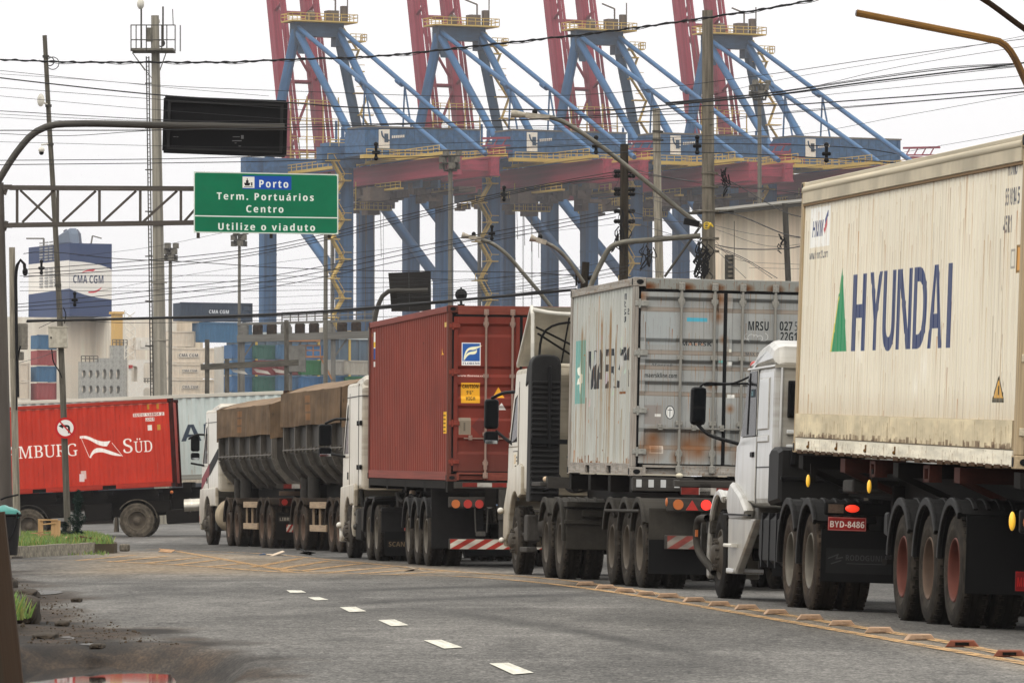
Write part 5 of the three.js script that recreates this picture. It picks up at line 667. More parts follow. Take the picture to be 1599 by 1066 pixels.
function crossingLorries() {
  const tilt = D(3.06), up = (px, py, d) => W(px, py, d);
  const P = W(276.5, 836, 167), t = thing('semi_trailer', 'dark semi-trailer and tractor chassis carrying the red container', 'semi-trailer', P, [D(90), 0, 0]); t.rotation.x = -tilt;
  const lift0 = 0;
  each(t, 'chassis_beam', [span(.3, .45, .92, 1.3, -.2, -8.5), span(1.9, 2.05, .92, 1.3, -.2, -8.5)], M.chassis); each(t, 'cross_member', [-.5, -2, -3.5, -5, -6.5].map((z) => span(.02, 2.4, 1.2, 1.38, z, z - .2)), M.chassis);
  mesh(t, 'side_locker', [span(.1, 1.0, .55, 1.05, -1.9, -2.7, .03), span(.12, .5, .7, 1.1, -3.2, -3.9, .03), beam(V(.1, 1.1, -3.9), V(.1, .75, -3.4), .05, .05), span(.1, .12, .4, 1.1, -2.86, -2.95)], M.chassis);
  const dustW = std([.2, .185, .16], .9, 0, { map: tyreMap }), rimW = std([.14, .12, .1], .8, .1, { map: grimeMap });
  wheel(t, -.03, R0 - .02, -4.35, 'twin', dustW, rimW); wheel(t, 2.47, R0 - .02, -4.35, 'twin', dustW, rimW, false); mesh(t, 'mudguard', fender(-4.35, R0, .58, 10, 170, -.05, .5), M.plasticDusty);
  const a = thing('lorry_tractor', 'dark lorry tractor rear with one grey mudguarded wheel under the red container', 'lorry', P, [D(90), 0, 0]); a.rotation.x = -tilt;
  wheel(a, -.03, R0 - .02, -1.16, 'twin', dustW, rimW); wheel(a, 2.47, R0 - .02, -1.16, 'twin', dustW, rimW, false); mesh(a, 'mudguard', [fender(-1.16, R0, .58, 35, 178, -.06, .5), prof([[-1.74, .2], [-1.74, .62], [-1.8, .64], [-1.86, .2]], -.05, .5)], dustW);
  mesh(a, 'chassis_rail', [span(.3, .42, .62, 1.12, 4.2, -2.1), span(1.8, 1.92, .74, 1.02, 4.2, -2.1)], M.chassis); mesh(a, 'air_tank', [cylz(.24, .62, .2, .82, .55, 20), cylz(.25, .03, .2, .82, .42, 20)], M.chrome); mesh(a, 'fuel_tank', [span(0, .6, .35, .78, -.3, 1.0, .05), span(-.02, .02, .35, .8, .2, .23)], M.chassis);
  mesh(a, 'battery_box', [span(.02, .5, .7, 1.05, -.15, -.9, .02), ...[-.2, -.35, -.5].map((z) => span(.0, .03, 1.05, 1.2, z, z - .08))], M.chassis); mesh(a, 'marker_lamp', ball(.05, -.02, 1.28, -.1), M.orangeLens); mesh(a, 'cab_shell', span(.0, 2.4, 1.2, 3.2, 1.3, 3.4, .1), std([.03, .03, .035], .5, 0));
  const P2 = W(456, 832, 172), u = thing('semi_trailer', 'dark semi-trailer beneath the pale grey container', 'semi-trailer', P2, [D(90), 0, 0]); u.rotation.x = -D(2.2);
  each(u, 'chassis_beam', [span(.3, .45, 1.0, 1.5, -.2, -12), span(1.9, 2.05, 1.0, 1.5, -.2, -12)], M.chassis); each(u, 'cross_bolster', [-.4, -3, -6, -9, -11.8].map((z) => span(.0, 2.44, 1.36, 1.66, z, z - .25)), M.chassis); for (const z of [-8.6, -9.8, -11]) { wheel(u, -.03, R0, z, 'twin', dustW, rimW); wheel(u, 2.47, R0, z, 'twin', dustW, rimW, false); }
  each(u, 'side_guard', [span(-.02, .02, .5, .62, -5.4, -11), span(-.02, .02, .9, 1.02, -5.4, -11)], M.chassisGrey);
}
hyundaiLorry(); maerskLorry(); florensLorry(); tipperLorry(); crossingLorries();
// ---------- the port behind: quay cranes, ship, stacked boxes, yard ----------
const QA = D(25.5);
const H2 = (py, d) => EYE + (777 - py) / F * d;                          // height seen at py, d metres away
const blue = std([.031, .108, .235], .55, 0, { map: craneMap }), blueDark = std([.032, .085, .17], .6, 0, { map: grimeMap }), redP = std([.29, .033, .058], .55, 0, { map: craneMap }), yellow = std([.46, .31, .07], .6), brownish = std([.12, .09, .07], .8, 0, { map: grimeMap }), whiteFar = std([.72, .71, .68], .6, 0, { map: streakMap });
function rail(pts, h = 1.1, step = 2.2) {                                // hand rail along a run: top and middle bars with posts
  const out = []; for (let i = 0; i + 1 < pts.length; i++) { const a = pts[i], b = pts[i + 1], n = Math.max(1, Math.round(a.distanceTo(b) / step)); for (const k of [h, h * .55]) out.push(beam(a.clone().add(V(0, k, 0)), b.clone().add(V(0, k, 0)), .11, .11)); for (let j = 0; j <= n; j++) { const p = a.clone().lerp(b, j / n); out.push(beam(p, p.clone().add(V(0, h, 0)), .1, .1, V(1, 0, .01))); } } return out;
}
function buildCrane() {
  const g = new THREE.Group(), GA = 31.9, hw = 9, top = 57;
  for (const x of [-hw, hw]) for (const z of [0, GA]) {
    mesh(g, 'leg', [bx(2.3, top + 3, 2.2, x, top / 2 - 1.5, z), bx(2.9, 3, 3, x, 56.4, z), bx(2.36, .4, 2.26, x, 28, z), bx(2.36, .4, 2.26, x, 42, z)], blue);
    if (z) mesh(g, 'brace', [bar(V(x, 54, 1), V(x, 36, GA - .6), .85, 14), bx(1.5, 5, 2.6, x, 36, GA - 1.6)], blue);
  }
  for (const z of [0, GA]) mesh(g, 'portal_beam', [bx(2 * hw + 5, 2.6, 2.2, 0, 57, z), prof([[1.1, 58.3], [1.1, 55.7], [-1.1, 55.7], [-1.1, 58.3]], -hw - 4.5, -hw - 1).translate(0, 0, z)], blue);
  for (const x of [-hw, hw]) mesh(g, 'sill_beam', bx(2, 2.4, GA, x, 12, GA / 2), blue);
  for (const x of [-3.3, 3.3]) mesh(g, 'trolley_girder', [bx(1.5, 2.6, 69, x, 53.9, 29), bx(2.0, .25, 69, x, 55.3, 29), bx(1.9, .25, 69, x, 52.5, 29)], redP);
  mesh(g, 'girder_tie', [-4, 12, 27, 43, 62].map((z) => bx(6, 1.6, 1.2, 0, 54, z)), redP);
  // frame above: two front legs, cap beam, struts down to the land side and long stays
  for (const s of [-1, 1]) {
    mesh(g, 'mast_leg', [bar(V(s * hw, 57, 0), V(s * 3.85, 80, 0), .86, 14)], s > 0 ? blueDark : blue);
    mesh(g, 'mast_strut', bar(V(s * 3.85, 80, .4), V(s * 3.5, 56, 28), .64, 12), blue);
    mesh(g, 'back_stay', [bar(V(s * 3.85, 80.6, .6), V(s * 3.3, 56, 60), .4, 10), bar(V(s * 3.62, 70.2, 25), V(s * 3.6, 69.4, 27), .52, 10), beam(V(s * 3.6, 69, 28), V(s * 3.6, 61, 27.2), .22, .22), beam(V(s * 3.6, 69, 28), V(s * 3.6, 61, 31), .22, .22)], blue);
  }
  mesh(g, 'cap_beam', [bx(9, 2.3, 2.3, 0, 80.2, 0), prof([[1, 79.2], [1, 76], [-1, 79.2]], -3.9, -2.6), bx(1.5, 3, 2.2, 3.8, 79, 0), bx(1.5, 3, 2.2, -3.8, 79, 0)], blueDark);
  mesh(g, 'mast_platform', [bx(12, .25, 5, .3, 81.5, .3), ...rail([V(-5.7, 81.6, 2.8), V(6.3, 81.6, 2.8), V(6.3, 81.6, -2.2), V(-5.7, 81.6, -2.2), V(-5.7, 81.6, 2.8)], 1.2, 1.5), bx(3, .2, 2.6, 6.6, 78.4, 1), ...rail([V(5.2, 78.5, 2.3), V(8.2, 78.5, 2.3), V(8.2, 78.5, -.3)], 1.1, 1)], yellow);
  mesh(g, 'mast_machinery', [cylx(1.1, .8, -1.2, 82.4, 0, 18), bx(2, 1.9, 1.8, 2.6, 82.6, .2), bx(1, 2.8, 1, 4.8, 83, .4), bar(V(3.4, 82, 0), V(3.4, 85.4, 0), .14), bar(V(3.4, 85.4, 0), V(1, 86.2, 0), .14), bar(V(5.2, 82, 1), V(5.2, 86.4, 1), .1)], brownish);
  // raised boom
  const lean = .246, B = (x, h, o = 0) => V(x, h, -4.2 - (h - 55) * lean + o);
  for (const x of [-3.1, 3.1]) { mesh(g, 'boom_girder', beam(B(x, 55), B(x, 118), 1.45, 2.1, V(0, 0, 1)), redP); mesh(g, 'boom_stay', [bar(B(x, 58, 4), B(x, 112, 3.2), .34, 8), bar(B(x, 62, 5.6), B(x, 112, 4.2), .26, 8)], redP); }
  mesh(g, 'boom_bracing', [60, 72, 84, 96, 108].flatMap((h, i) => [bar(B(-3.1, h), B(3.1, h), .34, 8), bar(B(i % 2 ? 3.1 : -3.1, h), B(i % 2 ? -3.1 : 3.1, h + 12), .26, 8), bar(B(-3.1, h, 0), B(-3.1, h + 1.5, 4), .3, 6), bar(B(3.1, h, 0), B(3.1, h + 1.5, 4), .3, 6)]), redP);
  mesh(g, 'boom_walkway', [beam(B(-2, 56, .9), B(-2, 118, .9), .12, .12), beam(B(-1.2, 56, .9), B(-1.2, 118, .9), .12, .12), ...Array.from({ length: 34 }, (_, i) => beam(B(-2, 57 + i * 1.8, .9), B(-1.2, 57 + i * 1.8, .9), .08, .08))], M.galv);
  // machinery house on the land side
  const hs = mesh(g, 'machinery_house', [prof([[35, 56.5], [35, 60.2], [36.4, 61], [43, 61], [43, 56.5]], -10.3, 10.3)], blue);
  mesh(hs, 'house_ribs', Array.from({ length: 15 }, (_, i) => bx(.1, 4.3, .1, -9.8 + i * 1.4, 58.7, 43.04)), blue); mesh(hs, 'house_sign', bx(1.9, 3.1, .08, -6.9, 59.2, 43.1), whiteFar); mesh(hs, 'sign_swoosh', prof([[0, 59.9], [0, 60], [0, 59.3], [0, 58.6]], -6.9, -6.2).translate(0, 0, 43.2), blueDark);
  mesh(hs, 'sign_swoosh', tube([V(-7.4, 60.4, 43.17), V(-7.2, 59.6, 43.17), V(-6.6, 59.1, 43.17), V(-6.0, 58.9, 43.17)], .13, 14), blueDark); mesh(hs, 'sign_lettering', [0, 1, 2, 3, 4, 5, 6].map((i) => bx(.22, .42, .06, -5.4 + i * .33, 59.5 + i * .03, 43.08)), whiteFar); mesh(hs, 'roof_edge', [bx(20.9, .25, 6.9, 0, 61.1, 39.7)], M.galv);
  mesh(g, 'electrical_room', [bx(5, 3, 4, -6.5, 58, 24), bar(V(-7, 59, 24), V(-7, 63.2, 24), .2), bar(V(-5.8, 59, 24), V(-5.8, 62.2, 24), .3), bx(1.6, 1, 1.4, -5.2, 60, 24)], blue);
  // yellow walkways
  mesh(g, 'girder_walkway', [bx(1.2, .5, 68, -5.2, 55.8, 29), bx(1.2, .5, 68, 5.2, 55.8, 29), bx(23, .6, 1.6, 0, 56.1, 44.6), bx(9, .6, 1.4, 2, 54.9, 46.2), ...rail([V(-5.8, 56, -4), V(-5.8, 56, 62)]), ...rail([V(5.8, 56, -4), V(5.8, 56, 62)]), ...rail([V(-11, 56.2, 45.3), V(11, 56.2, 45.3)], 1.1, 1.4), ...rail([V(-2.5, 55, 46.9), V(6.5, 55, 46.9)], 1.1, 1), ...rail([V(-hw - 4, 58.4, 1), V(hw + 3, 58.4, 1)], 1.1, 1.6), ...rail([V(-hw - 3, 58.4, GA + 1), V(hw + 3, 58.4, GA + 1)], 1.1, 1.6)], yellow);
  mesh(g, 'boom_hinge_platform', [bx(9, .3, 4, 0, 57.6, -3), ...[0, 1, 2, 3].flatMap((k) => rail([V(-4.5, 58 + k * 3.1, -1), V(4.5, 58 + k * 3.1, -1)], 1.1, 1.6)), ...[-4.4, -1.4, 1.6, 4.4].map((x) => beam(V(x, 57.6, -1), V(x, 69, -1), .16, .16, V(1, 0, 0)))], yellow);
  mesh(g, 'trolley', [bx(6.4, 1.4, 7, 0, 51.2, 22), bx(2.2, 2.6, 2.4, -1.6, 49, 26), bx(5.6, .5, 9, 0, 52, 22), bx(2, 1.4, 2, 1.6, 49.8, 19), bx(7, 1, 3, 0, 49.4, 21), ...[0, 1, 2, 3].map((i) => bar(V(-2 + i * 1.3, 50, 22), V(-2 + i * 1.3, 44 - i, 22.4), .05, 5))], brownish);
  { const cl = []; let q = 11; const r = () => { q = (q * 1103515245 + 12345) & 0x7fffffff; return q / 0x7fffffff; }; for (let i = 0; i < 46; i++) cl.push(bx(.4 + r() * 2.2, .4 + r() * 1.6, .5 + r() * 2.4, -5 + r() * 10, 49.4 + r() * 3, 2 + r() * 44)); mesh(g, 'trolley_gear', cl, brownish).userData.kind = 'stuff'; mesh(g, 'festoon_rail', [bx(.5, 1.3, 44, -1.6, 51.9, 24), bx(.5, 1.3, 44, 1.6, 51.9, 24)], blueDark); mesh(g, 'hoist_platform', [...rail([V(-4.4, 51.2, 34), V(-4.4, 51.2, 44)]), ...rail([V(4.6, 51.2, 30), V(4.6, 51.2, 44)]), bx(1, .3, 12, -4.8, 51.1, 39), bx(1, .3, 14, 5, 51.1, 37), ...[30, 34, 38, 42].map((z) => bx(.2, 4, .2, 5.3, 53, z)), ...rail([V(-6, 49.6, 9), V(-6, 49.6, 18)])], yellow); }
  mesh(g, 'trolley_frame', [...rail([V(-5, 48.6, 27.5), V(1.5, 48.6, 27.5)], 1.1, .8), ...rail([V(-5, 50.6, 27.5), V(-5, 50.6, 17)], 1.1, 1), bx(6.5, .2, 1, -1.7, 48.5, 27), ...[-5, -3, -1, 1].map((x) => beam(V(x, 48.5, 27.5), V(x, 53, 27.5), .14, .14, V(1, 0, 0)))], yellow);
  mesh(g, 'cable_reel', cylx(1.7, .5, hw + 1.2, 51, GA - 2, 20), brownish); mesh(g, 'winch_cabinet', bx(1.2, 4, 3, 6.5, 50.6, 34), brownish); mesh(g, 'winch_cabinet', bx(3.4, 2.2, 3, -6, 50.4, 38), brownish); mesh(g, 'cable_tray', bx(3, .8, 12, 6.6, 51.2, 40), brownish);
  mesh(g, 'hoist_ropes', [0, 1, 2, 3, 4, 5].map((i) => bar(V(-2 + i * .8, 49, 21 + (i % 2) * 2), V(-2 + i * .8, 14, 21 + (i % 2) * 2), .035, 4)), M.darkSteel);
  // stair flights on one land-side leg and on one mast leg
  const st = []; for (let i = 0; i < 15; i++) { const y = 8 + i * 3.2, x0 = -hw - 1.6 - (i % 2) * 2.0, x1 = -hw - 1.6 - ((i + 1) % 2) * 2.0; st.push(beam(V(x0 + .8, y, GA + 1.4), V(x1 + .8, y + 3.2, GA + 1.4), 1, .3), bx(2.2, .2, 1.6, x1 + .8, y + 3.2, GA + 1.4), bx(2.3, .1, .1, x1 + .8, y + 4.3, GA + 2.2), bx(.1, 1.1, .1, x1 - .3, y + 3.8, GA + 2.2), beam(V(x0 + .8, y + 1.1, GA + 2), V(x1 + .8, y + 4.3, GA + 2), .1, .1)); }
  mesh(g, 'leg_stair', st, yellow); mesh(g, 'lift_mast', [bx(.5, 46, .5, -hw - 1.7, 29, GA - .9), bx(1.2, 2.4, 1.2, -hw - 2, 20, GA - .9)], M.galv);
  const ms = []; for (let i = 0; i < 6; i++) { const t = i / 6, x = 9 - 5.1 * t, y = 58.6 + 22 * t; ms.push(bx(2.4, .18, 1.6, x + 1, y, 1.6), bx(2.4, .1, .1, x + 1, y + 1.1, 2.4), beam(V(x + (i % 2 ? 2 : 0), y, 1.6), V(x + (i % 2 ? -.6 : 1.4), y + 3.6, 1.6), .7, .16)); } mesh(g, 'mast_stair', ms, yellow);
  mesh(g, 'service_jib', [beam(V(10, 59.6, 44.5), V(17, 59.9, 44.5), .35, .35), beam(V(10, 58.4, 44.5), V(16, 58.6, 44.5), .25, .25), ...[10.5, 12, 13.5, 15].map((x) => beam(V(x, 58.4, 44.5), V(x + .8, 59.7, 44.5), .16, .16, V(0, 0, 1))), bx(2.4, 1.6, 1.6, 12.4, 57.4, 44.6), ...rail([V(10.5, 56.4, 45.4), V(16, 56.4, 45.4)], 1.2, 1)], redP);
  return g;
}
{
  const proto = buildCrane(), at = [[494, 960, 'on the far side of the green road sign'], [716.5, 968.5, 'between the maroon container and the tall lamp'], [932.5, 977, 'rising behind the dark utility poles'], [1136, 985.5, 'partly hidden by the tall concrete pole']];
  at.forEach(([px, d, where], i) => { const c = i ? proto.clone() : proto; c.name = numbered('quay_crane'); const p = W(px, 777, d); c.position.set(p.x, 0, p.z); c.rotation.y = QA; for (const ch of c.children) if (/^(trolley$|trolley_frame|trolley_gear|hoist_ropes|hoist_platform)/.test(ch.name)) ch.position.z += [0, 5, -4, 8][i]; tag(c, 'blue quay crane with raised red boom ' + where, 'crane', 'row of quay cranes'); scene.add(c); });
}
// block helper: x0..x1 seen along the quay direction at the near face, depth d, t metres deep
function quayFrame(o, px, d, y = 0) { const p = W(px, 777, d); o.position.set(p.x, y, p.z); o.rotation.y = QA; return o; }
{
  const s = quayFrame(thing('container_ship', 'container ship with a navy and white CMA CGM funnel casing', 'ship'), 107, 700), k = F / 700, Y = (py) => H2(py, 700), X = (px) => (px - 107) / k / Math.cos(QA), LZ = -14.2, navy = '#2f3f62', wht = '#dedad4';
  const casing = canvas(256, 256, (c) => { c.fillStyle = wht; c.fillRect(0, 0, 256, 256); c.fillStyle = navy; const y = (p) => (p - 378) / 115 * 256, x = (p) => (p - 107) / 65 * 256; c.beginPath(); c.moveTo(0, 0); c.lineTo(256, 0); c.lineTo(256, y(419)); c.quadraticCurveTo(x(155), y(408), x(107), y(406)); c.fill(); c.beginPath(); c.moveTo(0, 256); c.lineTo(256, 256); c.lineTo(256, y(466)); c.quadraticCurveTo(x(132), y(463), 0, y(450)); c.fill(); c.fillStyle = '#2c3550'; c.font = 'bold 40px sans-serif'; c.fillText('CMA CGM', x(112), y(441), x(170) - x(112)); c.fillStyle = '#c0303c'; c.beginPath(); c.moveTo(x(124), y(426)); c.quadraticCurveTo(x(132), y(418), x(147), y(419)); c.lineTo(x(143), y(422)); c.quadraticCurveTo(x(132), y(421), x(124), y(426)); c.fill(); c.beginPath(); c.moveTo(x(136), y(454)); c.quadraticCurveTo(x(150), y(454), x(157), y(446)); c.quadraticCurveTo(x(152), y(458), x(136), y(456)); c.fill(); });
  const casingL = canvas(128, 256, (c) => { c.fillStyle = wht; c.fillRect(0, 0, 128, 256); c.fillStyle = navy; c.fillRect(0, 0, 128, 60); c.beginPath(); c.moveTo(0, 168); c.lineTo(128, 160); c.lineTo(128, 256); c.lineTo(0, 256); c.fill(); });
  const w = X(171), h0 = Y(493), h1 = Y(379);
  const body = mesh(s, 'funnel_casing', bx(w, h1 - h0, -LZ, w / 2, (h0 + h1) / 2, LZ / 2), std([.12, .16, .25], .6)); mesh(body, 'painted_panel', new THREE.PlaneGeometry(w, h1 - h0).translate(w / 2, (h0 + h1) / 2, .02), std(0xffffff, .6, 0, { map: casing })); mesh(body, 'painted_panel', new THREE.PlaneGeometry(-LZ, h1 - h0).rotateY(-Math.PI / 2).translate(-.02, (h0 + h1) / 2, LZ / 2), std(0xffffff, .6, 0, { map: casingL }));
  for (const y of [Y(408), Y(450)]) for (const z of [-4.6, -6.2, -7.8, -9.6]) mesh(body, 'louvre', [0, 1, 2, 3, 4, 5, 6].map((i) => bx(.12, .18, 1.1, -.06, y + .5 + i * .36, z)), std([.3, .3, .3], .7));
  for (const [a, b] of [[121, 126], [130, 135], [138, 143]]) mesh(s, 'exhaust_pipe', [bar(V((X(a) + X(b)) / 2, h1, -4), V((X(a) + X(b)) / 2 - .1, h1 + 1.4, -4.2), .28, 12), bar(V((X(a) + X(b)) / 2 - .1, h1 + 1.3, -4.2), V((X(a) + X(b)) / 2 - .35, h1 + 1.8, -4.4), .27, 12)], std([.1, .11, .14], .6));
  mesh(s, 'funnel_fin', prof([[-.5, h1], [-.9, h1 + 1.2], [-1.4, h1 + 1.9], [-5.2, h1 + 1.2], [-5.4, h1]], .4, 1.6, .2), std([.12, .15, .2], .6)); mesh(s, 'deck_davit', [bar(V(.6, h1, -10.5), V(.6, h1 + 1, -10.5), .12), bar(V(.6, h1 + 1, -10.5), V(-.6, h1 + 1.1, -13.4), .1), bar(V(4, h1, -3), V(4.2, h1 + 1.1, -3), .1), bar(V(4.2, h1 + 1.1, -3), V(5.4, h1 + .8, -3), .08)], M.galv);
  mesh(s, 'deckhouse', [bx(26, Y(494) - 3, 10, 2, (Y(494) + 3) / 2, -9), bx(9, Y(494) - 3, 6, 9.5, (Y(494) + 3) / 2, -2.4)], std([.74, .71, .65], .6, 0, { map: streakMap })); mesh(s, 'accommodation_block', [bx(9.5, Y(495) - 3, 8, 13.2, (Y(495) + 3) / 2, -4.4)], std([.66, .58, .47], .6, 0, { map: streakMap }));
  mesh(s, 'crane_post', [bx(1.1, Y(488) - Y(562), 1.1, X(161), (Y(488) + Y(562)) / 2, 4), bx(1.5, .3, 1.5, X(161), Y(489), 4)], std([.6, .38, .13], .6)); mesh(s, 'lattice_mast', [0, 1, 2, 3, 4, 5].flatMap((i) => [bar(V(X(168), Y(560) + i * .95, 5), V(X(184), Y(560) + (i + 1) * .95, 5), .06, 5), bar(V(X(184), Y(560) + i * .95, 5), V(X(168), Y(560) + (i + 1) * .95, 5), .06, 5)]).concat([bar(V(X(168), Y(562), 5), V(X(168), Y(485), 5), .08, 5), bar(V(X(184), Y(562), 5), V(X(184), Y(512), 5), .08, 5)]), whiteFar);
  // lashing bridge with oval openings, white open portal beside it
  const lb = new THREE.Shape([[X(103), Y(630)], [X(172), Y(630)], [X(172), Y(540)], [X(150), Y(540)], [X(150), Y(560)], [X(128), Y(560)], [X(128), Y(566)], [X(103), Y(566)]].map(([x, y]) => new THREE.Vector2(x, y)));
  for (const py of [585, 609]) for (let i = 0; i < 6; i++) { const e = new THREE.Path(); e.absellipse(X(107 + i * 10.3), Y(py), .27, py < 600 && i > 2 ? .66 : .5, 0, Math.PI * 2); lb.holes.push(e); }
  mesh(s, 'lashing_bridge', new THREE.ExtrudeGeometry(lb, { depth: 1, bevelEnabled: false, curveSegments: 8 }).translate(0, 0, 4), std([.42, .43, .43], .6, 0, { map: grimeMap }));
  mesh(s, 'bridge_rail', rail([V(X(103), Y(566), 5), V(X(128), Y(566), 5)], .7, .5).concat(rail([V(X(150), Y(540), 5), V(X(172), Y(540), 5)], .7, .5), rail([V(X(194), Y(600), 5.2), V(X(215), Y(600), 5.2)], .7, .4)), M.galv);
  const po = new THREE.Shape([[172, 640], [222, 640], [222, 562], [172, 562]].map(([x, y]) => new THREE.Vector2(X(x), Y(y)))); for (const [a, b, c, e] of [[195, 211, 567, 598], [195, 226, 606, 622], [177, 186, 572, 596]]) { const q = new THREE.Path([[a, e], [b > 222 ? 221 : b, e], [b > 222 ? 219 : b, c + 3], [b > 222 ? 216 : b - 2, c], [a + 2, c], [a, c + 3]].map(([x, y]) => new THREE.Vector2(X(x), Y(y)))); po.holes.push(q); }
  mesh(s, 'stern_portal', new THREE.ExtrudeGeometry(po, { depth: 1.2, bevelEnabled: false }).translate(0, 0, 4.2), whiteFar); mesh(s, 'life_ring_board', bx(.5, .4, .1, X(175), Y(573), 5.5), M.redLens); mesh(s, 'hull', [bx(60, 16, 12, 0, 4, -9)], std([.06, .075, .1], .6));
  mesh(s, 'ventilation_unit', [bx(2.4, 1.5, 1, X(197), Y(537), 5), bx(.6, .9, .1, X(193), Y(537), 5.6), cylz(.35, .1, X(203), Y(537), 5.6, 14)], whiteFar);
}
function farBox(x0, x1, y0, y1, d, c, label, text, group) {
  const k = F / d, g = quayFrame(thing('stacked_container', label, 'shipping container', null, null, group), x0, d, H2(y1, d)), w = (x1 - x0) / k / Math.cos(QA), h = (y1 - y0) / k * .985, m = std(c, .6, 0, { map: streakMap });
  mesh(g, 'container_body', [bx(w - .2, h - .1, 2.3, w / 2, h / 2, -1.22), ...Array.from({ length: Math.max(4, Math.round(w / .55)) }, (_, i, a) => bx(.12, h - .3, .05, .2 + (i + .5) * (w - .4) / Math.round(w / .55 > 4 ? w / .55 : 4), h / 2, -.06))], m);
  mesh(g, 'end_frame', [bx(.18, h, .2, .09, h / 2, -.1), bx(.18, h, .2, w - .09, h / 2, -.1), bx(w, .16, .2, w / 2, h - .08, -.1), bx(w, .16, .2, w / 2, .08, -.1), bx(.16, h, 2.44, w - .06, h / 2, -1.22)], m);
  if (text) mesh(g, 'lettering', new THREE.PlaneGeometry(text.w / k, text.h / k).translate((text.x - x0 + text.w / 2) / k, h * text.y, .02), std(0xffffff, .6, 0, { map: canvas(128, 32, (q) => { q.fillStyle = text.bg; q.fillRect(0, 0, 128, 32); q.fillStyle = text.fg; q.font = 'bold 30px sans-serif'; q.fillText(text.t, 2, 27, 124); }) }));
  return g;
}
{
  const st = (a, b) => `${a} container stacked on the ship, ${b}`, N = [.035, .055, .09], B = [.05, .14, .27], Rr = [.3, .07, .075], Cm = [.68, .62, .54];
  farBox(57, 86, 522, 545, 640, B, st('blue', 'topmost of the pile beside the grey switch box')); farBox(57, 86, 546, 570, 640, Rr, st('dull red', 'directly under the topmost blue one')); farBox(57, 86, 571, 596, 640, B, st('blue', 'between two red ones')); farBox(57, 86, 597, 625, 640, Rr, st('dull red', 'lowest of the pile by the street pole'));
  farBox(27, 44, 566, 594, 640, Cm, st('cream', 'upper one beside the concrete pole')); farBox(27, 44, 595, 622, 640, Cm, st('cream', 'lower one beside the concrete pole'));
  farBox(281, 391, 471, 501, 600, N, st('dark navy', 'topmost, with white CMA CGM lettering'), { t: 'CMA CGM', x: 328, y: .52, w: 36, h: 8, bg: '#28303d', fg: '#d4d6d8' }); farBox(311, 391, 502, 534, 600, B, st('plain blue', 'directly under the dark navy one'));
  farBox(262, 303, 516, 541, 600, Cm, st('cream', 'beside the blue one and the floodlight mast'));
  farBox(262, 345, 542, 566, 590, Cm, st('cream', 'with the boldest CMA CGM lettering'), { t: 'CMA CGM', x: 279, y: .5, w: 34, h: 7, bg: '#cfc5b6', fg: '#2e3138' }); farBox(262, 345, 567, 590, 590, Cm, st('cream', 'with thin CMA CGM lettering, middle of three'), { t: 'CMA CGM', x: 285, y: .52, w: 26, h: 5, bg: '#cfc5b6', fg: '#4a4c50' }); farBox(262, 345, 591, 616, 590, Cm, st('cream', 'lowest of three with CMA CGM lettering'), { t: 'CMA CGM', x: 285, y: .5, w: 28, h: 6, bg: '#cfc5b6', fg: '#4a4c50' });
  farBox(346, 360, 539, 616, 588, [.5, .5, .48], 'grey container guide frame beside the cream lettered stack');
  const cols = [[.2, .045, .05], [.05, .13, .28], [.03, .13, .07], [.3, .3, .29], [.05, .14, .3], [.17, .05, .05], [.04, .12, .1], [.06, .16, .32], [.34, .33, .3], [.04, .11, .22], [.03, .14, .06], [.07, .15, .27]];
  let i = 0; for (const y of [[537, 560], [561, 585], [586, 612]]) for (let x = 362; x < 575; x += 36) { const c = cols[(i * 5 + 1) % 12]; if (!(y[0] === 537 && x > 480)) farBox(x, x + 34, y[0] + (i % 2), y[1], 560, c, `${c[0] > .25 ? 'grey' : c[0] > .12 ? 'maroon' : c[1] > c[2] ? 'green' : 'blue'} yard container, ${['first', 'second', 'third', 'fourth', 'fifth', 'sixth'][Math.round((x - 362) / 36)]} from the cream lettered stack in the ${y[0] < 540 ? 'top' : y[0] < 570 ? 'middle' : 'bottom'} tier`, null, 'containers piled in the yard'); i++; }
}
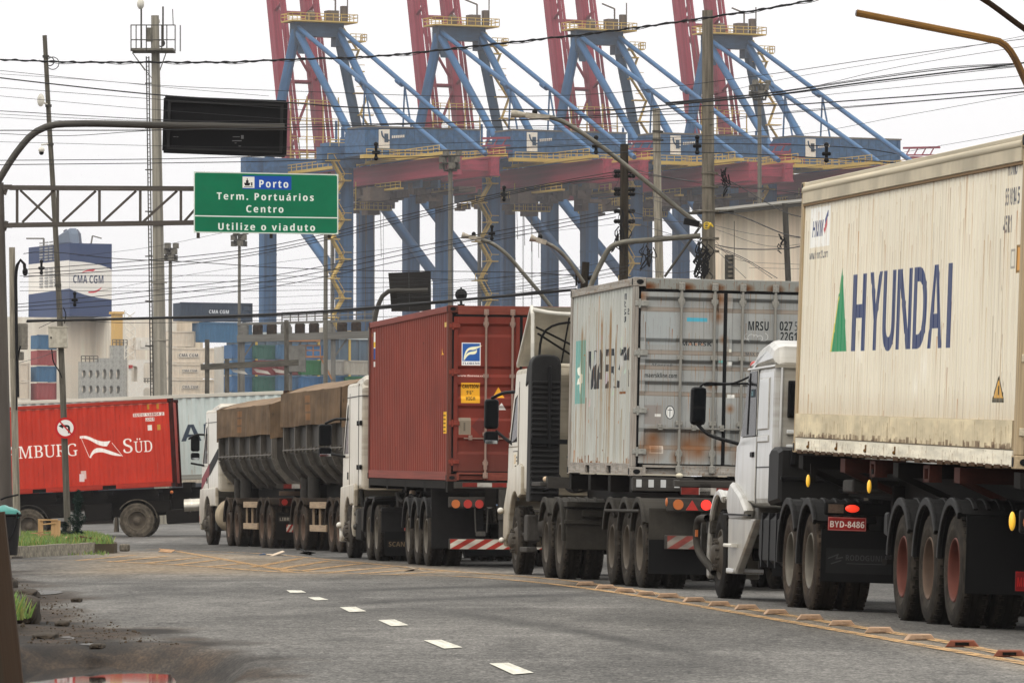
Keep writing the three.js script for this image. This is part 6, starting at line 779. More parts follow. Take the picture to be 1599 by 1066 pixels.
{ // yard gantry with tanks on top, concrete beam on posts, slatted canopies
  const d = 480, k = F / d, Y = (py) => H2(py, d), P = (px, py, dd = d) => W(px, py, dd), g = thing('yard_gantry', 'weathered yard gantry with a row of brown tanks and an orange landing', 'gantry'), grey = std([.17, .17, .165], .8, 0, { map: grimeMap }), mud = std([.15, .13, .1], .85, 0, { map: rustMap });
  mesh(g, 'gantry_beam', [beam(P(370, 529), P(582, 522), 1, .6), beam(P(370, 506), P(582, 500), .3, .2)], grey);
  for (let i = 0; i < 9; i++) { const x = 380 + i * 22; mesh(g, 'tank', [bar(P(x, 525 - i * .6), P(x, 510 - i * .6), .45, 10), ball(.45, P(x, 510 - i * .6).x, P(x, 510 - i * .6).y, -d, 1, .5, 1)], i % 3 ? mud : grey); }
  for (const x of [378, 452, 520, 578]) mesh(g, 'gantry_post', [beam(P(x, 640), P(x, 510), .4, .4, V(1, 0, 0)), beam(P(x, 560), P(x + 22, 528), .14, .14, V(0, 0, 1))], grey);
  mesh(g, 'landing', [beam(P(450, 531), P(500, 531), 1, .25), ...rail([P(466, 556), P(500, 556)], .9, .6), beam(P(462, 557), P(505, 557), .8, .15), beam(P(500, 557), P(518, 592), .5, .15)], std([.4, .2, .1], .8, 0, { map: grimeMap })); mesh(g, 'white_board', [beam(P(484, 519), P(505, 515), .1, .5), beam(P(495, 535), P(495, 520), .2, .2, V(1, 0, 0))], whiteFar);
  mesh(g, 'handrail', rail([P(440, 505), P(582, 499)], .9, .7), grey); mesh(g, 'cabin', [rotd(bx(1.6, 2.2, 1.4, P(462, 560).x, P(462, 560).y, -d), 0, 0, 0, 0)], grey);
  const d2 = 330, f2 = thing('concrete_frame', 'concrete beam on dark posts with slatted canopies in front of the yard', 'frame'), cd = std([.3, .29, .27], .9, 0, { map: concreteMap }), Q = (px, py) => W(px, py, d2);
  mesh(f2, 'frame_beam', beam(Q(313, 573), Q(466, 566), .5, .34), cd); for (const [x, y] of [[323, 530], [354, 560], [447, 500]]) mesh(f2, 'frame_post', beam(Q(x, 640), Q(x, y), .26, .26, V(1, 0, 0)), cd);
  for (const x of [358, 394, 424]) mesh(f2, 'canopy_slat', [0, 1, 2, 3, 4].map((i) => beam(Q(x + i * 1.5, 575 + i * 1.4), Q(x + 24 + i, 580 + i), .05, .03)), whiteFar);
}
{ // low quay shed and pipes closing the view under the cranes
  const d = 700, k = F / d, g = quayFrame(thing('quay_shed', 'long blue-grey quay shed under the crane legs behind the yard containers', 'shed'), 392, d), w = 210 / k, h = H2(528, d), m = std([.1, .15, .2], .7, 0, { map: craneMap });
  mesh(g, 'shed_wall', bx(w, h, 8, w / 2, h / 2, -4), m); mesh(g, 'shed_roof', prof([[.3, h], [-4, h + .9], [-8.3, h]], -.3, w + .3), std([.2, .23, .25], .7, 0, { map: grimeMap }));
  for (let i = 0; i < 12; i++) mesh(g, 'wall_post', bx(.25, h, .3, .6 + i * (w - 1.2) / 11, h / 2, .1), i % 3 ? m : yellow); mesh(g, 'wall_rail', [...rail([V(0, h * .62, .8), V(w, h * .62, .8)], 1, 1.2), bx(w, .2, .9, w / 2, h * .61, .5)], brownish);
  for (const [a, b, c, e] of [[2, 3, 7, 1], [7, 4, 5, 2], [11, 3, 6, 3], [14.5, 2, 8, 0]]) mesh(g, 'stack_unit', bx(b, c, 2, a + b / 2, c / 2, 1.6), [blueDark, brownish, blue, std([.08, .14, .11], .7, 0, { map: grimeMap })][e]);
}
function mast(px, y0, y1, d, w, label, head) {
  const a = W(px, y1, d), b = W(px, y0, d), g = thing('floodlight_mast', label, 'light mast', V(a.x, 0, a.z), null, null), h = b.y, r = w / 2 * d / F;
  mesh(g, 'mast_pole', new THREE.CylinderGeometry(r * .75, r, h, 12).translate(0, h / 2, 0), M.galv);
  if (head) { const R = head * d / F; mesh(g, 'lamp_basket', [...[0, .5, 1].map((k) => new THREE.TorusGeometry(R * (.7 + .3 * k), .07, 5, 20).rotateX(Math.PI / 2).translate(0, h - R * 1.6 * (1 - k), 0)), ...Array.from({ length: 12 }, (_, i) => { const q = i / 12 * 6.283; return bar(V(Math.cos(q) * R * .7, h - R * 1.6, Math.sin(q) * R * .7), V(Math.cos(q) * R, h, Math.sin(q) * R), .05, 4); })], M.darkSteel); mesh(g, 'floodlight', Array.from({ length: 9 }, (_, i) => { const q = i / 9 * 6.283; return bx(.5, .45, .3, Math.cos(q) * R * .95, h + .25 - (i % 3) * .5, Math.sin(q) * R * .95); }), M.galv); }
}
mast(1187, 132, 700, 520, 8, 'floodlight mast with a lamp basket near the tall concrete pole', 14); mast(703, 243, 700, 430, 9, 'floodlight mast with a cage of lamps before the second crane', 14); mast(265, 388, 700, 470, 7, 'thin mast with floodlights beside the white camera tower', 9); mast(373, 366, 700, 480, 6, 'floodlight mast rising over the navy container', 10); mast(508, 330, 700, 300, 8, 'plain grey mast below the road sign');
// ---------- street furniture, poles, cables, house ----------
const ppm = (d) => F / d, WL = (pts, d, d2 = d) => pts.map(([x, y], i) => W(x, y, d + (d2 - d) * i / Math.max(1, pts.length - 1)));
{ // green direction sign on its truss arm
  const d = 108, k = ppm(d), g = thing('gantry_sign', 'green road sign reading Porto Term. Portuários Centro on a dark truss arm', 'road sign');
  const c0 = W(-4, 285, d), base = W(1, 777 + EYE * k, d);
  mesh(g, 'sign_post', [bar(V(base.x, 0, base.z), c0, 20 / k, 20, 9 / k), bar(V(base.x, 0, base.z), V(base.x, .04, base.z), .42, 20)], M.signPole);
  mesh(g, 'post_collar', [beam(W(-10, 292, d), W(18, 292, d), .1, .09), beam(W(-10, 352, d), W(18, 352, d), .1, .09), beam(W(6, 360, d), W(10, 345, d), .06, .06), beam(W(6, 304, d), W(10, 292, d), .06, .06)], M.signPole);
  mesh(g, 'truss_chord', beam(W(14, 293, d), W(306, 294.5, d), .1, .09), M.signPole); mesh(g, 'truss_chord', beam(W(14, 351.5, d), W(306, 347.5, d), .1, .09), M.signPole);
  for (const x of [26, 89.5, 154.7, 218.5, 282]) mesh(g, 'truss_post', beam(W(x, 350.5, d), W(x, 294, d), .05, .05, V(0, 0, 1)), M.signPole);
  for (const [a, b, c, e] of [[31, 297, 84, 347], [34, 347, 84, 297], [97, 346, 149, 298], [160, 346, 212, 298], [223, 346, 276, 298], [287, 346, 312, 318]]) mesh(g, 'truss_diagonal', beam(W(a, b, d), W(c, e, d), .045, .045, V(0, 0, 1)), M.signPole);
  const map = canvas(1024, 436, (c, w, h) => {
    c.fillStyle = '#c9d2c8'; c.fillRect(0, 0, w, h); c.fillStyle = '#0b6b4a'; c.beginPath(); c.roundRect(8, 8, w - 16, h - 16, 14); c.fill(); mottle(c, w, h, .05, 8, 5, 201);
    c.fillStyle = '#1d4aa0'; c.fillRect(346, 22, 346, 96); c.fillStyle = '#e3e3dc'; c.fillRect(346, 30, 84, 80); c.fillStyle = '#1c1c1c'; c.beginPath(); c.moveTo(356, 74); c.lineTo(402, 74); c.lineTo(394, 94); c.lineTo(364, 94); c.fill(); c.fillRect(370, 56, 18, 18); c.fillRect(376, 42, 6, 14); c.fillRect(406, 70, 10, 24); c.fillRect(356, 100, 62, 4);
    c.fillStyle = '#e0e6df'; c.textAlign = 'center'; const T = (t, x, y, s, wd) => { c.font = `bold ${s}px sans-serif`; c.letterSpacing = '9px'; c.fillText(t, x, y, wd); }; T('Porto', 570, 104, 74, 224); T('Term. Portuários', 512, 196, 70, 700); T('Centro', 508, 284, 70, 280); T('Utilize o viaduto', 520, 414, 70, 740); c.fillRect(8, 312, w - 16, 8);
  });
  const q = [W(302, 363, d - .2), W(528, 366, d - .2), W(528, 272, d - .2), W(302, 267.5, d - .2)], sg = mesh(g, 'sign_panel', quad(...q), std(0xffffff, .45, 0, { map })), bk = q.map((p) => p.clone().add(V(0, 0, -.04)));
  mesh(sg, 'panel_back', [quad(...bk), quad(q[0], bk[0], bk[3], q[3]), quad(q[1], bk[1], bk[2], q[2]), quad(q[0], q[1], bk[1], bk[0]), quad(q[3], q[2], bk[2], bk[3])], M.galv);
  for (const x of [309, 423, 514]) mesh(sg, 'sign_bracket', beam(W(x, 372, d + .1), W(x, 269, d + .1), .06, .05, V(0, 0, 1)), M.signPole);
}
{ // back of the message board on its bent pipe
  const d = 103, g = thing('message_board', 'black message board seen from behind on a bent grey pipe', 'message board'), r = 5.4 / ppm(d);
  mesh(g, 'bent_pole', [tube(WL([[-42, 880], [-38, 600], [-30, 380], [-14, 304], [0, 277], [28, 234], [52, 208], [78, 196], [120, 193], [260, 195.5], [444, 198]], d - .2), r, 70, 12)], M.darkSteel);
  const Q = (px, py, dd = d) => W(px, py, dd), box = (a, b, c, e, d0, d1) => { const f = [Q(a[0], a[1], d0), Q(b[0], b[1], d0), Q(c[0], c[1], d0), Q(e[0], e[1], d0)], k = f.map((p) => p.clone().add(V(0, 0, d0 - d1))); return [quad(f[0], f[1], f[2], f[3]), quad(k[0], k[1], k[2], k[3]), quad(f[0], k[0], k[3], f[3]), quad(f[1], k[1], k[2], f[2]), quad(f[0], f[1], k[1], k[0]), quad(f[3], f[2], k[2], k[3])]; };
  const bm = dull([.006, .006, .0065], .6, .25), fr = dull([.02, .02, .02], .6, .3);
  const b = mesh(g, 'board_case', box([257, 233], [443, 240], [445, 161], [258.5, 154], d, d + .12), bm);
  mesh(b, 'case_frame', [beam(Q(255, 235.5), Q(444.5, 242.5), .12, .07), beam(Q(257.5, 153), Q(446.5, 160), .12, .07), beam(Q(256, 235), Q(258.5, 153), .07, .12, V(0, 0, 1)), beam(Q(444, 242), Q(446, 160), .07, .12, V(0, 0, 1))], bm);
  mesh(b, 'case_stiffener', [beam(Q(262, 232, d - .05), Q(264, 157, d - .05), .05, .04, V(0, 0, 1)), beam(Q(438, 238, d - .05), Q(440, 162, d - .05), .05, .04, V(0, 0, 1)), beam(Q(262, 158, d - .05), Q(440, 164.5, d - .05), .04, .03), beam(Q(262, 231, d - .05), Q(440, 237.5, d - .05), .04, .03)], fr);
  mesh(b, 'maker_label', [[363, 213, 374, 213.4], [376, 211, 380, 216], [362, 219, 377, 219.7], [372, 227.6, 376, 227.7], [270, 213, 274, 213.2], [275, 213.2, 278, 213.4], [366, 222.8, 369, 223]].map(([a, e, c, f]) => quad(Q(a, f + .7, d - .012), Q(c, f + .7, d - .012), Q(c, e, d - .012), Q(a, e, d - .012))), std([.16, .16, .16], .5));
}
{ // smaller panel seen from behind
  const d = 135, g = thing('message_board', 'dark square panel seen from behind above the maroon container', 'message board'), bm = std([.022, .021, .021], .6, 0, { map: grimeMap });
  const q = [W(611, 486, d), W(673, 485.5, d), W(672.5, 423.5, d), W(606, 426, d)], k = q.map((p) => p.clone().add(V(0, 0, -.1)));
  mesh(g, 'panel', [quad(...q), quad(...k), quad(q[0], k[0], k[3], q[3]), quad(q[1], k[1], k[2], q[2]), quad(q[3], q[2], k[2], k[3]), quad(q[0], q[1], k[1], k[0])], bm); mesh(g, 'panel_seam', beam(W(639.5, 486, d - .01), W(638, 424, d - .01), .02, .02, V(0, 0, 1)), fr2());
  mesh(g, 'bent_pole', tube(WL([[580, 880], [581, 600], [584, 508], [590, 478], [598, 461], [607, 454.5], [640, 454], [668, 453]], d - .15), .055, 40, 10), M.darkSteel);
}
function fr2() { return std([.05, .05, .05], .6); }
{ // white camera tower with railed platform and ladder
  const d = 250, k = ppm(d), b = W(253, 700, d), t = W(241, 24, d), g = thing('camera_tower', 'tall pale steel tower with a railed platform, cameras and a ladder', 'tower'), T = (px, py, dz = 0) => W(px, py, d + dz), m = std([.95, .94, .9], .6, .05, { map: concreteMap });
  mesh(g, 'tower_shaft', bar(V(b.x, 0, b.z), T(241.5, 24), .34, 12, .17), m); mesh(g, 'shaft_flange', [350, 440, 530].map((y) => bar(T(246 + (y - 350) * .02, y), T(246 + (y - 350) * .02, y + 2), .36, 12)), m);
  mesh(g, 'platform', [beam(T(206, 79), T(272, 79), 1.7, .1), beam(T(206, 82), T(226, 110, 0), .04, .04), beam(T(259, 82), T(249, 110), .04, .04), beam(T(206, 82), T(238, 124), .03, .03)], M.galv);
  mesh(g, 'railing', [-.85, .85].flatMap((z) => [...[39, 62].map((y) => bar(T(204 + (z > 0 ? 12 : 0), y, z), T(273 - (z < 0 ? 12 : 0), y, z), .025, 5)), ...[204, 228, 252, 273].map((x) => bar(T(x + (z > 0 ? 8 : 0), 80, z), T(x + (z > 0 ? 8 : 0), 39, z), .025, 5))]).concat([39, 62].flatMap((y) => [bar(T(204, y, -.85), T(216, y, .85), .025, 5), bar(T(261, y, -.85), T(273, y, .85), .025, 5)])), M.darkSteel);
  mesh(g, 'ladder', [bar(T(228, 88), T(236, 700), .03, 5), bar(T(232, 88), T(240, 700), .03, 5), ...Array.from({ length: 90 }, (_, i) => bar(T(228 + i * .088, 90 + i * 6.7), T(232 + i * .088, 90 + i * 6.7), .015, 4)), ...[130, 200, 265, 330, 400, 470, 540].map((y) => bar(T(226, y), T(242, y), .03, 5))], M.darkSteel);
  mesh(g, 'dome_camera', [ball(.16, T(243, 32).x, T(243, 32).y, T(243, 32).z - .3), bar(T(241, 26), T(244, 28), .06)], M.whitePlain); mesh(g, 'antenna', [bar(T(254, 72), T(254, 10), .04, 5), bar(T(220, 80), T(220, 8), .04, 5), bar(T(270, 40), T(269, 14), .02, 5)], M.darkSteel); mesh(g, 'dish_lamp', ball(.2, T(219, 6).x, T(219, 6).y, T(219, 6).z, .8, 1.2, .8), M.whitePlain); mesh(g, 'control_box', bx(.3, .6, .3, T(234, 54).x, T(234, 54).y, T(234, 54).z), M.galv); mesh(g, 'cable_coil', new THREE.TorusGeometry(.15, .03, 6, 14).translate(T(250, 66).x, T(250, 66).y, -d), M.black);
}
function pole(name, label, pts, d, w0, w1, mat, cat = 'utility pole', n = 14) {      // pts from top down, then straight to the ground
  const g = thing(name, label, cat), k = ppm(d), P = WL(pts, d), end = P[P.length - 1]; if (end.y > .02) { const a = P[P.length - 2], t = (end.y) / Math.max(.1, a.y - end.y); P.push(V(end.x + (end.x - a.x) * t, 0, end.z + (end.z - a.z) * t)); }
  const L = P.map((p) => P[0].y - p.y), tot = L[L.length - 1], R = L.map((l) => (w0 + (w1 - w0) * l / tot) / 2 / k);
  mesh(g, 'pole_shaft', P.slice(1).map((p, i) => bar(p, P[i], R[i + 1], n, R[i])), mat); return g;
}
const band = (g, px, py, d, w, mat = M.darkSteel) => mesh(g, 'pole_band', [bar(W(px, py + 1.5, d), W(px, py - 1.5, d), w / 2 / ppm(d), 14), bx(.08, .04, .08, W(px + w / 2, py, d).x, W(px + w / 2, py, d).y, -d + .02)], mat);
const A = pole('utility_pole', 'tall weathered concrete pole standing behind the grey container', [[1105, 16], [1106, 240], [1107, 430]], 92, 17, 27, M.concreteDark);
for (const [y, w] of [[270, 23], [291, 24], [329, 25], [372, 26], [392, 26.5]]) band(A, 1106.5, y, 92, w, M.concreteDark);
const Bp = pole('utility_pole', 'slim pale concrete pole between two darker poles', [[1025, 169], [1027, 300], [1030, 430]], 120, 12, 16, M.concrete); band(Bp, 1026, 205, 120, 15); band(Bp, 1026, 218, 120, 15); band(Bp, 1029, 370, 120, 17);
const C = pole('utility_pole', 'dark timber pole ringed by insulators', [[975, 225], [975, 330], [974, 430]], 110, 13, 18, std([.13, .115, .1], .95, 0, { map: concreteMap }));
for (const y of [268, 275, 296, 303, 330, 346]) mesh(C, 'insulator', [bar(W(964, y, 110), W(987, y, 110), .035, 6), ...[962, 966, 985, 989].map((x) => ball(.045, W(x, y - 1, 110).x, W(x, y - 1, 110).y, -110))], M.black);
const Dp = pole('utility_pole', 'short dark stub of a pole beside the curved pipe', [[915, 409], [912, 450]], 105, 12, 15, std([.09, .08, .07], .95, 0, { map: concreteMap })); mesh(Dp, 'stub_bracket', [bar(W(902, 440, 105), W(925, 432, 105), .04), bar(W(900, 446, 105), W(900, 428, 105), .02)], M.black);
pole('steel_post', 'grey steel post in front of the beige house', [[1226, 317], [1231, 433]], 112, 9, 11, M.darkSteel, 'post');
pole('utility_pole', 'thin concrete pole with a switch box and transformer tins next to the sign post', [[18, 386], [20, 560], [23, 700]], 122, 9.5, 12, M.concrete);
{ const d = 122, g = thing('switch_box', 'ribbed grey switch box strapped to the thin concrete pole', 'electrical box'), p = W(35, 525, d); mesh(g, 'box_body', [bx(.2, .56, .2, p.x, p.y, p.z, .02), bx(.14, .18, .16, p.x - .05, p.y - .42, p.z, .02), ...[-.2, -.1, 0, .1, .2].map((y) => bx(.21, .012, .21, p.x, p.y + y, p.z))], std([.26, .25, .23], .7, 0, { map: grimeMap })); each(g, 'conduit', [tube(WL([[27, 620], [24.5, 480], [25, 420], [30, 406], [36, 408], [38, 422]], d - .2), .035, 24, 8), tube(WL([[25, 640], [27, 560], [31, 540]], d - .2), .018, 12, 6), ball(.06, W(38, 424, d).x, W(38, 424, d).y, -d, 1, 1.5, 1)], M.black); }
{ // pole with the no-left-turn sign
  const d = 128, k = ppm(d), g = pole('sign_pole', 'leaning grey pole carrying a dish, a dome camera and the no-left-turn sign', [[69, 55], [76, 190], [85, 340], [92, 480], [97, 600], [105, 825]], d, 7, 11, std([.4, .39, .37], .8, .1, { map: concreteMap }), 'pole'), at = (x, y, dz = 0) => W(x, y, d + dz);
  const p = at(90, 527, -.12); mesh(g, 'cabinet', [rotd(bx(.42, .47, .18, p.x, p.y, p.z, .02), p.x, p.y, p.z, 0, 0, .03), bx(.44, .03, .2, p.x, p.y + .24, p.z)], std([.52, .5, .45], .6, 0, { map: grimeMap })); mesh(g, 'cabinet_lock', ball(.02, p.x - .15, p.y, p.z + .1), M.black);
  const q = at(61, 156, -.2); mesh(g, 'dish', [rotd(new THREE.SphereGeometry(.19, 20, 8, 0, 6.3, 0, .9).rotateX(Math.PI / 2).scale(1, 1, .55).translate(q.x, q.y, q.z - .1), q.x, q.y, q.z, 0, -.9, 0), bar(q, at(76, 165), .02)], M.whitePlain);
  const cdm = at(64, 234, -.2); mesh(g, 'dome_camera', [ball(.07, cdm.x, cdm.y, cdm.z), bar(at(64, 226, -.2), at(78, 224), .018)], M.whitePlain); mesh(g, 'camera_eye', ball(.055, cdm.x, cdm.y - .06, cdm.z), M.black);
  for (const y of [88, 165, 225, 445]) mesh(g, 'pole_clamp', bar(at(69 + (y - 55) * .054, y + 2), at(69 + (y - 55) * .054, y - 2), .075, 10), M.darkSteel);
  mesh(g, 'cable_loop', [new THREE.TorusGeometry(.1, .012, 5, 16).translate(at(76, 95).x, at(76, 95).y, -d + .1), new THREE.TorusGeometry(.14, .01, 5, 16).translate(at(81, 98).x, at(81, 98).y, -d + .1), tube(WL([[80, 545], [83, 565], [92, 580], [96, 590]], d - .2), .015, 14, 5), tube(WL([[98, 480], [102, 490], [100, 505]], d - .2), .012, 10, 5)], M.black);
  const sm = canvas(128, 128, (c) => { c.fillStyle = '#b3201f'; c.fillRect(0, 0, 128, 128); c.fillStyle = '#dedad6'; c.beginPath(); c.arc(64, 64, 50, 0, 7); c.fill(); c.strokeStyle = '#b3201f'; c.strokeStyle = '#161616'; c.lineWidth = 13; c.beginPath(); c.moveTo(86, 96); c.lineTo(86, 66); c.quadraticCurveTo(86, 52, 70, 52); c.lineTo(44, 52); c.stroke(); c.fillStyle = '#161616'; c.beginPath(); c.moveTo(22, 52); c.lineTo(50, 36); c.lineTo(50, 68); c.fill(); c.strokeStyle = '#b3201f'; c.lineWidth = 9; c.beginPath(); c.moveTo(30, 26); c.lineTo(100, 100); c.stroke(); });
  const c = at(101.5, 668, -.14); const disc = mesh(g, 'sign_disc', new THREE.CircleGeometry(16.3 / k, 32).translate(c.x, c.y, c.z + .006), std(0xffffff, .5, 0, { map: sm })); mesh(disc, 'disc_rim', new THREE.CylinderGeometry(16.6 / k, 16.6 / k, .01, 32).rotateX(Math.PI / 2).translate(c.x, c.y, c.z), std([.4, .02, .02], .5));
}
// beige house behind the poles
{
  const d = 128, g = thing('house', 'plain beige rendered house with a white roof edge behind the tall pole', 'house'), a = W(1113, 330, d), b = W(1330, 306, d + 6), wall = std([.86, .78, .67], .9, 0, { map: streakMap });
  const tl = W(1113, 329.5, d), tr = W(1330, 305.5, d + 6), wq = [V(tl.x, 0, tl.z), V(tr.x, 0, tr.z), tr, tl], wk = wq.map((p) => p.clone().add(V(0, 0, -.2)));
  const wl = mesh(g, 'wall', [quad(...wq), quad(...wk), quad(wq[3], wq[2], wk[2], wk[3]), beam(V(a.x + .1, a.y / 2, a.z), V(a.x + 1.6, a.y / 2, a.z - 10), .2, a.y)], wall); mesh(wl, 'wall_joint', beam(W(1147, 600, d - .35), W(1147, 345, d - .35), .02, .02, V(0, 0, 1)), M.concreteDark);
  mesh(g, 'roof', [beam(W(1108, 329, d - .6), W(1330, 305, d + 5), .9, .035)], M.galv); mesh(g, 'roof_soffit', beam(W(1110, 332, d - .3), W(1330, 309, d + 5.3), 1.2, .06), M.darkSteel);
  const w = W(1139, 417, d - .25); const wi = mesh(g, 'window', [bx(.2, .55, .1, w.x, w.y, w.z)], M.darkSteel); mesh(wi, 'shutter_slat', [0, 1, 2, 3, 4].map((i) => bx(.1, .05, .04, w.x + .02, w.y + .2 - i * .1, w.z + .06)), M.concreteDark);
}
// lamps, arms and pipes
function lampArm(label, pts, head, d, r, tail) {
  const g = thing('street_lamp', label, 'street lamp'), k = ppm(d); mesh(g, 'lamp_arm', tube(WL(pts, d), r / k, 36, 8), M.galv);
  const a = W(head[0], head[1], d), b = W(head[2], head[3], d), m = mesh(g, 'lamp_head', [beam(a.clone().lerp(b, .38), b, .16, .085), bar(a, a.clone().lerp(b, .4), .07, 8, .04)], std([.45, .42, .37], .5, .2, { map: grimeMap })); mesh(m, 'photocell', ball(.045, a.clone().lerp(b, .62).x, a.clone().lerp(b, .62).y + .08, -d, 1, 1.2, 1), M.black);
  if (tail) mesh(g, 'lamp_pole', bar(V(W(...tail, d).x, 0, -d), W(...tail, d), .09, 10), M.galv);
}
lampArm('street lamp on the long curved arm reaching out from the tall concrete pole', [[856, 182], [880, 190], [930, 222], [1000, 276], [1060, 326], [1096, 354]], [798, 177, 858, 184], 92, 3.6);
lampArm('curved street lamp above the maroon container', [[748, 373], [768, 380], [790, 396], [820, 430], [852, 468], [866, 486]], [721, 367, 751, 374], 118, 3, [866, 486]);
lampArm('curved street lamp leaning towards the stub pole', [[850, 378], [866, 386], [884, 402], [912, 442]], [828, 371, 853, 379], 104, 3);
{ const d = 91.6, g = thing('pipe_arm', 'bent grey pipe bracket fixed to the tall concrete pole', 'pipe bracket'); mesh(g, 'bent_pipe', tube(WL([[914, 480], [922, 448], [938, 412], [954, 386], [970, 379], [1010, 375], [1094, 368]], d), .045, 40, 10), M.galv); mesh(g, 'brace', bar(W(1092, 356, d), W(1038, 432, d), .022), M.darkSteel); mesh(g, 'end_fitting', beam(W(1068, 345, d), W(1092, 350, d), .1, .1), M.black); }
{ const d = 58, g = thing('pipe_arm', 'rusty open-ended pipe arm against the sky above the cream container', 'pipe'), r = 5.6 / ppm(d); mesh(g, 'bent_pipe', tube(WL([[1338, 20], [1440, 40], [1545, 61], [1562, 65], [1574, 74], [1586, 92], [1600, 122], [1640, 210], [1690, 330], [1700, 600], [1702, 940]], d), r, 90, 12), M.rust); const a = W(1337.5, 20, d); mesh(g, 'pipe_mouth', rotd(new THREE.CylinderGeometry(r * .82, r * .82, .006, 16).rotateZ(Math.PI / 2).translate(a.x - .004, a.y, a.z), a.x, a.y, a.z, 0, 0, -.19), M.black); }
{ const d = 56, g = thing('pipe_arm', 'second dark pipe crossing the top corner of the sky', 'pipe'); mesh(g, 'pipe_run', tube(WL([[1500, -22], [1540, 1], [1599, 44], [1680, 100], [1712, 140], [1716, 400], [1718, 950]], d), 4.6 / ppm(d), 60, 10), std([.1, .075, .05], .85, 0, { map: rustMap })); }
{ const d = 112, g = thing('siren', 'black round siren perched on the thick cable above the maroon container', 'siren'), p = W(720, 460, d); mesh(g, 'siren_body', [ball(.1, p.x, p.y, p.z), new THREE.TorusGeometry(.1, .02, 6, 18).translate(p.x, p.y, p.z + .02), bx(.05, .12, .05, p.x, p.y - .14, p.z), bx(.14, .03, .06, p.x, p.y - .2, p.z), bar(V(p.x, p.y + .08, p.z), V(p.x, p.y + .15, p.z), .02)], M.black); }
// cables: pixel polyline, distance at both ends, thickness in pixels
const cableNote = 'thin overhead cables';
let cableNo = 0;
function cable(pts, d0, d1, px, label, wig = 0) {
  const P = pts.map(([x, y], i) => { const t = (x - pts[0][0]) / (pts[pts.length - 1][0] - pts[0][0] || 1); return W(x, y + (wig && i && i < pts.length - 1 ? rnd(-wig, wig) : 0), d0 + (d1 - d0) * t); });
  const c = mesh(scene, 'overhead_cable', tube(P, px / 2 / ppm((d0 + d1) / 2), Math.max(24, pts.length * 6), 5), M.wire); const [a, b] = [pts[0][1], pts[pts.length - 1][1]], x0 = pts[0][0], note = x0 > 900 && a > 240 ? 'thin cable slung between the dark timber pole, the tall concrete pole and the house' : x0 > 900 ? 'thin cable fanning out from the tall concrete pole towards the rusty pipe' : a < 170 ? 'thin cable passing above the message board' : a < 270 ? 'thin cable crossing at the height of the message board and the machinery houses' : b < a - 60 ? 'thin cable climbing from the thin concrete pole to the dark timber pole' : 'thin level cable low behind the lorries';
  tag(c, label || note, 'cable', label ? undefined : note.replace('thin', 'thin').replace('cable', 'cables')); return c;
}
const dense = (f, x0, x1, n) => Array.from({ length: n + 1 }, (_, i) => { const x = x0 + (x1 - x0) * i / n; return [x, f(x)]; });
const through = (pts) => { const c = new THREE.CatmullRomCurve3(pts.map(([x, y]) => V(x, y, 0))), q = c.getPoints(200); return (x) => { for (let i = 1; i < q.length; i++) if (x <= q[i].x) { const a = q[i - 1], b = q[i]; return a.y + (b.y - a.y) * (x - a.x) / (b.x - a.x || 1); } return q[q.length - 1].y; }; };
const T1 = through([[-30, 92], [0, 93], [120, 97], [240, 97], [350, 97], [470, 92], [586, 88], [751, 71], [940, 50], [1121, 25], [1210, 11], [1273, -1], [1330, -14]]);
cable(dense(T1, -30, 1320, 60), 85, 75, 2.6, 'thick twisted cable bundle crossing highest over the cranes', .5); cable(dense((x) => T1(x) + 1.8 * Math.sin(x * .21), -30, 1320, 150), 85, 75, 1.6, 'strand wound round the highest cable bundle'); cable(dense((x) => T1(x) + 2.4 * Math.sin(x * .07 + 1) + .8, 60, 1300, 70), 85.2, 75, 1.1, 'loose strand hanging along the highest cable bundle');
cable(dense(through([[-20, 108], [0, 110], [230, 132], [540, 145], [700, 150], [940, 146], [1200, 116], [1377, 90], [1620, 58]]), -20, 1620, 30), 100, 80, 1.0);
cable(dense(through([[-20, 119], [0, 121.6], [257, 149], [449, 160], [540, 167], [819, 171], [940, 172], [1030, 165], [1200, 149], [1340, 130], [1585, 100], [1640, 92]]), -20, 1640, 40), 100, 80, 2.4, 'black cable running from the message board to the rusty pipe');
for (const [o, w] of [[-5, 1.2], [-2.5, 1.6], [3, 1.4], [6, 1.1]]) cable(dense(through([[1040, 161 + o * .2], [1200, 147 + o * .45], [1340, 128 + o * .8], [1480, 110 + o], [1590, 101 + o * .5]]), 1040, 1590, 20), 91, 81, w);
cable([[-20, 135], [233, 154], [540, 175], [800, 181], [1100, 172]], 102, 92, .9); cable([[-20, 148], [253, 172], [560, 192], [900, 200], [1105, 190]], 102, 92, .8); cable([[-20, 114], [180, 128], [257, 136], [420, 150]], 104, 98, .7);
cable([[-20, 172], [253, 187], [447, 194], [650, 192], [940, 183], [1105, 176]], 100, 92, 1.3); cable([[-20, 177], [130, 185], [253, 189], [420, 188]], 101, 98, .8); cable([[-20, 182], [130, 190], [260, 193]], 101, 98, .7);
cable([[-20, 203.5], [236, 203], [447, 199], [650, 193], [940, 180], [1100, 165], [1200, 165], [1400, 152], [1620, 136]], 100, 80, 1.9, 'dark cable level with the pipe behind the message board'); cable([[-20, 207.5], [100, 212], [250, 203], [450, 203], [820, 197], [1105, 186], [1300, 170], [1620, 142]], 101, 80, 1.2);
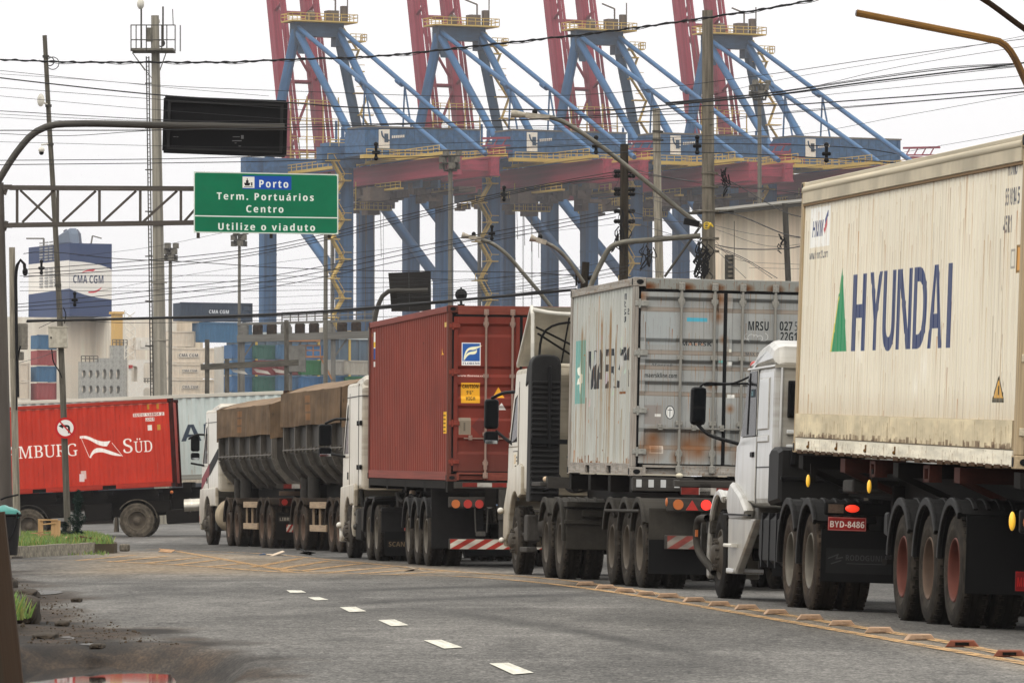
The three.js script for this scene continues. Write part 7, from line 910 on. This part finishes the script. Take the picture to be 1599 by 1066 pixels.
cable([[-20, 221], [440, 230], [800, 220], [1105, 212], [1250, 153 + 45]], 101, 90, .8); cable([[-20, 250.5], [257, 248], [540, 240], [800, 231.5], [940, 226], [1105, 224], [1340, 231], [1400, 240]], 100, 84, 1.4); cable([[-20, 257.5], [412, 252], [720, 243], [940, 238], [1104, 238], [1340, 250], [1420, 256]], 100, 84, 1.5); cable([[700, 236], [1000, 220], [1225, 213], [1415, 180], [1620, 143]], 95, 80, .7); cable([[1105, 152], [1233, 142], [1400, 105], [1620, 69]], 92, 80, .8); cable([[1105, 150], [1200, 128], [1453, 84], [1620, 52]], 92, 80, .7); cable([[1105, 196], [1200, 178], [1430, 158], [1620, 141]], 92, 80, 1);
cable([[1105, 176], [1250, 153], [1450, 132], [1620, 116]], 92, 80, .8); cable([[1105, 268], [1250, 262], [1500, 222], [1620, 200]], 92, 60, .6);
// lower runs on the near side
for (const [o, w] of [[0, 1.3], [5.5, 1.2], [9.5, 1.3]]) cable(dense(through([[36, 421 + o * 1.2], [276, 402 + o * 1.3], [420, 384 + o], [609, 341 + o], [788, 300 + o * .6], [880, 282 + o * .5], [962, 268 + o * .9]]), 36, 962, 30), 121, 110, w);
for (const [o, w] of [[0, 1.2], [8, 1.3], [17, 1.2]]) cable(dense(through([[26, 475 + o * .6], [184, 459 + o], [420, 431 + o], [527, 411 + o], [721, 371 + o * .9], [860, 346 + o * .7], [962, 327 + o * .7]]), 26, 962, 30), 121, 110, w);
cable([[30, 430.6], [240, 430], [420, 430.6], [700, 436]], 122, 118, .9); cable([[30, 440.5], [420, 440], [560, 442], [900, 428]], 122, 112, .8); cable([[30, 454], [420, 454], [640, 446], [900, 420]], 122, 112, .8); cable([[30, 448], [240, 449], [520, 445]], 122, 118, .6); cable([[36, 396], [50, 394], [87, 394], [184, 404], [300, 409], [420, 417], [560, 422], [800, 425], [900, 430]], 121, 112, 1.3, 'sagging black cable looping from the thin concrete pole'); cable([[120, 400], [240, 385], [335, 366], [560, 320], [760, 290]], 121, 110, .6); cable([[150, 455], [300, 428], [560, 394], [960, 350]], 121, 110, .6);
cable([[42, 501], [120, 499.5], [223, 497], [420, 491], [548, 483], [700, 470], [800, 461], [900, 452]], 118, 105, 4.6, 'thickest black cable running low behind the lorries'); cable([[40, 503], [140, 499], [420, 494], [640, 478], [900, 447]], 118.3, 105, 1.6, 'cable strapped under the thickest low cable'); cable([[60, 512], [90, 500], [190, 504], [420, 500], [700, 490], [820, 480]], 118, 108, .9); for (const [o, w] of [[-14, .7], [-10, .8], [-6, .9], [4, .9], [8, .7]]) cable([[620, 470 + o * .8], [760, 462 + o], [900, 448 + o * 1.3], [980, 436 + o * 1.5]], 112, 104, w);
cable([[30, 566], [70, 555], [92, 545]], 121, 127.6, .8);
for (const y of [478, 486, 466]) cable([[380, y], [560, y - 8], [760, y - 22], [960, y - 60]], 119, 110, .6);
// runs between the poles by the house
for (const [a, w] of [[[[982, 262], [1020, 272], [1105, 288]], 1.2], [[[982, 268], [1060, 280], [1105, 284]], 1.2], [[[985, 300], [1040, 310], [1105, 316]], 1], [[[985, 330], [1040, 345], [1095, 346]], 1], [[[985, 346], [1050, 366], [1100, 380]], .9], [[[985, 272], [1000, 300], [1040, 318], [1095, 330]], .8], [[[1116, 270], [1150, 288], [1228, 332], [1260, 340]], 1.4], [[[1116, 330], [1150, 335], [1228, 366], [1262, 372]], 1.8], [[[1116, 382], [1150, 388], [1228, 388], [1262, 382]], 1.8], [[[1116, 352], [1180, 366], [1262, 372]], .7], [[[1118, 358], [1200, 384], [1262, 380]], .7], [[[1116, 384], [1160, 402], [1214, 434]], 1.2], [[[1118, 386], [1170, 410], [1206, 434]], 1], [[[1116, 388], [1150, 420], [1165, 434]], .8], [[[1116, 290], [1200, 296], [1262, 304]], 1.6], [[[1116, 285], [1180, 292], [1262, 300]], 1], [[[1118, 376], [1140, 400], [1262, 414]], .6], [[[1170, 418], [1262, 420]], .6], [[[985, 382], [1050, 366], [1105, 376]], .8], [[[985, 420], [1060, 426], [1100, 420]], 1], [[[940, 300], [962, 290], [968, 276]], .8], [[[930, 322], [950, 318], [966, 300]], .8]]) cable(a, 100, 94, w);
{ // hanging tangle and spacers
  for (const [px, py, d, n, s, label] of [[1096, 398, 91.6, 26, 20, 'tangle of black cables tied round the tall concrete pole'], [1135, 280, 92, 8, 12, 'bunch of cable clamps dangling beside the tall concrete pole'], [1011, 392, 112, 10, 16, 'coil of spare cable hanging between the poles'], [1221, 380, 111, 8, 10, 'loops of cable hanging on the grey steel post'], [975, 352, 109.7, 14, 22, 'jumper loops around the dark timber pole']]) {
    const k = ppm(d), parts = []; for (let i = 0; i < n; i++) { const x = px + rnd(-s, s) * .55, y = py + rnd(-s, s) * 1.2; parts.push(tube(WL([[x, y], [x + rnd(-s, s) * .5, y + s * .5], [x + rnd(-s, s) * .6, y + s * rnd(.6, 1.4)], [x + rnd(-s, s) * .3, y + rnd(-s, s) * .4]], d - .16), rnd(.006, .014), 14, 5)); }
    tag(mesh(scene, 'cable_tangle', parts, M.wire), label, 'cables').userData.kind = 'stuff';
  }
  tag(mesh(scene, 'rope_knot', [0, 1, 2, 3, 4].map((i) => new THREE.TorusGeometry(.04, .008, 5, 14).rotateY(i * 1.1).rotateX(i).translate(W(1108 + (i % 3 - 1) * 4, 350 + i, 91.4).x, W(1108, 350 + (i % 2) * 3, 91.4).y, -91.5)), std([.6, .42, .05], .8)), 'yellow rope knotted round the tall concrete pole', 'rope').userData.kind = 'stuff';
  for (const [x, y, d, l] of [[587, 236, 97, 'beside the first machinery house'], [931, 226, 93, 'beside the timber pole'], [1089, 226, 92, 'close to the tall concrete pole'], [1291, 238, 88, 'in front of the last machinery house'], [64, 417, 121, 'near the thin concrete pole'], [116, 467, 120, 'just above the grey cabinet'], [787, 302, 113, 'over the second crane stair'], [768, 363, 113, 'beside the curved street lamp']]) { const p = W(x, y, d), g = thing('cable_spacer', 'small black cable spacer ' + l, 'cable spacer', p); mesh(g, 'spacer_body', [bx(.05, .26, .05, 0, 0, 0, .01), bx(.14, .06, .06, 0, -.02, 0, .02)], M.black); for (const yy of [-.12, .12]) mesh(g, 'spacer_clamp', ball(.04, 0, yy, 0), M.black); }
}
// ---------- island and shoulder things ----------
{
  const wood = std([.5, .33, .17], .85, 0, { map: streakMap }), card = std([.42, .26, .15], .9, 0, { map: grimeMap });
  const p = W(75, 838, 121), g = thing('wooden_crate', 'broken pale wooden crate standing on the grass', 'crate', V(p.x, .2, p.z), [.25]);
  for (const [x, z] of [[-.17, -.13], [.15, -.13], [-.17, .13], [.15, .13]]) mesh(g, 'crate_post', bx(.06, .46, .04, x, .24, z), wood);
  for (const [y, x, w, z, r] of [[.48, -.02, .4, .15, .03], [.48, 0, .38, 0, 0], [.48, -.04, .36, -.15, -.04], [.4, .02, .3, .15, .1]]) mesh(g, 'crate_slat', rotd(bx(w, .025, .07, x, y, z), 0, 0, 0, 0, 0, r), wood); for (const x of [.06, .13, .2]) mesh(g, 'crate_slat', bx(.06, .44, .015, x, .25, .15), wood);
  const scrap = (px, py, d, w, l, label, n, name = 'cardboard_scrap', mat = card, y0 = null) => { const q = y0 === null ? W(px, py, d) : V(W(px, py, d).x, y0, -d), s = thing(name, label, 'litter', q); for (let i = 0; i < n; i++) mesh(s, 'torn_sheet', rotd(bx(w * rnd(.5, 1), .012, l * rnd(.5, 1), rnd(-w, w) * .3, .02 + i * .03, rnd(-l, l) * .2), 0, 0, 0, rnd(-.25, .25), rnd(3), rnd(-.35, .35)), mat); return s; };
  scrap(62, 838, 120, .34, .4, 'pile of torn brown cardboard against the wooden crate', 7, 'cardboard_scrap', card, .22); scrap(96, 842, 119.4, .3, .3, 'folded cardboard sheet lying on the kerb', 3, 'cardboard_scrap', card, .24); scrap(125, 841, 118.6, .7, .3, 'flattened dark cardboard box over the end of the kerb', 4, 'cardboard_scrap', std([.2, .12, .075], .9, 0, { map: grimeMap }), .24);
  const gd = (y) => EYE * F / (y - 777); for (const [x, y, l, m] of [[258, 862.5, 'brown scrap of cardboard on the road by the hatching', card], [432, 867.5, 'pale flat cardboard on the hatched road', std([.5, .4, .3], .9)], [482, 866.5, 'black strip of rubber on the hatched road', M.black], [645, 891.5, 'crumpled dark and pale scrap beside the maroon container lorry', std([.3, .24, .18], .9)], [412, 866.5, 'small scrap of blue plastic on the road', std([.05, .1, .2], .6)]]) scrap(x, y, gd(y), .42, .5, l, 2, 'road_litter', m, .005).scale.setScalar(x === 412 ? .4 : .8);
  // dark green tinsel bush tied to the sign pole
  const q = W(119, 830, 126.5), tg = thing('garland_bush', 'dark green tinsel bush tied beside the no-left-turn pole', 'plant', V(q.x, .15, q.z)), pos = []; for (let i = 0; i < 2600; i++) { const t = rnd(), y = t * 1.16, r = (.05 + .17 * (1 - t)) * (1 + .5 * Math.sin(t * 17)) * Math.sqrt(rnd()), a = rnd(6.28), x = Math.cos(a) * r - .02 + .06 * t, z = Math.sin(a) * r, e = .06, u = rnd(6.28), v = rnd(-1, 1); pos.push(x, y, z, x + Math.cos(u) * e, y + v * e, z + Math.sin(u) * e, x + .012, y + .012, z + .012); }
  const tgm = new THREE.BufferGeometry(); tgm.setAttribute('position', new THREE.Float32BufferAttribute(pos, 3)); tgm.computeVertexNormals(); mesh(tg, 'foliage', tgm, std([.012, .035, .026], .7)); mesh(tg, 'stem', bar(V(0, 0, 0), V(.04, 1.1, 0), .02), M.black);
  const tg2 = tag(mesh(scene, 'garland_bush', tgm.clone().scale(.8, .4, .8).translate(W(99, 830, 126).x, .15, -126), std([.012, .03, .024], .7)), 'low dark green tinsel clump at the foot of the sign pole', 'plant');
  mesh(thing('paper_notice', 'small white and red paper stuck beside the tinsel bush', 'notice'), 'paper', bx(.11, .17, .01, W(127.5, 746, 126).x, W(127.5, 746, 126).y, -126), std([.7, .55, .55], .7));
  // bin with a teal bag
  const b = W(6, 833, 104), bn = thing('litter_bin', 'dark litter bin with a teal plastic bag bulging out', 'bin', V(b.x, .1, b.z)); mesh(bn, 'bin_body', [new THREE.CylinderGeometry(.3, .24, .72, 18).translate(0, .36, 0)], std([.012, .013, .014], .5)); mesh(bn, 'bin_rim', new THREE.TorusGeometry(.3, .025, 8, 24).rotateX(Math.PI / 2).translate(0, .73, 0), M.blackMatt);
  const bag = new THREE.SphereGeometry(.27, 26, 18); { const ps = bag.attributes.position; for (let i = 0; i < ps.count; i++) { const x = ps.getX(i), y = ps.getY(i), z = ps.getZ(i), k = .82 + .45 * fbm(x * 8 + 5, y * 8 + z * 6 + 5, 301, 3); ps.setXYZ(i, x * k, y * k * .6 + .74, z * k); } bag.computeVertexNormals(); } mesh(bn, 'plastic_bag', bag, std([.03, .2, .17], .35));
  const lp = thing('bent_rod', 'black bent rods with a small ball lamp in front of the bin', 'rod'), L = (x, y) => W(x, y, 70); each(lp, 'rod', [tube([L(2, 1010), L(3, 900), L(4, 820)], .022, 20, 6), tube([L(4, 850), L(14, 842), L(22, 826), L(27, 800)], .012, 16, 5), tube([L(0, 780), L(10, 776), L(20, 774), L(28, 772)], .012, 10, 5)], M.black); mesh(lp, 'ball_lamp', ball(.04, L(4, 822).x, L(4, 822).y, -70), M.steel);
  const pl = thing('timber_post', 'dark leaning timber post at the near edge of the dirt shoulder', 'post'); mesh(pl, 'post_board', beam(W(-8, 800, 31), W(26, 1110, 31), .1, .075, V(0, 0, 1)), std([.05, .034, .024], .9, 0, { map: streakMap })); mesh(pl, 'post_board', beam(W(-22, 800, 31.4), W(8, 1110, 31.4), .08, .06, V(0, 0, 1)), std([.05, .04, .03], .9, 0, { map: streakMap }));
  const rock = (px, py, w, h, l, label, s) => { const dd = gd(py), c = W(px, py, dd), k = ppm(dd), gm = new THREE.IcosahedronGeometry(1, 5), ps = gm.attributes.position; for (let i = 0; i < ps.count; i++) { const x = ps.getX(i), y = ps.getY(i), z = ps.getZ(i), q2 = .72 + .5 * fbm(x * 1.3 + s + 9, y * 1.3 + z * 1.1 + 9, 320 + s, 4), bx2 = (v) => Math.sign(v) * Math.pow(Math.abs(v), .62); ps.setXYZ(i, bx2(x) * q2 * w / 2 / k, bx2(y) * q2 * h / k * .62, bx2(z) * q2 * l); } gm.computeVertexNormals(); tag(mesh(scene, 'boulder', gm.translate(c.x, h / k * .42, c.z - l * .3), std([.13, .105, .085], .92, 0, { map: concreteMap })), label, 'boulder'); };
  rock(32, 974, 60, 42, .5, 'largest brown boulder on the dirt shoulder', 3); rock(26, 934, 62, 14, .6, 'flat slab of stone behind the largest boulder', 5); rock(8, 918, 30, 16, .5, 'round grey stone farthest along the shoulder', 8); rock(96, 978, 22, 9, .2, 'small dark stone beside the largest boulder', 14); rock(150, 1012, 26, 8, .2, 'loose lump of asphalt on the dirt near the lane edge', 17); rock(118, 940, 18, 7, .2, 'small stone beyond the narrow bright puddle', 21); rock(66, 998, 40, 10, .4, 'low mossy stone in front of the largest boulder', 11);
  const gs = new THREE.IcosahedronGeometry(1, 0), im = new THREE.InstancedMesh(gs, std([.075, .058, .043], .95, 0, { map: grimeMap }), 4000), mt = new THREE.Matrix4(), qn = new THREE.Quaternion(), e = new THREE.Euler(); for (let i = 0; i < 4000; i++) { const z = -34 - rnd() * rnd() * 60, x = shoulderX(z) + .3 - Math.abs(rnd() + rnd() - .7) * 2.6, s = .003 + .013 * Math.pow(rnd(), 4); e.set(rnd(6), rnd(6), rnd(6)); const rg = smooth(.2, -.9, x - shoulderX(z)) * dirtUp(x, z) * (Math.hypot((x + 2.95) / 1.0, (z + 37) / 6.2) < 1.3 ? -9 : 1) - (Math.hypot((x + 2.95) / 1.0, (z + 37) / 6.2) < 1.25 ? .6 : 0); mt.compose(V(x, rg + s * .3, z), qn.setFromEuler(e), V(s * rnd(.7, 1.4), s * .7, s)); im.setMatrixAt(i, mt); } im.name = 'gravel'; im.userData = { label: 'loose stones and grit scattered over the dirt shoulder', category: 'gravel', kind: 'stuff' }; scene.add(im);
  const rb = mesh(scene, 'stone', rotd(bx(.07, .05, .09, W(86, 1047, 38).x, -.13, -38, .02), 0, 0, 0, 0), std([.1, .09, .07], .9)); tag(rb, 'small stone sticking out of the large red-mirroring puddle', 'stone');
}
renderer.render(scene, camera);
